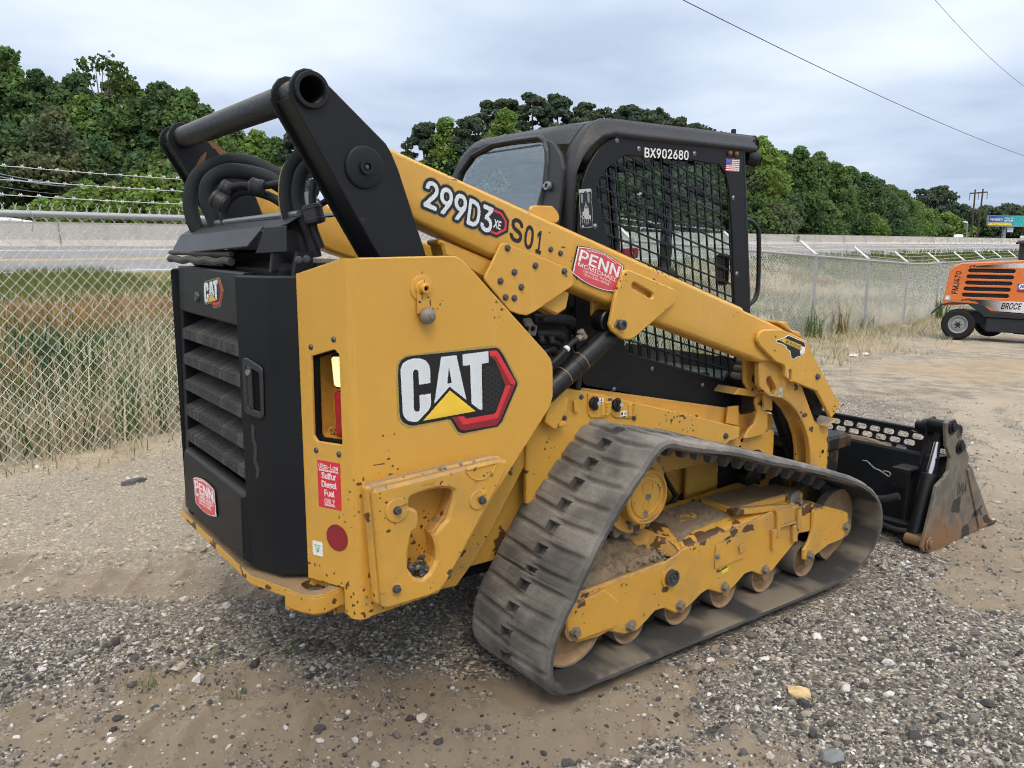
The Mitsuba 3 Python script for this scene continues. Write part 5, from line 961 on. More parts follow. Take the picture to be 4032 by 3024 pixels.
# ================================================================ the ground
fdir = HR*.628 + HF*.778; fnor = -HR*.778 + HF*.628; F0 = W(-3.65, 5.9)
def sn(x, y):
    dx, dy = x - F0[0], y - F0[1]; return dx*fdir[0] + dy*fdir[1], dx*fnor[0] + dy*fnor[1]
def fpt(s, n, z=0.0): return F0 + fdir*s + fnor*n + A3([0, 0, z])
def sstep(a, b, x): t = np.clip((x - a)/(b - a), 0, 1); return t*t*(3 - 2*t)
def nbar(s): return 31.1 - .1*s + .00011*s*s          # how far the barrier stands behind the fence line
def vn(x, y, f, seed=0, o=4): return meshkit.fbm(np.stack([np.asarray(x, float)*f, np.asarray(y, float)*f, np.zeros_like(np.asarray(x, float))], -1), o, seed)
def gbase(x, y):
    t = np.maximum(np.asarray(x, float) - 3.2, 0); return -.04*np.minimum(t, 21) + .02*sstep(0, 30, t)
def ground(x, y, detail=True):
    x = np.asarray(x, float); y = np.asarray(y, float); s, n = sn(x, y); z0 = gbase(x, y)
    t = np.clip(n/np.maximum(nbar(s) - 9.6, 3), 0, 1.0)
    z = z0 + (-.12*np.sin(PI*np.clip(t*1.7, 0, 1))) + (.66 - z0)*sstep(.45, 1.0, t)
    z = np.where(n > nbar(s) + .3, 1.30, z)
    far = np.clip(np.hypot(x - CAM[0], y - CAM[1])/12, 0, 1)
    z = z + (vn(x, y, .35, 5, 3) - .5)*.10*far
    if detail: z = z + micro(x, y)
    return z
# sand drifted and rutted by tracks, gravel elsewhere
def sdist(x, y, pts):
    d = np.full(np.shape(x), 9.0)
    for (ax, ay), (bx0, by0) in zip(pts[:-1], pts[1:]):
        vx, vy = bx0 - ax, by0 - ay; t = np.clip(((x - ax)*vx + (y - ay)*vy)/(vx*vx + vy*vy), 0, 1); d = np.minimum(d, np.hypot(x - ax - t*vx, y - ay - t*vy))
    return d
ruts = [([(-2.8, 1.85), (-1.5, 1.38), (-.6, .85), (.1, .40)], .30), ([(-3.2, .45), (-2.2, .12), (-1.5, -.15), (-.85, -.5), (-.35, -.92), (.3, -1.2)], .33), ([(-.55, -1.30), (.1, -1.22), (.9, -1.16)], .10), ([(-.95, -1.55), (-.3, -1.75), (.4, -1.62)], .16),
        ([(2.4, -1.5), (3.6, -1.1), (5.5, -.2), (8, 1.2)], .24), ([(4.6, -1.6), (6.0, -.6), (9, 1.4)], .22)]
class NP_: sqrt, minimum, maximum, fbm = staticmethod(np.sqrt), staticmethod(np.minimum), staticmethod(np.maximum), staticmethod(np_fbm); clip = staticmethod(np.clip)
class DR_: sqrt, minimum, maximum, fbm = staticmethod(dr.sqrt), staticmethod(dr.minimum), staticmethod(dr.maximum), staticmethod(FB); clip = staticmethod(dr.clip)
def sandmask_g(x, y, B):
    """1 where drifted sand lies, 0 on gravel; the same for meshes (numpy) and materials (drjit)"""
    ss = lambda a, b, t: (lambda q: q*q*(3 - 2*q))(B.clip((t - a)/(b - a), 0, 1))
    wob = (B.fbm(x*2.2, y*2.2, x*0 + 3.5, 4) - .5)*.62 + (B.fbm(x*9, y*9, x*0 + 7.5, 3) - .5)*.30
    m = x*0
    for pts, w in ruts:
        d = x*0 + 9.0
        for (ax, ay), (bx0, by0) in zip(pts[:-1], pts[1:]):
            vx, vy = bx0 - ax, by0 - ay; t = B.clip(((x - ax)*vx + (y - ay)*vy)/(vx*vx + vy*vy), 0, 1); ex, ey = x - ax - t*vx, y - ay - t*vy
            d = B.minimum(d, B.sqrt(ex*ex + ey*ey + 1e-9))
        m = B.maximum(m, ss(w + .10, w - .10, d + wob))
    patch = ss(.58, .68, B.fbm(x*.75, y*.75, x*0 + 11.5, 4))*.75
    return B.clip(B.maximum(m, patch) - .45*ss(.52, .66, B.fbm(x*14, y*14, x*0 + 2.5, 3)), 0, 1)
def sandmask(x, y): return sandmask_g(np.asarray(x, float), np.asarray(y, float), NP_)
def micro(x, y):
    m = sandmask(x, y); near = sstep(7.0, 4.5, np.hypot(x - CAM[0], y - CAM[1]))
    z = (vn(x, y, 1.3, 41, 4) - .5)*.05 + (vn(x, y, 6, 42, 3) - .5)*.022*(1 - .5*m) + (vn(x, y, 17, 43, 3) - .5)*.020*(.35 + .65*m)
    for k, (p, w) in enumerate(ruts[:2]):       # bar marks pressed across the track ruts
        d = sdist(x, y, p); along = (x*.88 - y*.47) if k == 0 else (x*.80 - y*.60)
        ph_ = along/.185 + (vn(x, y, 2.2, 51, 3) - .5)*1.1; ridge_ = sstep(.30, .47, np.abs(ph_ - np.floor(ph_) - .5))*sstep(.30, .55, vn(x, y, 2.6, 53, 3)); bars = ridge_
        z = z + sstep(w + .05, w - .08, d)*(.022*bars - .016 + .016*(vn(x, y, 8, 54, 3) - .5)) + .030*np.exp(-((d - w - .03)/.07)**2)*(.4 + vn(x, y, 5, 52, 2))
    under = sstep(.35, 0, np.maximum(np.maximum(-.08 - x, x - 2.05), np.maximum(-1.06 - y, y - 1.06))) * 1.0
    foot = np.where((np.abs(np.abs(y) - .80) < .40) & (x > -.1) & (x < 2.2), 1.0, 0.0)
    z = z*(1 - .75*under) - .022*under*foot + .0
    z = z - .012*sstep(.1, .0, np.abs(np.abs(y) - .80) - .28)*sstep(.2, .0, np.maximum(-x, x - 2.1))
    berm = np.exp(-((np.abs(np.abs(y) - .80) - .30)/.045)**2)*sstep(-.12, .05, x)*sstep(2.25, 2.0, x); z = z + berm*.034*(.15 + 1.1*vn(x, y, 9, 57, 3)) 
    return z*near
def gcolor(x, y):
    m = sandmask(x, y)[..., None]; s, n = sn(x, y)
    a = vn(x, y, 3.0, 61, 4)[..., None]; b = vn(x, y, 25, 62, 3)[..., None]
    c = A3([.185, .160, .130])*(.78 + .5*b)*(1 - m) + A3([.245, .198, .146])*(.80 + .34*a)*m
    pale = (sstep(3.1, 4.3, (x - CAM[0])*HF[0] + (y - CAM[1])*HF[1])*sstep(.6, -.2, x))[..., None]*(1 - m); c = c*(1 - pale) + pale*A3([.34, .295, .235])*(.75 + .5*b)
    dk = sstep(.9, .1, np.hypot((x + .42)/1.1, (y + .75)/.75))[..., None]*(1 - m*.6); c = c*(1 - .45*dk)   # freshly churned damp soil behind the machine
    straw = (sstep(1.6, .2, np.abs(n + .5)) * sstep(.35, .6, vn(x, y, 1.7, 71, 3)))[..., None]
    c = c*(1 - .6*straw) + A3([.34, .25, .13])*.6*straw
    farm = sstep(4.5, 9, np.hypot(x - CAM[0], y - CAM[1]))[..., None]
    c = c*(1 - farm) + farm*(A3([.31, .265, .205])*(.72 + .34*a + .24*b))
    orange = (sstep(.55, .72, vn(x, y, .33, 81, 4))*sstep(5, 9, x))[..., None]; c = c*(1 - .55*orange) + .55*orange*A3([.40, .26, .125])
    weed = (sstep(-2.6, -.2, n + (vn(x, y, .6, 82, 3) - .5)*4)*sstep(4, 9, x))[..., None]; c = c*(1 - .75*weed) + .75*weed*(A3([.20, .175, .075])*(.7 + .6*a))
    beyond = sstep(0, .8, n)[..., None]
    fld = A3([.17, .135, .06])*(.6 + .8*vn(x, y, .5, 83, 4)[..., None])*(1 - .5*a) + A3([.05, .07, .018])*a
    return np.clip(c*(1 - beyond) + fld*beyond, 0.01, .8)
def grid_mesh(X, Y, z):
    n, m = X.shape; i = np.arange(n*m).reshape(n, m)
    f = np.vstack([np.stack([i[:-1, :-1], i[1:, :-1], i[1:, 1:]], -1).reshape(-1, 3), np.stack([i[:-1, :-1], i[1:, 1:], i[:-1, 1:]], -1).reshape(-1, 3)])
    return orient((np.stack([X, Y, z], -1).reshape(-1, 3), f))
grain = {'type': 'bumpmap', 'scale': 0.016, 'arbitrary': mikit.proc(lambda p, n, uv: FB(p.x*46, p.y*46, p.z*46, 5), eps=2e-3), 'bsdf': pr({'type': 'mesh_attribute', 'name': 'vertex_color'}, 0.95, spec=0.1)}
def two_sizes(p):
    d1, _, r = mikit.voronoi(p.x*92 + 3*FB(p.x*20, p.y*20, 0.0), p.y*92); q1, _, r2 = mikit.voronoi(p.x*41, p.y*41); t = S(0.60, 0.62, r2)*S(0.44, 0.40, q1)
    return d1, r, q1, r2, t
def palette(r): return MX(MX(MX((0.050, 0.049, 0.050), (0.135, 0.125, 0.112), S(0.0, 0.35, r)), (0.27, 0.235, 0.190), S(0.35, 0.72, r)), (0.56, 0.52, 0.455), S(0.78, 0.97, r))
def gravel_fn(p, n, uv):
    d1, r, q1, r2, t = two_sizes(p); c = MX(palette(r), palette(S(0.60, 1.0, r2)), t)
    q = (p.x - CAM[0])*HF[0] + (p.y - CAM[1])*HF[1]
    c = MX(c, (0.40, 0.35, 0.275), 0.58*S(3.0, 4.2, q)*S(3.2, 0.2, p.x))
    far = S(5.0, 9.0, p.x); k = FB(p.x*5.5, p.y*5.5, 0.0, 4)
    c = MX(c, MX((0.17, 0.15, 0.125), (0.47, 0.405, 0.315), S(0.25, 0.75, k)), 0.75*far)
    return MX(c, (0.42, 0.27, 0.13), 0.55*far*S(0.56, 0.70, FB(p.x*0.45, p.y*0.45, 4.0, 4)))
def gravel_h(p, n, uv):
    d1, r, q1, r2, t = two_sizes(p); return dr.maximum(dr.maximum(0.0, 1 - 3.4*d1*d1)*0.55, t*dr.maximum(0.0, 1 - 4.5*q1*q1))
gravel_b = {'type': 'bumpmap', 'scale': 0.010, 'arbitrary': mikit.proc(gravel_h, eps=1e-3), 'bsdf': pr(mikit.proc(gravel_fn), 0.9, spec=0.15)}
def gravel_w(p, n, uv):
    m = sandmask_g(p.x, p.y, DR_); d1, r, q1, r2, t = two_sizes(p)
    _n = (p.x - F0[0])*fnor[0] + (p.y - F0[1])*fnor[1]
    return dr.clip((1 - m)*1.15 - 0.35*S(0.40, 0.55, d1) + 0.5*t*(1 - m) - 0.15, 0, 0.96)*S(-0.1, -0.7, _n)*(0.72 + 0.28*S(11.0, 6.5, p.x))
mat('m_ground', {'type': 'blendbsdf', 'weight': mikit.proc(gravel_w), 'bsdf_0': grain, 'bsdf_1': gravel_b})
gx = np.arange(-3.6, 6.4, .025); gy = np.arange(-3.0, 5.2, .025); X, Y = np.meshgrid(gx, gy, indexing='ij')
Zg = ground(X, Y)
scene['ground__near_yard'] = mikit.ply(grid_mesh(X, Y, Zg), 'm_ground', smooth=True, color=gcolor(X, Y).reshape(-1, 3))
sx_ = np.r_[-60:-8:4, -8:30:.35, 30:70:1.2, 70:260:6]; nx_ = np.r_[-90:-16:4, -16:22:.35]
Sg, Ng = np.meshgrid(sx_, nx_, indexing='ij'); P_ = F0[None, None] + Sg[..., None]*fdir + Ng[..., None]*fnor
X, Y = P_[..., 0], P_[..., 1]; zz = ground(X, Y, False)
zz = zz - .06*((X > -3.3) & (X < 6.1) & (Y > -2.7) & (Y < 4.9))
scene['ground__yard_and_verge'] = mikit.ply(grid_mesh(X, Y, zz), 'm_ground', smooth=True, color=gcolor(X, Y).reshape(-1, 3))
labels['ground'] = {'kind': 'structure', 'label': 'gravel and sand yard with track marks, rough verge beyond the fence'}
# ---------------------------------------------------------------- loose stones
ico = trimesh.creation.icosahedron(); IV, IF = np.array(ico.vertices), np.array(ico.faces)
octa = trimesh.creation.icosphere(subdivisions=0)
OV, OF = A3([[1, 0, 0], [-1, 0, 0], [0, 1, 0], [0, -1, 0], [0, 0, 1], [0, 0, -1.0]]), A3([[0, 2, 4], [2, 1, 4], [1, 3, 4], [3, 0, 4], [2, 0, 5], [1, 2, 5], [3, 1, 5], [0, 3, 5]], int)
def stones(p, r, col, seed, IV=IV, IF=IF):
    nv = len(IV)
    g = np.random.default_rng(seed); n = len(p)
    v = IV[None]*(1 + .5*(g.random((n, nv, 1)) - .5))*np.stack([np.ones(n), g.uniform(.55, 1, n), g.uniform(.40, .8, n)], -1)[:, None]*r[:, None, None]
    a = g.uniform(0, 2*PI, n); t = g.normal(0, .35, n); c, s = np.cos(a), np.sin(a)
    x = v[..., 0]*np.cos(t)[:, None] + v[..., 2]*np.sin(t)[:, None]; z = -v[..., 0]*np.sin(t)[:, None] + v[..., 2]*np.cos(t)[:, None]; y = v[..., 1]
    V = np.stack([x*c[:, None] - y*s[:, None], x*s[:, None] + y*c[:, None], z], -1) + p[:, None]
    F = (IF[None] + (np.arange(n)*nv)[:, None, None]).reshape(-1, 3)
    return (V.reshape(-1, 3), F), np.repeat(col, nv, 0)
def scatter(n, d0, d1, seed):
    """places in the yard, denser towards the standing point"""
    g = np.random.default_rng(seed); d = d0*(d1/d0)**g.random(n); x = (g.random(n)*1.36 - .68)*d*1.0
    p = CAM[None]*A3([1, 1, 0]) + HR*x[:, None] + HF*d[:, None]
    return p[:, 0], p[:, 1], g
px_, py_, g = scatter(165000, 2.15, 9.5, 3)
m = sandmask(px_, py_); s_, n_ = sn(px_, py_)
inside = (px_ > -.10) & (px_ < 2.16) & (np.abs(np.abs(py_) - .80) < .27)
keep = (g.random(len(px_)) < np.clip(1.0 - .84*m, 0, 1)*(.35 + .65*sstep(.35, .55, vn(px_, py_, 1.9, 91, 4)))) & ~inside & (n_ < -.1)
px_, py_ = px_[keep], py_[keep]; n = len(px_)
r = .0042*np.exp(g.normal(0, .42, n)); big = g.random(n) < .045; r = np.where(big, r*g.uniform(1.6, 3.2, n), r); r = np.clip(r, .0025, .028)
tone = g.random(n); base = np.where((tone < .34)[:, None], A3([.080, .078, .077]), np.where((tone < .62)[:, None], A3([.19, .17, .15]), np.where((tone < .84)[:, None], A3([.33, .29, .24]), A3([.55, .53, .50]))))
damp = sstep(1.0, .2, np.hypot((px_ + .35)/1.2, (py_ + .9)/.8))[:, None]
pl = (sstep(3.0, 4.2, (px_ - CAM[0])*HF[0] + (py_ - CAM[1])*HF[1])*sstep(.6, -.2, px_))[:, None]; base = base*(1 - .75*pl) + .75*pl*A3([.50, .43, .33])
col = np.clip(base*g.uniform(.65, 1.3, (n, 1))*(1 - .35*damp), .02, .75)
pz_ = ground(px_, py_) + r*.18; bg = r > .0062
m1, c1 = stones(np.column_stack([px_, py_, pz_])[bg], r[bg], col[bg], 5); m2, c2 = stones(np.column_stack([px_, py_, pz_])[~bg], r[~bg]*1.12, col[~bg], 6, OV, OF)
scene['gravel'] = mikit.ply(cat(m1, m2), 'm_vc', smooth=False, color=np.vstack([c1, c2])); labels['gravel'] = {'kind': 'stuff', 'label': 'loose grey and tan gravel scattered over the yard'}
# single larger stones
def stone(px, r, colr, label, sq=.6, elong=1.5, ang=0.3):
    k = thing('stone', label, 'stone'); m = trimesh.creation.icosphere(subdivisions=3, radius=1.0); v = np.array(m.vertices)
    f = meshkit.fbm(v*1.3 + 10*r*100, 3, 7)[:, None]; v = v*(.72 + .55*f); q = rng.normal(size=(9, 3)); q /= np.linalg.norm(q, axis=1, keepdims=True)
    for d in q: h = v @ d; v = v - np.maximum(h - .62, 0)[:, None]*d
    v = v*A3([elong, 1, sq])*r; c, s = math.cos(ang), math.sin(ang); v = np.column_stack([v[:, 0]*c - v[:, 1]*s, v[:, 0]*s + v[:, 1]*c, v[:, 2]])
    v = v + A3([px[0], px[1], float(ground(px[0], px[1])) + r*sq*.5])
    scene[k] = mikit.ply((v, np.array(m.faces)), 'm_vc', smooth=True, color=np.clip(A3(colr)*(.7 + .6*meshkit.fbm(v*60, 3, 2)[:, None]), 0, .8))
for p_, r_, c_, lb_, an in (([(0.812,-1.506)][0], .040, (.62, .46, .25), 'sandy yellow angular stone, the largest on the gravel right of the tracks', -.75), ([(0.976,-1.593)][0], .020, (.55, .52, .48), 'pale grey flat stone just right of the yellow stone', .4),
    ([(1.061,-1.712)][0], .018, (.60, .58, .55), 'whitish flat stone, the second pale one right of the yellow stone', -.6), ([(0.543,-1.812)][0], .040, (.20, .21, .215), 'dark grey round stone at the bottom edge of the photo', .2), ([(-0.39,-0.836)][0], .024, (.40, .36, .31), 'greyish stone in front of the loader between rear corner and bottom edge', .9),
    ([(-0.99,-0.028)][0], .022, (.46, .40, .32), 'tan stone beside the tuft of grass in front of the rear bumper', .5), ([(0.836,-1.091)][0], .020, (.25, .19, .14), 'brown stone lying against the rubber track', .1), ([(-0.571,2.794)][0], .055, (.10, .10, .10), 'dark lump of asphalt on the pale gravel left of the loader', .1)):
    stone(p_, r_, c_, lb_, .55, 1.5, an)
# ================================================================ grasses
def blades(x, y, h, w, lean, col, seed, zf=None):
    g = np.random.default_rng(seed); n = len(x); z = (ground(x, y, True) if zf is None else zf) - .01
    a = g.uniform(0, 2*PI, n); b = g.uniform(0, 2*PI, n); dx, dy = np.cos(a)*w/2, np.sin(a)*w/2; l1, l2 = h*lean*.3, h*lean
    def P(ox, oy, oz): return np.stack([x + ox, y + oy, z + oz], -1)
    cb, sb = np.cos(b), np.sin(b); hz = h*np.sqrt(np.clip(1 - lean*lean*.8, .05, 1))
    V = np.stack([P(-dx, -dy, 0*h), P(dx, dy, 0*h), P(-dx*.8 + cb*l1, -dy*.8 + sb*l1, hz*.55), P(dx*.8 + cb*l1, dy*.8 + sb*l1, hz*.55), P(cb*l2, sb*l2, hz)], 1)
    F = (A3([[0, 1, 3], [0, 3, 2], [2, 3, 4]])[None] + (np.arange(n)*5)[:, None, None]).reshape(-1, 3)
    return (V.reshape(-1, 3), F), np.repeat(np.clip(col*g.uniform(.7, 1.3, (n, 1)), .01, .8), 5, 0)
def put_grass(key, label, x, y, h, w, lean, col, seed):
    m, c = blades(x, y, h, w, lean, col, seed); scene[key] = mikit.ply(m, 'm_leaf', smooth=False, color=c); labels[key] = {'kind': 'stuff', 'label': label}
g = np.random.default_rng(77)
TAN, STRAW, GRN, OLV, ORG = A3([.46, .38, .24]), A3([.66, .58, .42]), A3([.075, .130, .030]), A3([.15, .16, .055]), A3([.36, .20, .075])
def field(n, s0, s1, n0, n1, seed):
    g = np.random.default_rng(seed); u = g.random(n); s = s0 + (s1 - s0)*u; q = n0 + (n1 - n0)*g.random(n)**1.15; p = F0[None] + s[:, None]*fdir + q[:, None]*fnor
    return p[:, 0], p[:, 1], s, q, g
def mixcol(x, y, q, g, near=1.0):
    t = vn(x, y, .55, 101, 4); t2 = vn(x, y, 1.6, 102, 3); r = g.random(len(x))
    c = np.where((r < .25 + 1.5*(t - .4))[:, None], GRN, np.where((r < .62)[:, None], TAN, STRAW)); c = np.where((r > .90)[:, None], OLV, c)
    org = (sstep(7, 10, q)*sstep(14.5, 12, q))[:, None]*(g.random((len(x), 1)) < .6); c = np.where(org > .3, ORG*.9 + .1*TAN, c)
    return np.where((sstep(13, 15.5, q)[:, None] > g.random((len(x), 1))), OLV*.9 + GRN*.3, c)
x, y, s, q, g = field(52000, -7, 9, .12, 13, 201)
clump = vn(x, y, 1.4, 103, 3)
h = (.22 + .80*clump**1.3*g.random(len(x)))*np.where(q > 10.5, .55, 1); put_grass('tall_grass', 'tall dry and green grass growing on the verge behind the left run of fence', x, y, h, .010 + .007*g.random(len(x)), np.clip(g.normal(.42, .28, len(x)), 0, .97), mixcol(x, y, q, g), 7)
x, y, s, q, g = field(26000, -10, 10, 12, 22, 202); q = np.clip(q, 0, None); k_ = q < nbar(s) - 9.8
x, y, s, q = x[k_], y[k_], s[k_], q[k_]; put_grass('verge_grass', 'short olive and orange grass on the verge along the left road edge', x, y, .14 + .22*g.random(len(x)), .022 + 0*x, .3 + 0*x, mixcol(x, y, q, np.random.default_rng(5)), 8)
x, y, s, q, g = field(62000, 9, 48, .15, 15, 203); k_ = q < nbar(s) - 9.9; x, y, s, q = x[k_], y[k_], s[k_], q[k_]
g = np.random.default_rng(6); cl = vn(x, y, .9, 104, 3); h = .30 + .70*cl*g.random(len(x))
c = mixcol(x, y, q, g); pale = (sstep(.45, .6, vn(x, y, .35, 105, 3)) > g.random(len(x)))[:, None]; c = np.where(pale, STRAW*1.02, c)
put_grass('meadow_grass', 'pale and green meadow grass behind the right run of fence', x, y, h, .022 + .016*g.random(len(x)), np.clip(g.normal(.4, .25, len(x)), 0, .95), c, 9)
x, y, s, q, g = field(16000, 40, 150, 1, 16, 204); k_ = q < nbar(s) - 9.9; x, y, s, q = x[k_], y[k_], s[k_], q[k_]
put_grass('far_grass', 'green grass bank below the road far beyond the fence', x, y, .3 + .4*g.random(len(x)), .10 + 0*x, .3 + 0*x, np.where((g.random(len(x)) < .6)[:, None], OLV, GRN*1.2), 10)
x, y, s, q, g = field(15000, 7, 34, -3.0, .1, 205); k_ = g.random(len(x)) < sstep(-3.0, -.2, q + (vn(x, y, .8, 106, 3) - .5)*3.2); x, y, s, q = x[k_], y[k_], s[k_], q[k_]
put_grass('yard_weeds', 'thin dry weeds along the foot of the right run of fence', x, y, .05 + .16*g.random(len(x)), .012 + 0*x, .45 + 0*x, np.where((g.random(len(x)) < .35)[:, None], OLV*1.1, STRAW*.9), 11)
x, y, s, q, g = field(6500, -6, 7, -.75, .12, 206); k_ = g.random(len(x)) < sstep(-.8, .05, q)*sstep(.38, .6, vn(x, y, 2.4, 107, 3)); x, y = x[k_], y[k_]
put_grass('fence_straw', 'flattened straw along the foot of the left run of fence', x, y, .05 + .13*g.random(len(x)), .007 + 0*x, np.clip(g.normal(.7, .25, len(x)), 0, .98), np.where((g.random(len(x)) < .3)[:, None], OLV, TAN*1.05), 12)
def tuft(name, label, cat_, c, n, rad, h, w, cols, seed, group=None, lean=.4):
    k = thing(name, label, cat_, group); g = np.random.default_rng(seed); x = c[0] + g.normal(0, rad, n); y = c[1] + g.normal(0, rad, n)
    m, cc = blades(x, y, h*(.5 + .6*g.random(n)), w*(.7 + .6*g.random(n)), np.clip(g.normal(lean, .2, n), 0, .97), A3(cols)[g.integers(0, len(cols), n)], seed); scene[k] = mikit.ply(m, 'm_leaf', smooth=False, color=cc)
for (c, n_, r_, lb) in (([(-0.958,-0.051)][0], 24, .040, 'tuft of green grass by a tan stone in front of the rear bumper'), ([(-1.135,-0.067)][0], 22, .035, 'tuft of green grass on sand, leftmost of the tufts in front of the bumper'), ([(-0.868,-0.317)][0], 14, .022, 'pale tuft of grass on the sand nearest the bottom middle'), ([(-0.611,-0.193)][0], 9, .02, 'few green blades under the rear corner of the loader')):
    tuft('grass_tuft', lb, 'grass tuft', c, n_, r_, .075, .005, [GRN*1.3, OLV*1.2], 300 + n_, lean=.65)
tuft('cattail_clump', 'dark green upright reed clump behind the left fence, between orange grass and loader', 'reeds', fpt(1.55, 3.6), 150, .30, 1.05, .024, [(.05, .10, .035), (.07, .13, .05), (.04, .085, .03)], 311, lean=.22)
tuft('cattail_clump', 'smaller dark green reed clump behind the left fence, left of the larger one', 'reeds', fpt(.55, 2.9), 80, .22, .75, .02, [(.05, .10, .035), (.07, .12, .04)], 312, lean=.3)
tuft('straw_clump', 'orange tan straw clump standing between the two reed clumps', 'dry grass', fpt(1.05, 2.9), 120, .14, .85, .008, [(.50, .33, .15), (.44, .30, .14)], 313, lean=.25)
for k, (s_, n_, lb) in enumerate(((16.4, -.15, 'leafy weed at the foot of the first fence post right of the cab'), (18.2, -.2, 'dead brown weed between the first two fence posts right of the cab'), (28.3, -.3, 'bright green weed at the fence beside the orange sweeper'), (20.4, -.1, 'small green weed at the foot of the second fence post right of the cab'))):
    tuft('tall_weed', lb, 'weed', fpt(s_, n_), (22, 20, 34, 12)[k], .10, (.85, .95, .95, .5)[k], .030, [(OLV*1.0), GRN*1.2] if k != 1 else [(.16, .11, .05), (.22, .17, .07)], 320 + k, lean=.3)
g = np.random.default_rng(61)
for k, (s_, n_, lb) in enumerate(((2.6, .35, 'thin brown stalk leaning behind the fence, nearest the loader'), (2.2, .6, 'thin brown stalk leaning behind the fence, second from the loader'), (2.95, .25, 'short brown stalk close to the loader hood'), (1.9, .3, 'thin brown stalk leaning behind the fence, farthest left'))):
    p = fpt(s_, n_); z = float(ground(p[0], p[1])); kk = thing('dry_stalk', lb, 'stalk')
    scene[kk] = mikit.ply(tube([p + A3([0, 0, z]), p + fdir*.12 + A3([0, 0, z + .6]), p + fdir*.22 + A3([0, 0, z + 1.25 + .15*k])], [.008 - .006*t for t in np.linspace(0, 1, 17)], 5), 'm_stalk', smooth=True)
mat('m_stalk', pr((.16, .085, .045), .8))
# ================================================================ chain-link fence
mat('m_galv', pr((.42, .43, .44), .45, metal=.55)); mat('m_wire', pr((.70, .70, .69), .55, metal=.15))
FN_ = thing('chain_link_fence', 'long galvanised chain link fence with barbed wire, behind the loader and out to the right', 'fence') + '__'
FH = 1.83
def fz(s): p = F0[None] + np.atleast_1d(s)[:, None]*fdir; return gbase(p[:, 0], p[:, 1])
S0, S1 = -5.0, 118.0
ss = np.r_[np.arange(S0, 30, 2.0), np.arange(30, S1 + .1, 8.0)]
add(FN_+'top_rail', tube(np.array([fpt(s, 0, z + FH) for s, z in zip(ss, fz(ss))]), .025, 8, 0), 'm_galv', 60)
def wires(s_list, sgn, r, step):
    V, F = [], []
    for s in s_list:
        e = s + sgn*FH*.083/.090; zs = fz([s, e]); n0 = .012*sgn
        V.append(tube(A3([fpt(s, n0, zs[0] + .02), fpt((s + e)/2, n0, zs.mean() + FH/2 + .01), fpt(e, n0, zs[1] + FH)]), r, 3, 0, False))
    return V
near = np.arange(S0 - 2, 10, .083); far = np.arange(10, S1, .083)
add(FN_+'wire_mesh', cat(wires(near, 1, .0026, 0) + wires(near + .04, -1, .0026, 0)), 'm_wire', True); labels[FN_+'wire_mesh'] = {'kind': 'stuff'}
f1_, f2_ = far[far < 45], far[far >= 45][::2]
add(FN_+'wire_mesh', cat(wires(f1_, 1, .0030, 0) + wires(f1_ + .04, -1, .0030, 0) + wires(f2_, 1, .0045, 0) + wires(f2_, -1, .0045, 0)), 'm_wire', True); labels[FN_+'wire_mesh_001'] = {'kind': 'stuff'}
kn = []
for s in np.arange(-1.5, 30, .083):
    z = float(fz(s)[0]) + FH + .02
    kn += [tube([fpt(s - .012, 0, z), fpt(s + .006, 0, z + .025), fpt(s - .014, 0, z + .055)], .0028, 3, 0, False), tube([fpt(s + .012, 0, z), fpt(s - .006, 0, z + .025), fpt(s + .014, 0, z + .055)], .0028, 3, 0, False)]
add(FN_+'wire_knuckles', cat(kn), 'm_wire', True); labels[FN_+'wire_knuckles'] = {'kind': 'stuff'}
for s in (.25, 2.35): add(FN_+'rail_tie', tube([fpt(s, -.028, float(fz(s)[0]) + FH + .02), fpt(s + .01, -.034, float(fz(s)[0]) + FH - .04), fpt(s, -.016, float(fz(s)[0]) + FH - .13)], .0028, 5), 'm_galv', True)
post_s = [sn(*W((10.42/(1 - 1.239*a))*a, 10.42/(1 - 1.239*a))[:2])[0] for a in (.3636, .4269, .474, .5115)]
st = np.mean(np.diff(post_s)); post_s = list(post_s[0] - st*np.arange(2, 0, -1)) + post_s + [post_s[-1] + st*k for k in range(1, 20)]
for s in post_s:
    z = float(fz(s)[0]); o = fpt(s, 0, z)
    k = add(FN_+'post', cyl(o - A3([0, 0, .1]), o + A3([0, 0, FH + .01]), .036, 12), 'm_galv', 60)
    add(k+'__cap', cyl(o + A3([0, 0, FH - .05]), o + A3([0, 0, FH + .045]), .043, 12), 'm_galv', 60)
    e = o + fnor*.39 + A3([0, 0, FH + .34]); b = o + A3([0, 0, FH + .03])
    add(k+'__barb_arm', tube([b, e], .030, 4, 0), 'm_wire', False)
for n_, dz in ((.12, .105), (.25, .22), (.37, .33)):
    w_ = np.r_[np.arange(S0, 22, 1.0), np.arange(22, S1, 4)]
    pts = np.array([fpt(s, n_, z + FH + .03 + dz - .012*math.sin((s % 4.0)/4*PI) + .006*math.sin(s*5)) for s, z in zip(w_, fz(w_))])
    br = [tube(pts, .0032, 4, 3)]
    for s in np.arange(-2, 34, .125):
        c = fpt(s, n_, float(fz(s)[0]) + FH + .03 + dz - .012*math.sin((s % 4.0)/4*PI) + .006*math.sin(s*5))
        for d in (A3([0, 0, 1.0])*.8 + fdir*.5, -A3([0, 0, .8]) + fdir*.5): br.append(tube([c - d*.017, c + d*.017], .0028, 3, 0, False))
        br.append(tube([c - fdir*.014, c + fdir*.014], .0055, 4, 0, False))
    add(FN_+'barbed_wire', cat(br), 'm_wire', True)
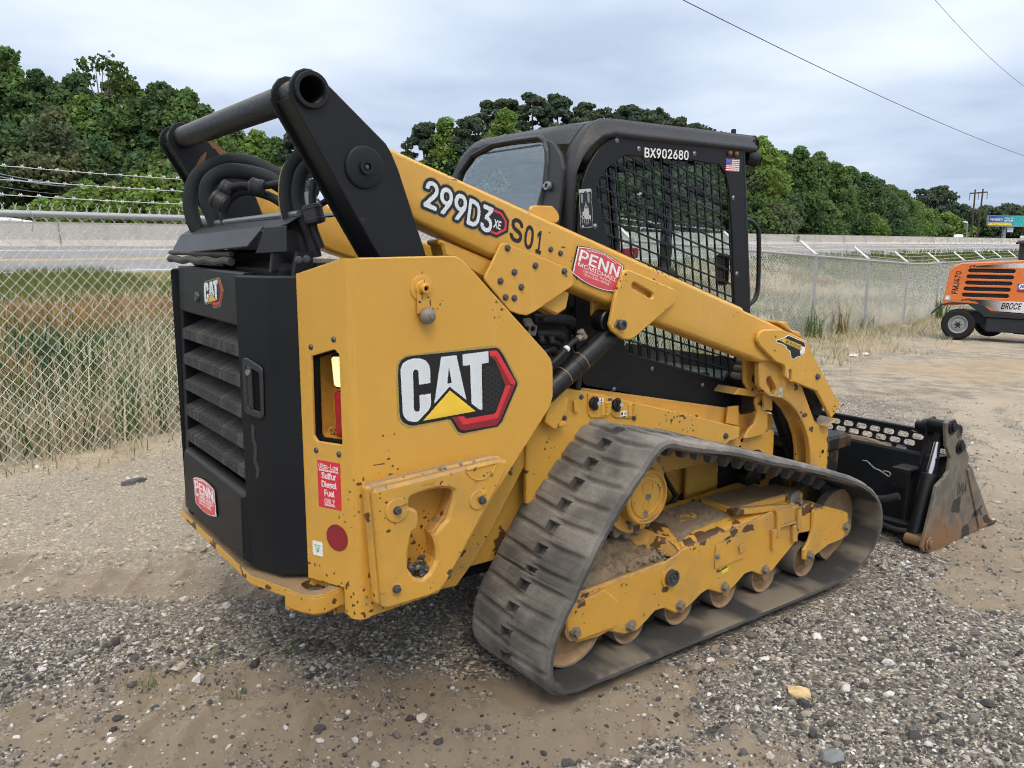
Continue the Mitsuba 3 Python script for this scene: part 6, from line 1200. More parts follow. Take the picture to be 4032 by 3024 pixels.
# ================================================================ road, barrier
def asphalt_fn(p, n, uv):
    f = FB(p.x*.6, p.y*.6, 0.0, 4); h = N_(p.x*30, p.y*30, 0.0)
    return MX((.155, .155, .16), (.225, .222, .222), f)*(.9 + .2*h)
mat('m_asphalt', pr(mikit.proc(asphalt_fn), .85, spec=.2))
def concrete_fn(p, n, uv):
    f = FB(p.x*.8, p.y*.8, p.z*1.5, 4); st = FB(p.x*3.1, p.y*3.1, p.z*.35, 3)
    return MX(MX((.42, .40, .355), (.53, .51, .46), f), (.33, .31, .27), .55*S(.52, .8, st))
mat('m_concrete', pr(mikit.proc(concrete_fn), .85, spec=.2))
mat('m_roadwhite', pr((.62, .62, .60), .7)); mat('m_roadyellow', pr((.58, .40, .09), .7))
RS_ = np.arange(-60, 300, 2.5)
def ribbon(a, b, za, zb, dz=0.0, s0=-60, s1=300):
    ss = RS_[(RS_ >= s0) & (RS_ <= s1)]
    A_ = np.array([fpt(s, nbar(s) - a, za + dz + .0020*np.clip(s - 10, 0, 200)) for s in ss]); B_ = np.array([fpt(s, nbar(s) - b, zb + dz + .0020*np.clip(s - 10, 0, 200)*(zb > .5)) for s in ss]); n = len(ss); i = np.arange(n - 1)
    return orient((np.vstack([A_, B_]), np.vstack([np.stack([i, i + 1, n + i + 1], 1), np.stack([i, n + i + 1, n + i], 1)])))
zr = lambda a: 1.42 - .082*a
lift = lambda s: .0020*np.clip(np.asarray(s) - 10, 0, 200)
add('road', cat(ribbon(0, 9.6, zr(0), zr(9.6)), ribbon(9.6, 10.4, zr(9.6), .45)), 'm_asphalt', False)
labels['road'] = {'kind': 'structure', 'label': 'two lane asphalt highway rising to a concrete barrier'}
for a, w, m_, lb in ((1.25, .16, 'm_roadwhite', 'far white edge line'), (4.75, .14, 'm_roadyellow', 'far stripe of the double yellow line'), (5.05, .14, 'm_roadyellow', 'near stripe of the double yellow line'), (8.6, .18, 'm_roadwhite', 'near white edge line')):
    k = add('road__lane_marking', ribbon(a, a + w, zr(a), zr(a + w), .006), m_, False); labels[k] = {'label': lb}
BR_ = thing('concrete_barrier', 'pale concrete median barrier in long jointed sections along the far side of the highway', 'barrier') + '__'
bprof = [(.0, 0), (.30, 0), (.30, .08), (.12, .34), (.08, .98), (.10, 1.06), (-.10, 1.06), (-.08, .98), (-.12, .34), (-.30, .08), (-.30, 0)]
def bseg(s0, s1):
    k = max(2, int((s1 - s0)/3) + 1); V = []
    for s in np.linspace(s0, s1, k):
        o = fpt(s, nbar(s) + .3, 1.40 + lift(s)); V.append(np.array([o + fnor*a*-1 + A3([0, 0, b]) for a, b in bprof[1:]]))
    n = len(bprof) - 1; F = []; i = np.arange(n); j = (i + 1) % n
    for q in range(k - 1): F += [np.stack([q*n + i, q*n + j, (q+1)*n + j], 1), np.stack([q*n + i, (q+1)*n + j, (q+1)*n + i], 1)]
    cap = [np.array([[o, o + a, o + a + 1] for a in range(1, n - 1)]) for o in (0, (k - 1)*n)]
    return orient((np.vstack(V), np.vstack(F + cap)))
for s in np.arange(-48, 200, 6.1): add(BR_+'section', bseg(s + .015, s + 6.085), 'm_concrete', False)
add(BR_+'section', bseg(200, 300), 'm_concrete', False)
# the other carriageway and the wood's floor beyond the barrier
far_ss = np.arange(-120, 420, 20.0)
A_ = np.array([fpt(s, nbar(min(max(s, -60), 300)) + .3, 1.32 + float(lift(s))) for s in far_ss]); C_ = A_ + fnor*12 + A3([0, 0, .2]); B_ = A_ + fnor*220 + A3([0, 0, 1.5])
n = len(far_ss); i = np.arange(n - 1); ff = np.vstack([np.stack([i, i + 1, n + i + 1], 1), np.stack([i, n + i + 1, n + i], 1)])
add('far_road', orient((np.vstack([A_, C_]), ff)), 'm_asphalt', False); labels['far_road'] = {'kind': 'structure'}
mat('m_woodfloor', pr(mikit.proc(lambda p, n, uv: MX((.020, .026, .010), (.055, .065, .022), FB(p.x*.5, p.y*.5, 0.0))), .95, spec=.1))
add('wood_floor', orient((np.vstack([C_, B_]), ff)), 'm_woodfloor', False); labels['wood_floor'] = {'kind': 'structure'}
# ---------------------------------------------------------------- cars beyond the barrier
mat('m_carwhite', pr((.74, .75, .76), .25, coat=.8)); mat('m_carglass', pr((.02, .025, .028), .08, spec=.7)); mat('m_tyre', pr((.022, .022, .023), .85, spec=.2)); mat('m_silvercar', pr((.42, .44, .46), .3, metal=.3, coat=.8))
def car(o, ang, label, paint='m_carwhite', scale=1.0):
    k = thing('car', label, 'car') + '__'; u = fdir*math.cos(ang) + fnor*math.sin(ang); v = np.cross([0, 0, 1.0], u)
    fr = (A3(o, float), u*scale, A3([0, 0, 1.0])*scale, v*scale)
    body = rp([(-2.2, .30), (-2.25, .70), (-2.15, .98), (-1.9, 1.05), (1.0, 1.02), (1.95, .88), (2.25, .70), (2.25, .32)], .10)
    for x_ in (-1.35, 1.35): body = body.difference(Point(x_, .30).buffer(.38, 8))
    add(k+'body', plate(body, -.88, .88, 'z', .10, fr), paint, 40)
    cab = rp([(-2.1, 1.02), (-1.75, 1.58), (-1.2, 1.70), (-.1, 1.68), (.95, 1.04)], .10)
    add(k+'cabin', plate(cab, -.76, .76, 'z', .12, fr), paint, 40)
    for s in (-1, 1):
        add(k+'side_window', plate(rp([(-1.75, 1.10), (-1.5, 1.52), (-1.1, 1.60), (-.2, 1.59), (.58, 1.12)], .05), s*.745, s*.768, 'z', .004, fr), 'm_carglass')
        for x_ in (-1.35, 1.35): w_ = add(k+'wheel', lathe([(0, 0), (0, .18*scale), (.03, .22*scale), (.0, .24*scale), (.0, .32*scale), (.2, .32*scale), (.2, 0)], fr[0] + fr[1]*x_ + fr[2]*.32 + fr[3]*(s*.88), -s*v, 22), 'm_tyre', 40)
    add(k+'rear_window', plate([(-.62, 0), (.62, 0), (.55, .48), (-.55, .48)], .012, .02, 'z', 0, (fr[0] + fr[1]*-2.02 + fr[2]*1.10, v*scale, (fr[1]*.35 + fr[2]*.56)/.66, -u*scale*.85 + A3([0, 0, .5]))), 'm_carglass')
    add(k+'windscreen', plate([(-.62, 0), (.62, 0), (.55, .68), (-.55, .68)], .012, .02, 'z', 0, (fr[0] + fr[1]*.86 + fr[2]*1.14, -v*scale, (-fr[1]*.66 + fr[2]*.44)/.79, u*scale*.55 + A3([0, 0, .82]))), 'm_carglass')
    for s in (-1, 1): add(k+'head_lamp', plate(rp([(-.14, 0), (.14, 0), (.16, .12), (-.10, .14)], .03), -.02, .02, 'z', .005, (fr[0] + fr[1]*2.20 + fr[2]*.68 + fr[3]*s*.62, -v*scale, A3([0, 0, scale]), u*scale)), 'm_white')
for o, an, lb, pt in (((*[(1.65,45.15,1.57)][0][:2], 1.80), .02, 'white car cut by the left edge of the photo, beyond the concrete barrier', 'm_carwhite'), ((*[(153.17,72.06,1.83)][0][:2], 1.72), .15, 'white car with dark glass driving beyond the barrier, left of the billboard post', 'm_carwhite'),
    ((*[(184.44,74.01,1.89)][0][:2], 1.75), .1, 'silver white car at the right edge of the photo beyond the barrier', 'm_silvercar'), ((*[(68.27,63.41,1.68)][0][:2], 1.32), 3.2, 'white car seen through the cab windows beyond the barrier', 'm_carwhite')): car(o, an, lb, pt)
# ---------------------------------------------------------------- billboard, power poles, overhead wires
mat('m_bbblue', pr(mikit.proc(lambda p, n, uv: MX((.035, .06, .36), (.03, .42, .40), S(0.0, 1.0, uv.x))), .5)); mat('m_bbyellow', pr((.75, .55, .03), .5)); mat('m_greypaint', pr((.26, .29, .32), .6)); mat('m_polewood', pr((.085, .055, .05), .85))
b0_, b1_, b2_ = [A3(q) for q in [(207.44,91.9,6.25),(214.21,86.97,6.16),(207.27,92.02,8.4)]]
bu_ = b1_ - b0_; bw = np.linalg.norm(bu_); bu_ /= bw; bh = b2_[2] - b0_[2]; bn_ = np.cross(bu_, [0, 0, 1.0]); FBB = (b0_, bu_, A3([0, 0, 1.0]), bn_)
BB = thing('billboard', 'blue and teal roadside billboard with a yellow strip on a grey post, far right', 'billboard') + '__'
bq = A3([b0_, b0_ + bu_*bw, b0_ + bu_*bw + A3([0, 0, bh]), b0_ + A3([0, 0, bh])]) + bn_*.16
scene[BB+'panel'] = mikit.ply((bq, A3([[0, 1, 2], [0, 2, 3]], int)), 'm_bbblue', smooth=False, uv=A3([[0, 0], [1, 0], [1, 1], [0, 1]], float))
add(BB+'box', plate(sbox(-.1, -.1, bw + .1, bh + .1), -.5, .15, 'z', .02, FBB), 'm_greypaint', False)
add(BB+'yellow_strip', plate([(0, 0), (bw*.68, 0), (bw*.64, bh*.27), (0, bh*.27)], .17, .19, 'z', 0, FBB), 'm_bbyellow', False)
add(BB+'lettering', cat(text("Hemple's", FBB, bw*.34, bh*.27, .17, .03, True, (bw*.05, bh*.50)), text('THCa, D9', FBB, bw*.25, bh*.16, .17, .03, True, (bw*.44, bh*.66)), text('AND MORE!', FBB, bw*.25, bh*.15, .17, .03, True, (bw*.44, bh*.42))), 'm_white', False)
add(BB+'post', cyl(b0_ + bu_*bw*.5 - A3([0, 0, 8]) - bn_*.3, b0_ + bu_*bw*.5 - bn_*.3, .45, 14), 'm_greypaint', 50)
add(BB+'catwalk', plate(sbox(-.2, -.35, bw + .2, -.15), -.2, 1.0, 'z', .02, FBB), 'm_greypaint', False)
add(BB+'number_board', plate(sbox(bw*.55, -1.6, bw*.72, -.45), .15, .22, 'z', .01, FBB), 'm_white', False)
HP = thing('power_pole', 'brown two-legged power pole with one crossarm above the far trees', 'power pole') + '__'
for a_, b_ in ([(209.56,96.54,14.8),(209.64,96.48,3.82)], [(211.07,95.44,14.96),(210.82,95.62,3.51)]): add(HP+'leg', cyl(b_, a_, .24, 10, r1=.17), 'm_polewood', 50)
ca_, cb_ = [A3(q) for q in [(208.59,97.25,13.88),(211.99,94.77,14.2)]]; add(HP+'crossarm', cyl(ca_, cb_, .16, 8), 'm_polewood', 50)
for t in (.0, .5, 1.0): p_ = ca_ + (cb_ - ca_)*t; add(HP+'insulator', cyl(p_, p_ - A3([0, 0, 1.7]), .11, 8), 'm_greypaint', 50)
mat('m_cable', pr((.045, .045, .05), .7))
def sag(a, b, s, r, n=24):
    t = np.linspace(0, 1, n)[:, None]; p = A3(a)*(1 - t) + A3(b)*t - A3([0, 0, 1.0])*4*s*t*(1 - t); return tube(p, r, 5, 0)
for pts, r_, lb, m_ in (((*[(15.83,13.78,8.41)], *[(66.21,24.07,7.5)]), .013, 'thick dark overhead cable crossing the upper right sky, left of the thin one', 'm_cable'), ((*[(27.41,12.76,10.12)], *[(50.58,18.15,9.57)]), .008, 'thin dark overhead cable in the top right corner of the sky', 'm_cable'),
    ((*[(1.37,49.06,5.55)], *[(12.02,63.57,5.99)]), .030, 'upper of the overhead wires in front of the left wood', 'm_greypaint'), ((*[(1.36,49.07,5.39)], *[(12.01,63.58,5.83)]), .045, 'thicker middle one of the overhead wires in front of the left wood', 'm_greypaint'), ((*[(1.45,51.48,5)], *[(11.98,63.6,5.38)]), .020, 'lowest thin overhead wire in front of the left wood', 'm_greypaint')):
    k = thing('overhead_cable', lb, 'cable'); scene[k] = mikit.ply(sag(pts[0], pts[1], .35 if r_ < .014 else .5, r_), m_, smooth=True)
a_, b_ = [A3(q) for q in [(152.2,70.29,5.5),(152.28,70.24,3.43)]]
LP_ = thing('street_lamp', 'thin pale lamp post before the far trees, left of the power pole', 'lamp post') + '__'
add(LP_+'post', cyl(b_ - A3([0, 0, 1]), a_, .10, 8), 'm_greypaint', 50); add(LP_+'lamp_head', cyl(a_, a_ + HR*-.8 + A3([0, 0, .15]), .13, 8), 'm_white', 50)
# ================================================================ trees
mat('m_bark', pr(mikit.proc(lambda p, n, uv: MX((.12, .095, .075), (.26, .22, .18), FB(p.x*4, p.y*4, p.z*1.2, 3))), .9, spec=.1))
def leaves(c, nrm, size, col, seed, spread=1.0):
    g = np.random.default_rng(seed); n = len(c); a = g.normal(size=(n, 3)) + nrm*.40 + A3([0, 0, .55]); a /= np.linalg.norm(a, axis=1, keepdims=True)
    u = np.cross(a, g.normal(size=(n, 3))); u /= np.linalg.norm(u, axis=1, keepdims=True); v = np.cross(a, u)
    s = size[:, None]; bend = a*s*.25
    V = np.stack([c - u*s*.38 - v*s*.45 - bend, c + u*s*.5 - v*s*.28 + bend*.3, c + u*s*.22 + v*s*.52 - bend, c - u*s*.45 + v*s*.38 + bend*.3], 1)
    F = (A3([[0, 1, 3], [1, 2, 3]])[None] + (np.arange(n)*4)[:, None, None]).reshape(-1, 3)
    return (V.reshape(-1, 3), F), np.repeat(np.clip(col, .004, .6), 4, 0)
def tree(name, label, cat_, top, zb, wid, kind, seed, dens=1.0, low=.12, group=None, leaf=.42):
    """top: the crown's highest point (x, y, z); zb: foot; wid: half width of the crown"""
    g = np.random.default_rng(seed); k = thing(name, label, cat_, group) + '__'; H = top[2] - zb; x0, y0 = top[0], top[1]
    cz0 = zb + H*low
    cb = {'leafy': A3([.150, .235, .085]), 'light': A3([.215, .315, .085]), 'dark': A3([.110, .178, .080]), 'pine': A3([.112, .148, .098]), 'olive': A3([.155, .182, .095])}[kind]
    nb = int(95*dens*(1.25 if kind == 'pine' else 1)); t = g.random(nb)**.8
    pk_, ex_ = g.uniform(.28, .5), g.uniform(1.25, 2.1)
    env = np.where(t < pk_, .45 + .55*(t/pk_)**.7, 1 - np.clip((t - pk_)/(1 - pk_), 0, 1)**ex_*.92) if kind != 'pine' else np.where(t < .45, .35 + .9*t, 1.0 - .75*((t - .45)/.55)**1.8)
    ang = g.uniform(0, 2*PI, nb); rad = wid*env*np.sqrt(g.uniform(.15, 1, nb)); R_ = wid*(.15 + .19*g.random(nb))*(.7 if kind == 'pine' else 1)*(.65 + .6*env)
    cx_, cy_, cz_ = x0 + rad*np.cos(ang), y0 + rad*np.sin(ang), cz0 + (top[2] - cz0)*t - R_*.35
    top_i = np.argmax(t); cx_[top_i], cy_[top_i], cz_[top_i] = x0, y0, top[2] - R_[top_i]*.8
    per = int(84*dens*(.8 if kind == 'pine' else 1)); n = nb*per
    d = g.normal(size=(n, 3)); d /= np.linalg.norm(d, axis=1, keepdims=True); q = np.repeat(np.arange(nb), per); rr = R_[q]*(.45 + .70*g.random(n)**.55)
    sq = np.where(kind == 'pine', .55, .8)
    c = np.stack([cx_[q] + d[:, 0]*rr, cy_[q] + d[:, 1]*rr, cz_[q] + d[:, 2]*rr*sq], -1)
    tone = (.75 + .5*g.random(nb))[q]*(.8 + .4*g.random(n)); hue = (g.random(nb) - .5)[q]
    col = cb*tone[:, None]*(1 + A3([.25, .02, -.1])*hue[:, None])
    m, cc = leaves(c, d, leaf*.80*(.55 + .7*g.random(n)), col, seed + 1)
    kk = k + 'crown'; scene[kk] = mikit.ply(m, 'm_leaf', smooth=False, color=cc)
    lx, ly = g.normal(0, .02*H, 2); rt = .014*H + .05
    parts = [tube([(x0 + lx*3, y0 + ly*3, zb - .3), (x0 + lx, y0 + ly, zb + H*.35), (x0, y0, zb + H*.72), (x0, y0, zb + H*.95)], [rt*(1 - .85*t_) for t_ in np.linspace(0, 1, 25)], 7)]
    for b in range(5):
        h = zb + H*g.uniform(.22, .7); a = g.uniform(0, 2*PI); L_ = wid*g.uniform(.5, .95)
        parts.append(tube([(x0 + lx*.5, y0 + ly*.5, h), (x0 + math.cos(a)*L_*.5, y0 + math.sin(a)*L_*.5, h + L_*.35), (x0 + math.cos(a)*L_, y0 + math.sin(a)*L_, h + L_*.9)], [rt*.42*(1 - .8*t_) for t_ in np.linspace(0, 1, 17)], 5))
    add(k + 'trunk', cat(parts), 'm_bark', True)
ORD = ['first', 'second', 'third', 'fourth', 'fifth', 'sixth', 'seventh', 'eighth', 'ninth', 'tenth', 'eleventh', 'twelfth', 'thirteenth', 'fourteenth', 'fifteenth', 'sixteenth', 'seventeenth', 'eighteenth', 'nineteenth', 'twentieth', 'twenty-first', 'twenty-second']
TONE = {'leafy': 'mid green leafy', 'light': 'light green leafy', 'dark': 'dark leafy', 'pine': 'dark pine', 'olive': 'olive brown'}
def row(tops, kinds, wids, zb, where, group, seed, dens=1.0, low=.10, leaf=.42):
    for i, (tp, kd, w_) in enumerate(zip(tops, kinds, wids)):
        nm = 'pine_tree' if kd == 'pine' else 'leafy_tree'
        tree(nm, f"{TONE[kd]} tree, {ORD[i]} from left {where}", 'pine tree' if kd == 'pine' else 'tree', tp, zb, w_, kd, seed + i*3, dens, low, group, leaf)
# left wood, front row against the sky
row([(4.64,73.91,16.11),(6.12,72.83,16.15),(7.99,71.47,14.61),(9.37,70.46,12.93),(10.71,69.48,12.77),(12.01,68.54,12.53),(13.71,67.3,13.69),(15.42,66.05,13.63),(16.9,64.97,13.09),(18.04,64.13,11.87),(19.32,63.21,9.54)], ['dark', 'leafy', 'dark', 'leafy', 'light', 'leafy', 'leafy', 'dark', 'leafy', 'leafy', 'leafy'], [3.2, 3.0, 2.8, 2.6, 2.7, 2.8, 3.0, 2.6, 3.0, 2.6, 2.4], 1.2, 'in the front row of the left wood', 'left wood, front row', 1000, 1.0, .16)
row([(6.22,82.65,16.18),(8.02,81.34,14.68),(9.87,79.99,13.73),(11.77,78.61,15.63),(14.5,76.62,15.83),(16.33,75.29,14.32),(18.25,73.88,14.32),(19.81,72.75,13.38),(21.35,71.63,11.96)], ['dark', 'leafy', 'dark', 'dark', 'dark', 'leafy', 'dark', 'leafy', 'dark'], [3.6]*9, 1.3, 'in the back row of the left wood', 'left wood, back row', 1100, .85, .08, .5)
row([(4.74,61.46,9.19),(7.02,59.79,10.3),(9.45,58.03,8.32),(11.48,56.55,7.45),(13.37,55.17,8.34)], ['dark', 'olive', 'dark', 'dark', 'leafy'], [2.4, 3.0, 2.2, 2.0, 2.3], 1.2, 'among low trees below the left wood', 'left wood, low trees', 1200, .8, .05)
row([(21.66,68.93,11.46),(23.14,67.84,10.94),(24.44,66.9,10.27),(26.03,65.74,10.84)], ['leafy', 'light', 'leafy', 'pine'], [2.6, 2.7, 2.5, 2.0], 1.3, 'in the gap under the cross tube', 'trees seen under the cross tube', 1300, .9, .08)
# snag: a dead tree that overtops the wood
SN = thing('dead_tree', 'thin half dead tree with bare branches overtopping the left wood', 'tree') + '__'
base_, tip = A3([(11.64,68.81,11.24)][0]), A3([(12.28,68.33,15.03)][0])
br = [tube([base_ - A3([0, 0, 9]), base_, (base_ + tip)/2 + HR*.3, tip], [.16 - .0048*t for t in range(25)], 6)]; ends = []
gg = np.random.default_rng(4)
for q in [(10.8,69.42,14.96),(11.52,68.89,15.13),(11.99,68.55,14.96),(12.51,68.17,15.03),(12.83,67.94,14.63),(13.08,67.75,14.12),(13.42,67.5,13.69),(11.03,69.25,14.12),(12.55,68.14,13.45)]: br.append(tube([base_ + (A3(q) - base_)*.15*A3([1, 1, 1.8]), base_ + (A3(q) - base_)*.6, A3(q)], [.07 - .0036*t for t in range(17)], 5)); ends.append(A3(q))
add(SN+'branches', cat(br), 'm_bark', True)
n = 420; q = gg.integers(0, len(ends), n); c = A3(ends)[q] + gg.normal(0, .30, (n, 3)); m, cc = leaves(c, gg.normal(size=(n, 3)), np.full(n, .30), A3([.11, .17, .06])*gg.uniform(.7, 1.3, (n, 1)), 9)
labels[SN+'leaf_clusters'] = {'kind': 'stuff'}
scene[SN+'leaf_clusters'] = mikit.ply(m, 'm_leaf', smooth=False, color=cc)
# bright young trees in front of the left wood
row([(4.8,49.04,3.91),(5.73,48.36,4.09),(6.8,47.58,4.9),(7.81,46.84,4.8),(8.86,46.08,5.39),(9.76,45.42,5.25),(10.77,44.68,5.2),(11.58,44.1,5.08),(12.49,43.44,4.96),(3.65,49.88,3.51)], ['light']*10, [1.5, 1.5, 1.7, 1.7, 1.8, 1.8, 1.9, 1.8, 1.8, 1.3], 1.3, 'in the young growth beyond the left barrier', 'bright young trees beyond the left barrier', 1400, .62, .02, .30)
# middle wood behind the cab
row([(39.42,70.83,10.42),(40.75,69.86,13.41),(42.4,68.66,13.58),(44.41,67.19,13.85)], ['leafy', 'pine', 'light', 'pine'], [2.5, 2.6, 2.9, 3.0], 1.3, 'in the wood between arm and cab', 'wood between arm and cab', 1500, 1.0, .08)
row([(51.34,74.52,16.77),(53.37,73.03,17.26),(55.41,71.55,17.79),(57.65,69.91,17.51),(59.9,68.27,16.89),(61.95,66.78,16.36),(63.99,65.29,16.41),(66.04,63.8,16.03),(68.1,62.29,15.36),(69.97,60.94,14.73),(71.64,59.72,13.8),(73.51,58.35,13.02)], ['pine']*12, [3.6]*12, 1.3, 'in the pine skyline above the cab roof', 'pine skyline above the cab', 1600, 1.0, .05, .46)
tree('leafy_tree', 'light green leafy tree standing in front of the pines just above the rear window', 'tree', [(44.9,61.89,13.77)][0], 1.3, 3.2, 'light', 1700, 1.0, .08)
row([(45.05,71.68,10.85),(47.56,69.85,12.24),(53.71,65.36,12.26),(57.57,62.55,11.81),(61.42,59.74,11.82),(65.29,56.92,10.9)], ['dark', 'leafy', 'dark', 'leafy', 'dark', 'dark'], [3.4]*6, 1.3, 'among the trees hidden mostly behind the cab', 'trees behind the cab', 1750, .8, .04, .5)
# right wood, receding along the road
rt = [(70.76,55.41,11.13),(72.47,54.16,12.64)] + [(83.6,59.66,12.4),(85.34,58.39,12.94)] + [(98.48,64.9,13.68),(100.24,63.62,12.49)] + [(116.48,71.58,13.19),(118.4,70.18,12.51)] + [(138.94,79.96,12.92),(140.78,78.61,11.97)] + [(159.8,87.02,12.14)] + [(179.29,95.09,11.29)]
row(rt, ['olive', 'light', 'leafy', 'leafy', 'leafy', 'leafy', 'leafy', 'dark', 'olive', 'leafy', 'leafy', 'light'], [2.8, 3.0, 2.9, 2.9, 3.1, 3.2, 3.4, 3.6, 3.8, 3.6, 4.2, 4.4], 1.3, 'in the right wood from the cab outwards', 'right wood, front row', 1800, 1.05, .10)
row([(79.12,60.45,11.3),(80.87,59.17,11.04)] + [(101.01,70.48,13.36),(104.75,67.76,12.3)] + [(132.09,80,12.84),(136.06,77.11,11.07)], ['olive', 'dark', 'dark', 'olive', 'dark', 'dark'], [3.4, 3.4, 3.9, 3.9, 4.8, 4.8], 1.3, 'in the back row of the right wood', 'right wood, back row', 1900, .9, .05, .5)
row([(69.22,51.58,6.61),(70.78,50.44,5.69)] + [(86.95,58.46,7),(89.23,56.79,6.46)] + [(111.63,67.69,6.85),(113.87,66.05,6.06)] + [(147.65,82.27,9.1),(150.59,80.12,6.58)], ['leafy', 'olive', 'dark', 'leafy', 'dark', 'light', 'light', 'leafy'], [2.4, 2.4, 2.6, 2.6, 3.0, 3.0, 3.6, 3.6], 1.3, 'among low trees before the right wood', 'right wood, low trees', 2000, .7, .02)
row([(219.33,114.17,16.2),(222.65,111.75,16.93)], ['pine', 'pine'], [6.0, 6.3], 1.5, 'of the pair ending the right wood', 'tall pines at the end of the right wood', 2100, .9, .15, .7)
row([(211,107.86,10.5),(214.42,105.37,9.35)] + [(303.58,145.56,15.96),(308.38,142.07,14.04),(313.65,138.23,14.7),(317.53,135.4,16),(322.34,131.89,14.08),(326.24,129.05,15.06)] + [(332.13,161.88,14.56),(337.2,158.19,15.28),(342.2,154.54,16.71),(347.43,150.73,15.31),(352.43,147.08,16.74)], ['leafy', 'light'] + ['pine', 'dark', 'pine', 'pine', 'dark', 'pine'] + ['dark', 'pine', 'dark', 'pine', 'dark'], [5.5]*2 + [7.8]*11, 1.5, 'in the far wood around the power pole', 'far wood around the power pole', 2200, .7, .03, .9)
# ================================================================ orange road sweeper in the yard
mat('m_orange', pr(mikit.proc(lambda p, n, uv: MX((.64, .155, .030), (.70, .19, .045), FB(p.x*2, p.y*2, p.z*2))), .4, coat=.3)); mat('m_orange2', pr((.68, .235, .035), .4, coat=.3)); mat('m_greyrim', pr((.34, .345, .35), .45, metal=.2)); mat('m_chassis', pr((.016, .018, .022), .6))
mat('m_fade', pr(mikit.proc(lambda p, n, uv: MX((.02, .02, .022), (.72, .72, .73), S(.15, .85, uv.x))), .4))
SW = thing('road_sweeper', 'orange and black road sweeper parked by the fence at the right edge', 'road sweeper') + '__'
SD_ = 19.6; K_ = .00199
so = W((2022 - 1106)/1785*SD_, SD_); so[2] = float(ground(so[0], so[1]))
sr = HR*.883 + HF*-.469; sw_n = -(HF*.883 + HR*.469)
FSW = (so, sr, A3([0, 0, 1.0]), sw_n)
def q6(*p): return [((a - 560)*K_*1.10, (1415 - b)*K_) for a, b in p]
def sp(poly, a, b, bev=.01): return plate(poly, a, b, 'z', bev, FSW)
hood = rc(Polygon(q6((605, 1020), (640, 720), (655, 610), (690, 560), (760, 522), (1470, 476), (1390, 1080), (1040, 1068), (960, 985))), .03)
slots = [LineString(q6((845 - 9*k, 603 + 71*k), (1235 - 9*k, 605 + 71*k))).buffer(.045, quad_segs=6) for k in range(5)]
add(SW+'hood', cat(sp(hood.difference(union_all(slots)), -.06, 0, .012), sp(hood.buffer(-.01), -1.15, -.10, .05)), 'm_orange', 40)
add(SW+'hood__louvre_backing', sp(hood.buffer(-.04), -.098, -.07, 0), 'm_chassis')
add(SW+'cab_panel', sp(rc(Polygon(q6((1476, 474), (1900, 440), (1900, 1160), (1390, 1140))), .02), -1.15, -.002, .012), 'm_orange2', 40)
add(SW+'cab_panel__door_line', sp(Polygon(q6((1440, 880), (1640, 884), (1640, 890), (1446, 886), (1420, 1100), (1640, 1112), (1640, 1118), (1414, 1106))), -.002, .001, 0), 'm_reddark')
add(SW+'exhaust_stack', cat(lathe([(0, 0), (0, .075), (.42, .080), (.42, 0)], so + sr*(1520 - 560)*K_*0.985 + A3([0, 0, (1415 - 480)*K_]) - sw_n*-.0 - HF*0 + HF*.5, (0, 0, 1), 20), lathe([(.36, 0), (.36, .15), (.40, .15), (.44, .10), (.45, 0)], so + sr*(1520 - 560)*K_*0.985 + A3([0, 0, (1415 - 480)*K_]) + HF*.5, (0, 0, 1), 20)), 'm_chassis', 40)
fender = rc(Polygon(q6((510, 1135), (600, 1020), (680, 990), (850, 992), (985, 1100), (1010, 1135), (1385, 1145), (1385, 1090), (1075, 1070), (985, 985), (700, 972), (600, 1000), (508, 1112))), .01)
add(SW+'fender', sp(fender, -.35, .06, .01), 'm_chassis', 40)
add(SW+'frame', cat(sp(Polygon(q6((1040, 1140), (1900, 1150), (1900, 1230), (1330, 1220), (1040, 1220))), -1.1, -.05, .01), sp(rc(Polygon(q6((1035, 1140), (1385, 1148), (1385, 1310), (1035, 1305))), .02), -.45, .02, .012), sp(Polygon(q6((1300, 1292), (1900, 1300), (1900, 1345), (1300, 1325))), -.5, -.1, .01), sp(Polygon(q6((800, 1080), (1100, 1100), (1100, 1230), (800, 1220))), -1.05, -.2, .01)), 'm_chassis', 40)
def sw_wheel(c, w0, r):
    o = so + sr*c[0] + A3([0, 0, r]) + sw_n*w0
    k = add(SW+'wheel', lathe([(0, r*.60), (-.01, r*.72), (-.01, r*.86), (.03, r*.97), (.08, r), (.20, r), (.25, r*.97), (.28, r*.8), (.28, r*.5)], o, -sw_n, 40), 'm_tyre', 40)
    add(k+'__rim', lathe([(.02, 0), (.02, r*.34), (.055, r*.38), (.06, r*.46), (.015, r*.50), (-.004, r*.555), (.0, r*.58), (.02, r*.60), (.10, r*.6)], o, -sw_n, 36), 'm_greyrim', 40)
    add(k+'__hub', lathe([(-.03, 0), (-.03, r*.11), (.0, r*.145), (.03, r*.15)], o, -sw_n, 18), 'm_chassis', 40)
    for t in range(6):
        p = o + sr*math.cos(t*PI/3)*r*.22 + A3([0, 0, math.sin(t*PI/3)*r*.22]); add(k+'__lug_nut', cyl(p + sw_n*.0, p - sw_n*.03, .014, 6, .001), 'm_chassis')
R6 = (1415 - 1055)/2*K_
sw_wheel(q6((775, 0))[0], .05, R6); sw_wheel((q6((775, 0))[0][0] + .69, 0), -1.05, R6*.98); sw_wheel((q6((2300, 0))[0][0], 0), .05, R6)
pt = q6((735, 880), (706, 622)); u_ = sr*(pt[1][0] - pt[0][0]) + A3([0, 0, pt[1][1] - pt[0][1]]); wN_ = np.linalg.norm(u_); u_ /= wN_
FV = (so + sr*(pt[0][0] + .012) + A3([0, 0, pt[0][1]]), (sr*.10 + A3([0, 0, .995])), -(sr*.995 - A3([0, 0, .10])), sw_n)
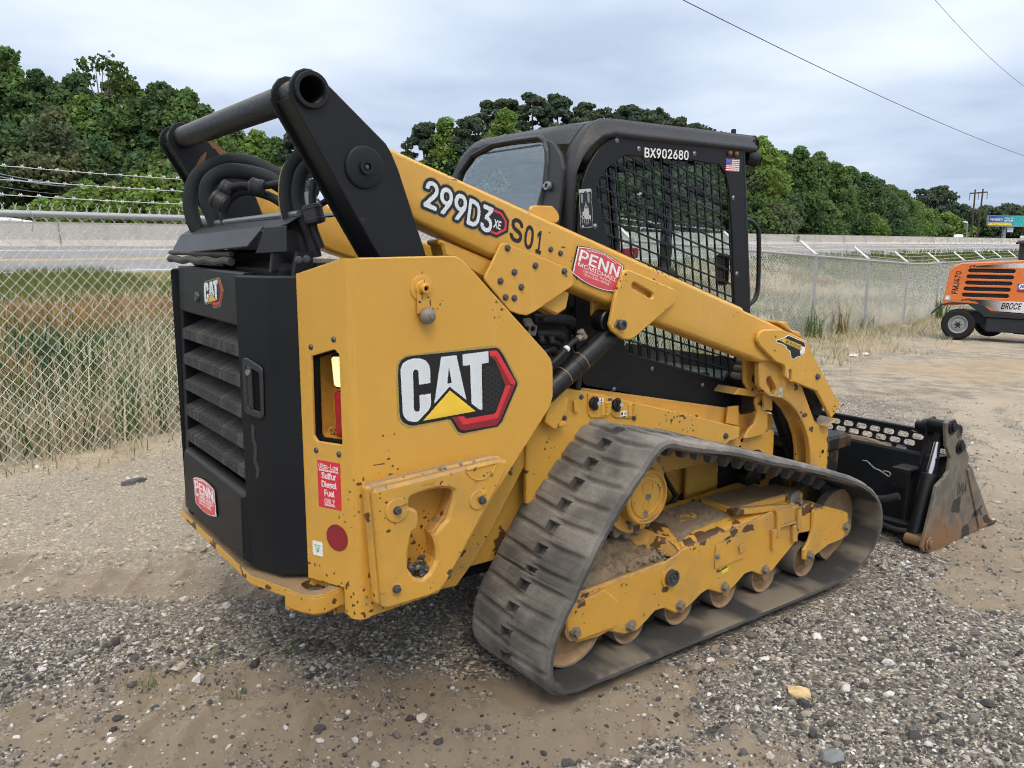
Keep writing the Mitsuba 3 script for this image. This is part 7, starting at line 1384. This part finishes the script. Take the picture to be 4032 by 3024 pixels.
add(SW+'fleet_number', text('FMJ470', FV, (880 - 615)*K_, .115, .001, .003, True), 'm_ink', False)
def strip(key, pts, m_='m_fade', w=.002):
    p = A3(pts, float); V = FSW[0] + p[:, :1]*FSW[1] + p[:, 1:]*FSW[2] + FSW[3]*w; x = p[:, 0]
    n = len(p); F = A3([[0, i, i + 1] for i in range(1, n - 1)], int); scene[key] = mikit.ply(orient((V, F)), m_, smooth=False, uv=np.column_stack([(x - x.min())/(np.ptp(x) + 1e-9), x*0]))
strip(SW+'upper_stripe', q6((905, 548), (1090, 528), (1462, 502), (1450, 570), (870, 566))); strip(SW+'lower_stripe', q6((860, 935), (1050, 940), (1400, 952), (1385, 1078), (1140, 1062), (1095, 990), (1240, 985), (870, 955)))
strip(SW+'rear_upper_stripe', q6((1900, 495), (1476, 505), (1466, 575), (1900, 575))); strip(SW+'rear_lower_stripe', q6((1900, 965), (1440, 955), (1432, 1060), (1900, 1075)))
for k, (a, b) in enumerate(((826, 566), (856, 562), (780, 958), (812, 952), (838, 948))): add(SW+'slash_mark', sp(Polygon(q6((a, b), (a + 18, b), (a + 38, b - 22), (a + 20, b - 22))), .0015, .003, 0), 'm_ink')
add(SW+'oval_pattern', cat([sp(Point(*q6((1225 + 22*i, 546))[0]).buffer(.036, 6).difference(Point(*q6((1225 + 22*i, 546))[0]).buffer(.031, 6)), .003, .004, 0) for i in range(10)]), 'm_labelgrey')
mb = q6((1158, 1035))[0]; FMB = (so + sr*mb[0] + A3([0, 0, mb[1]]), sr, A3([0, 0, 1.0]), sw_n)
add(SW+'maker_lettering', text('BROCE', FMB, (1350 - 1158)*K_, .135, .003, .004, True, slant=.18), 'm_ink', False)
eq = q6((1288, 806), (1368, 806), (1368, 742), (1288, 742)); c_ = q6((1326, 775))[0]
ek = add(SW+'badge', sp(Polygon(eq), .001, .003, 0), 'm_flagblue'); add(ek+'__disc', sp(Point(c_).buffer(.064, 12), .003, .005, 0), 'm_white')
add(ek+'__mark', cat(sp(Polygon([(c_[0] - .035, c_[1] - .03), (c_[0] - .005, c_[1] - .03), (c_[0] - .005, c_[1] + .035), (c_[0] - .025, c_[1] + .035), (c_[0] - .025, c_[1] - .01), (c_[0] - .035, c_[1] - .01)]), .005, .007, 0), sp(Polygon([(c_[0] + .005, c_[1] - .03), (c_[0] + .035, c_[1] - .03), (c_[0] + .035, c_[1] + .035), (c_[0] + .005, c_[1] + .035)]), .005, .007, 0)), 'm_flagblue')
add(ek+'__lower_label', sp(Polygon(q6((1285, 842), (1352, 842), (1352, 812), (1285, 812))), .001, .003, 0), 'm_reddark')
hl = q6((624, 958), (680, 958), (684, 896), (628, 896)); add(SW+'head_lamp', sp(Polygon(hl), -.01, .012, .006), 'm_labelgrey'); add(SW+'head_lamp__lens', sp(Polygon(hl).buffer(-.03), .010, .016, 0), 'm_white')
for p_ in ((1472, 676), (1600, 680)): add(SW+'cab_panel__bolt', sp(Point(*q6(p_)[0]).buffer(.012, 5), -.002, .01, .003), 'm_chassis')
# scraps of litter in the weeds
g = np.random.default_rng(15)
for p_, r_, lb in (([(11.73,5.01,-0.12)][0], .075, 'crumpled white plastic scrap in the weeds, largest of the two right of the arm'), ([(12.18,5.05,-0.11)][0], .05, 'small white scrap right of the larger plastic scrap'), ([(21.67,9.51,-0.51)][0], .07, 'small white scrap at the fence foot left of the sweeper')):
    k = thing('litter', lb, 'litter'); m = trimesh.creation.icosphere(subdivisions=2, radius=1.0); v = np.array(m.vertices); v = v*(.5 + 1.0*meshkit.noise(v*2.3, 3)[:, None])*A3([1.2, .8, .35])*r_
    scene[k] = mikit.ply((v + A3([p_[0], p_[1], float(ground(p_[0], p_[1])) + .03]), np.array(m.faces)), 'm_white', smooth=False)
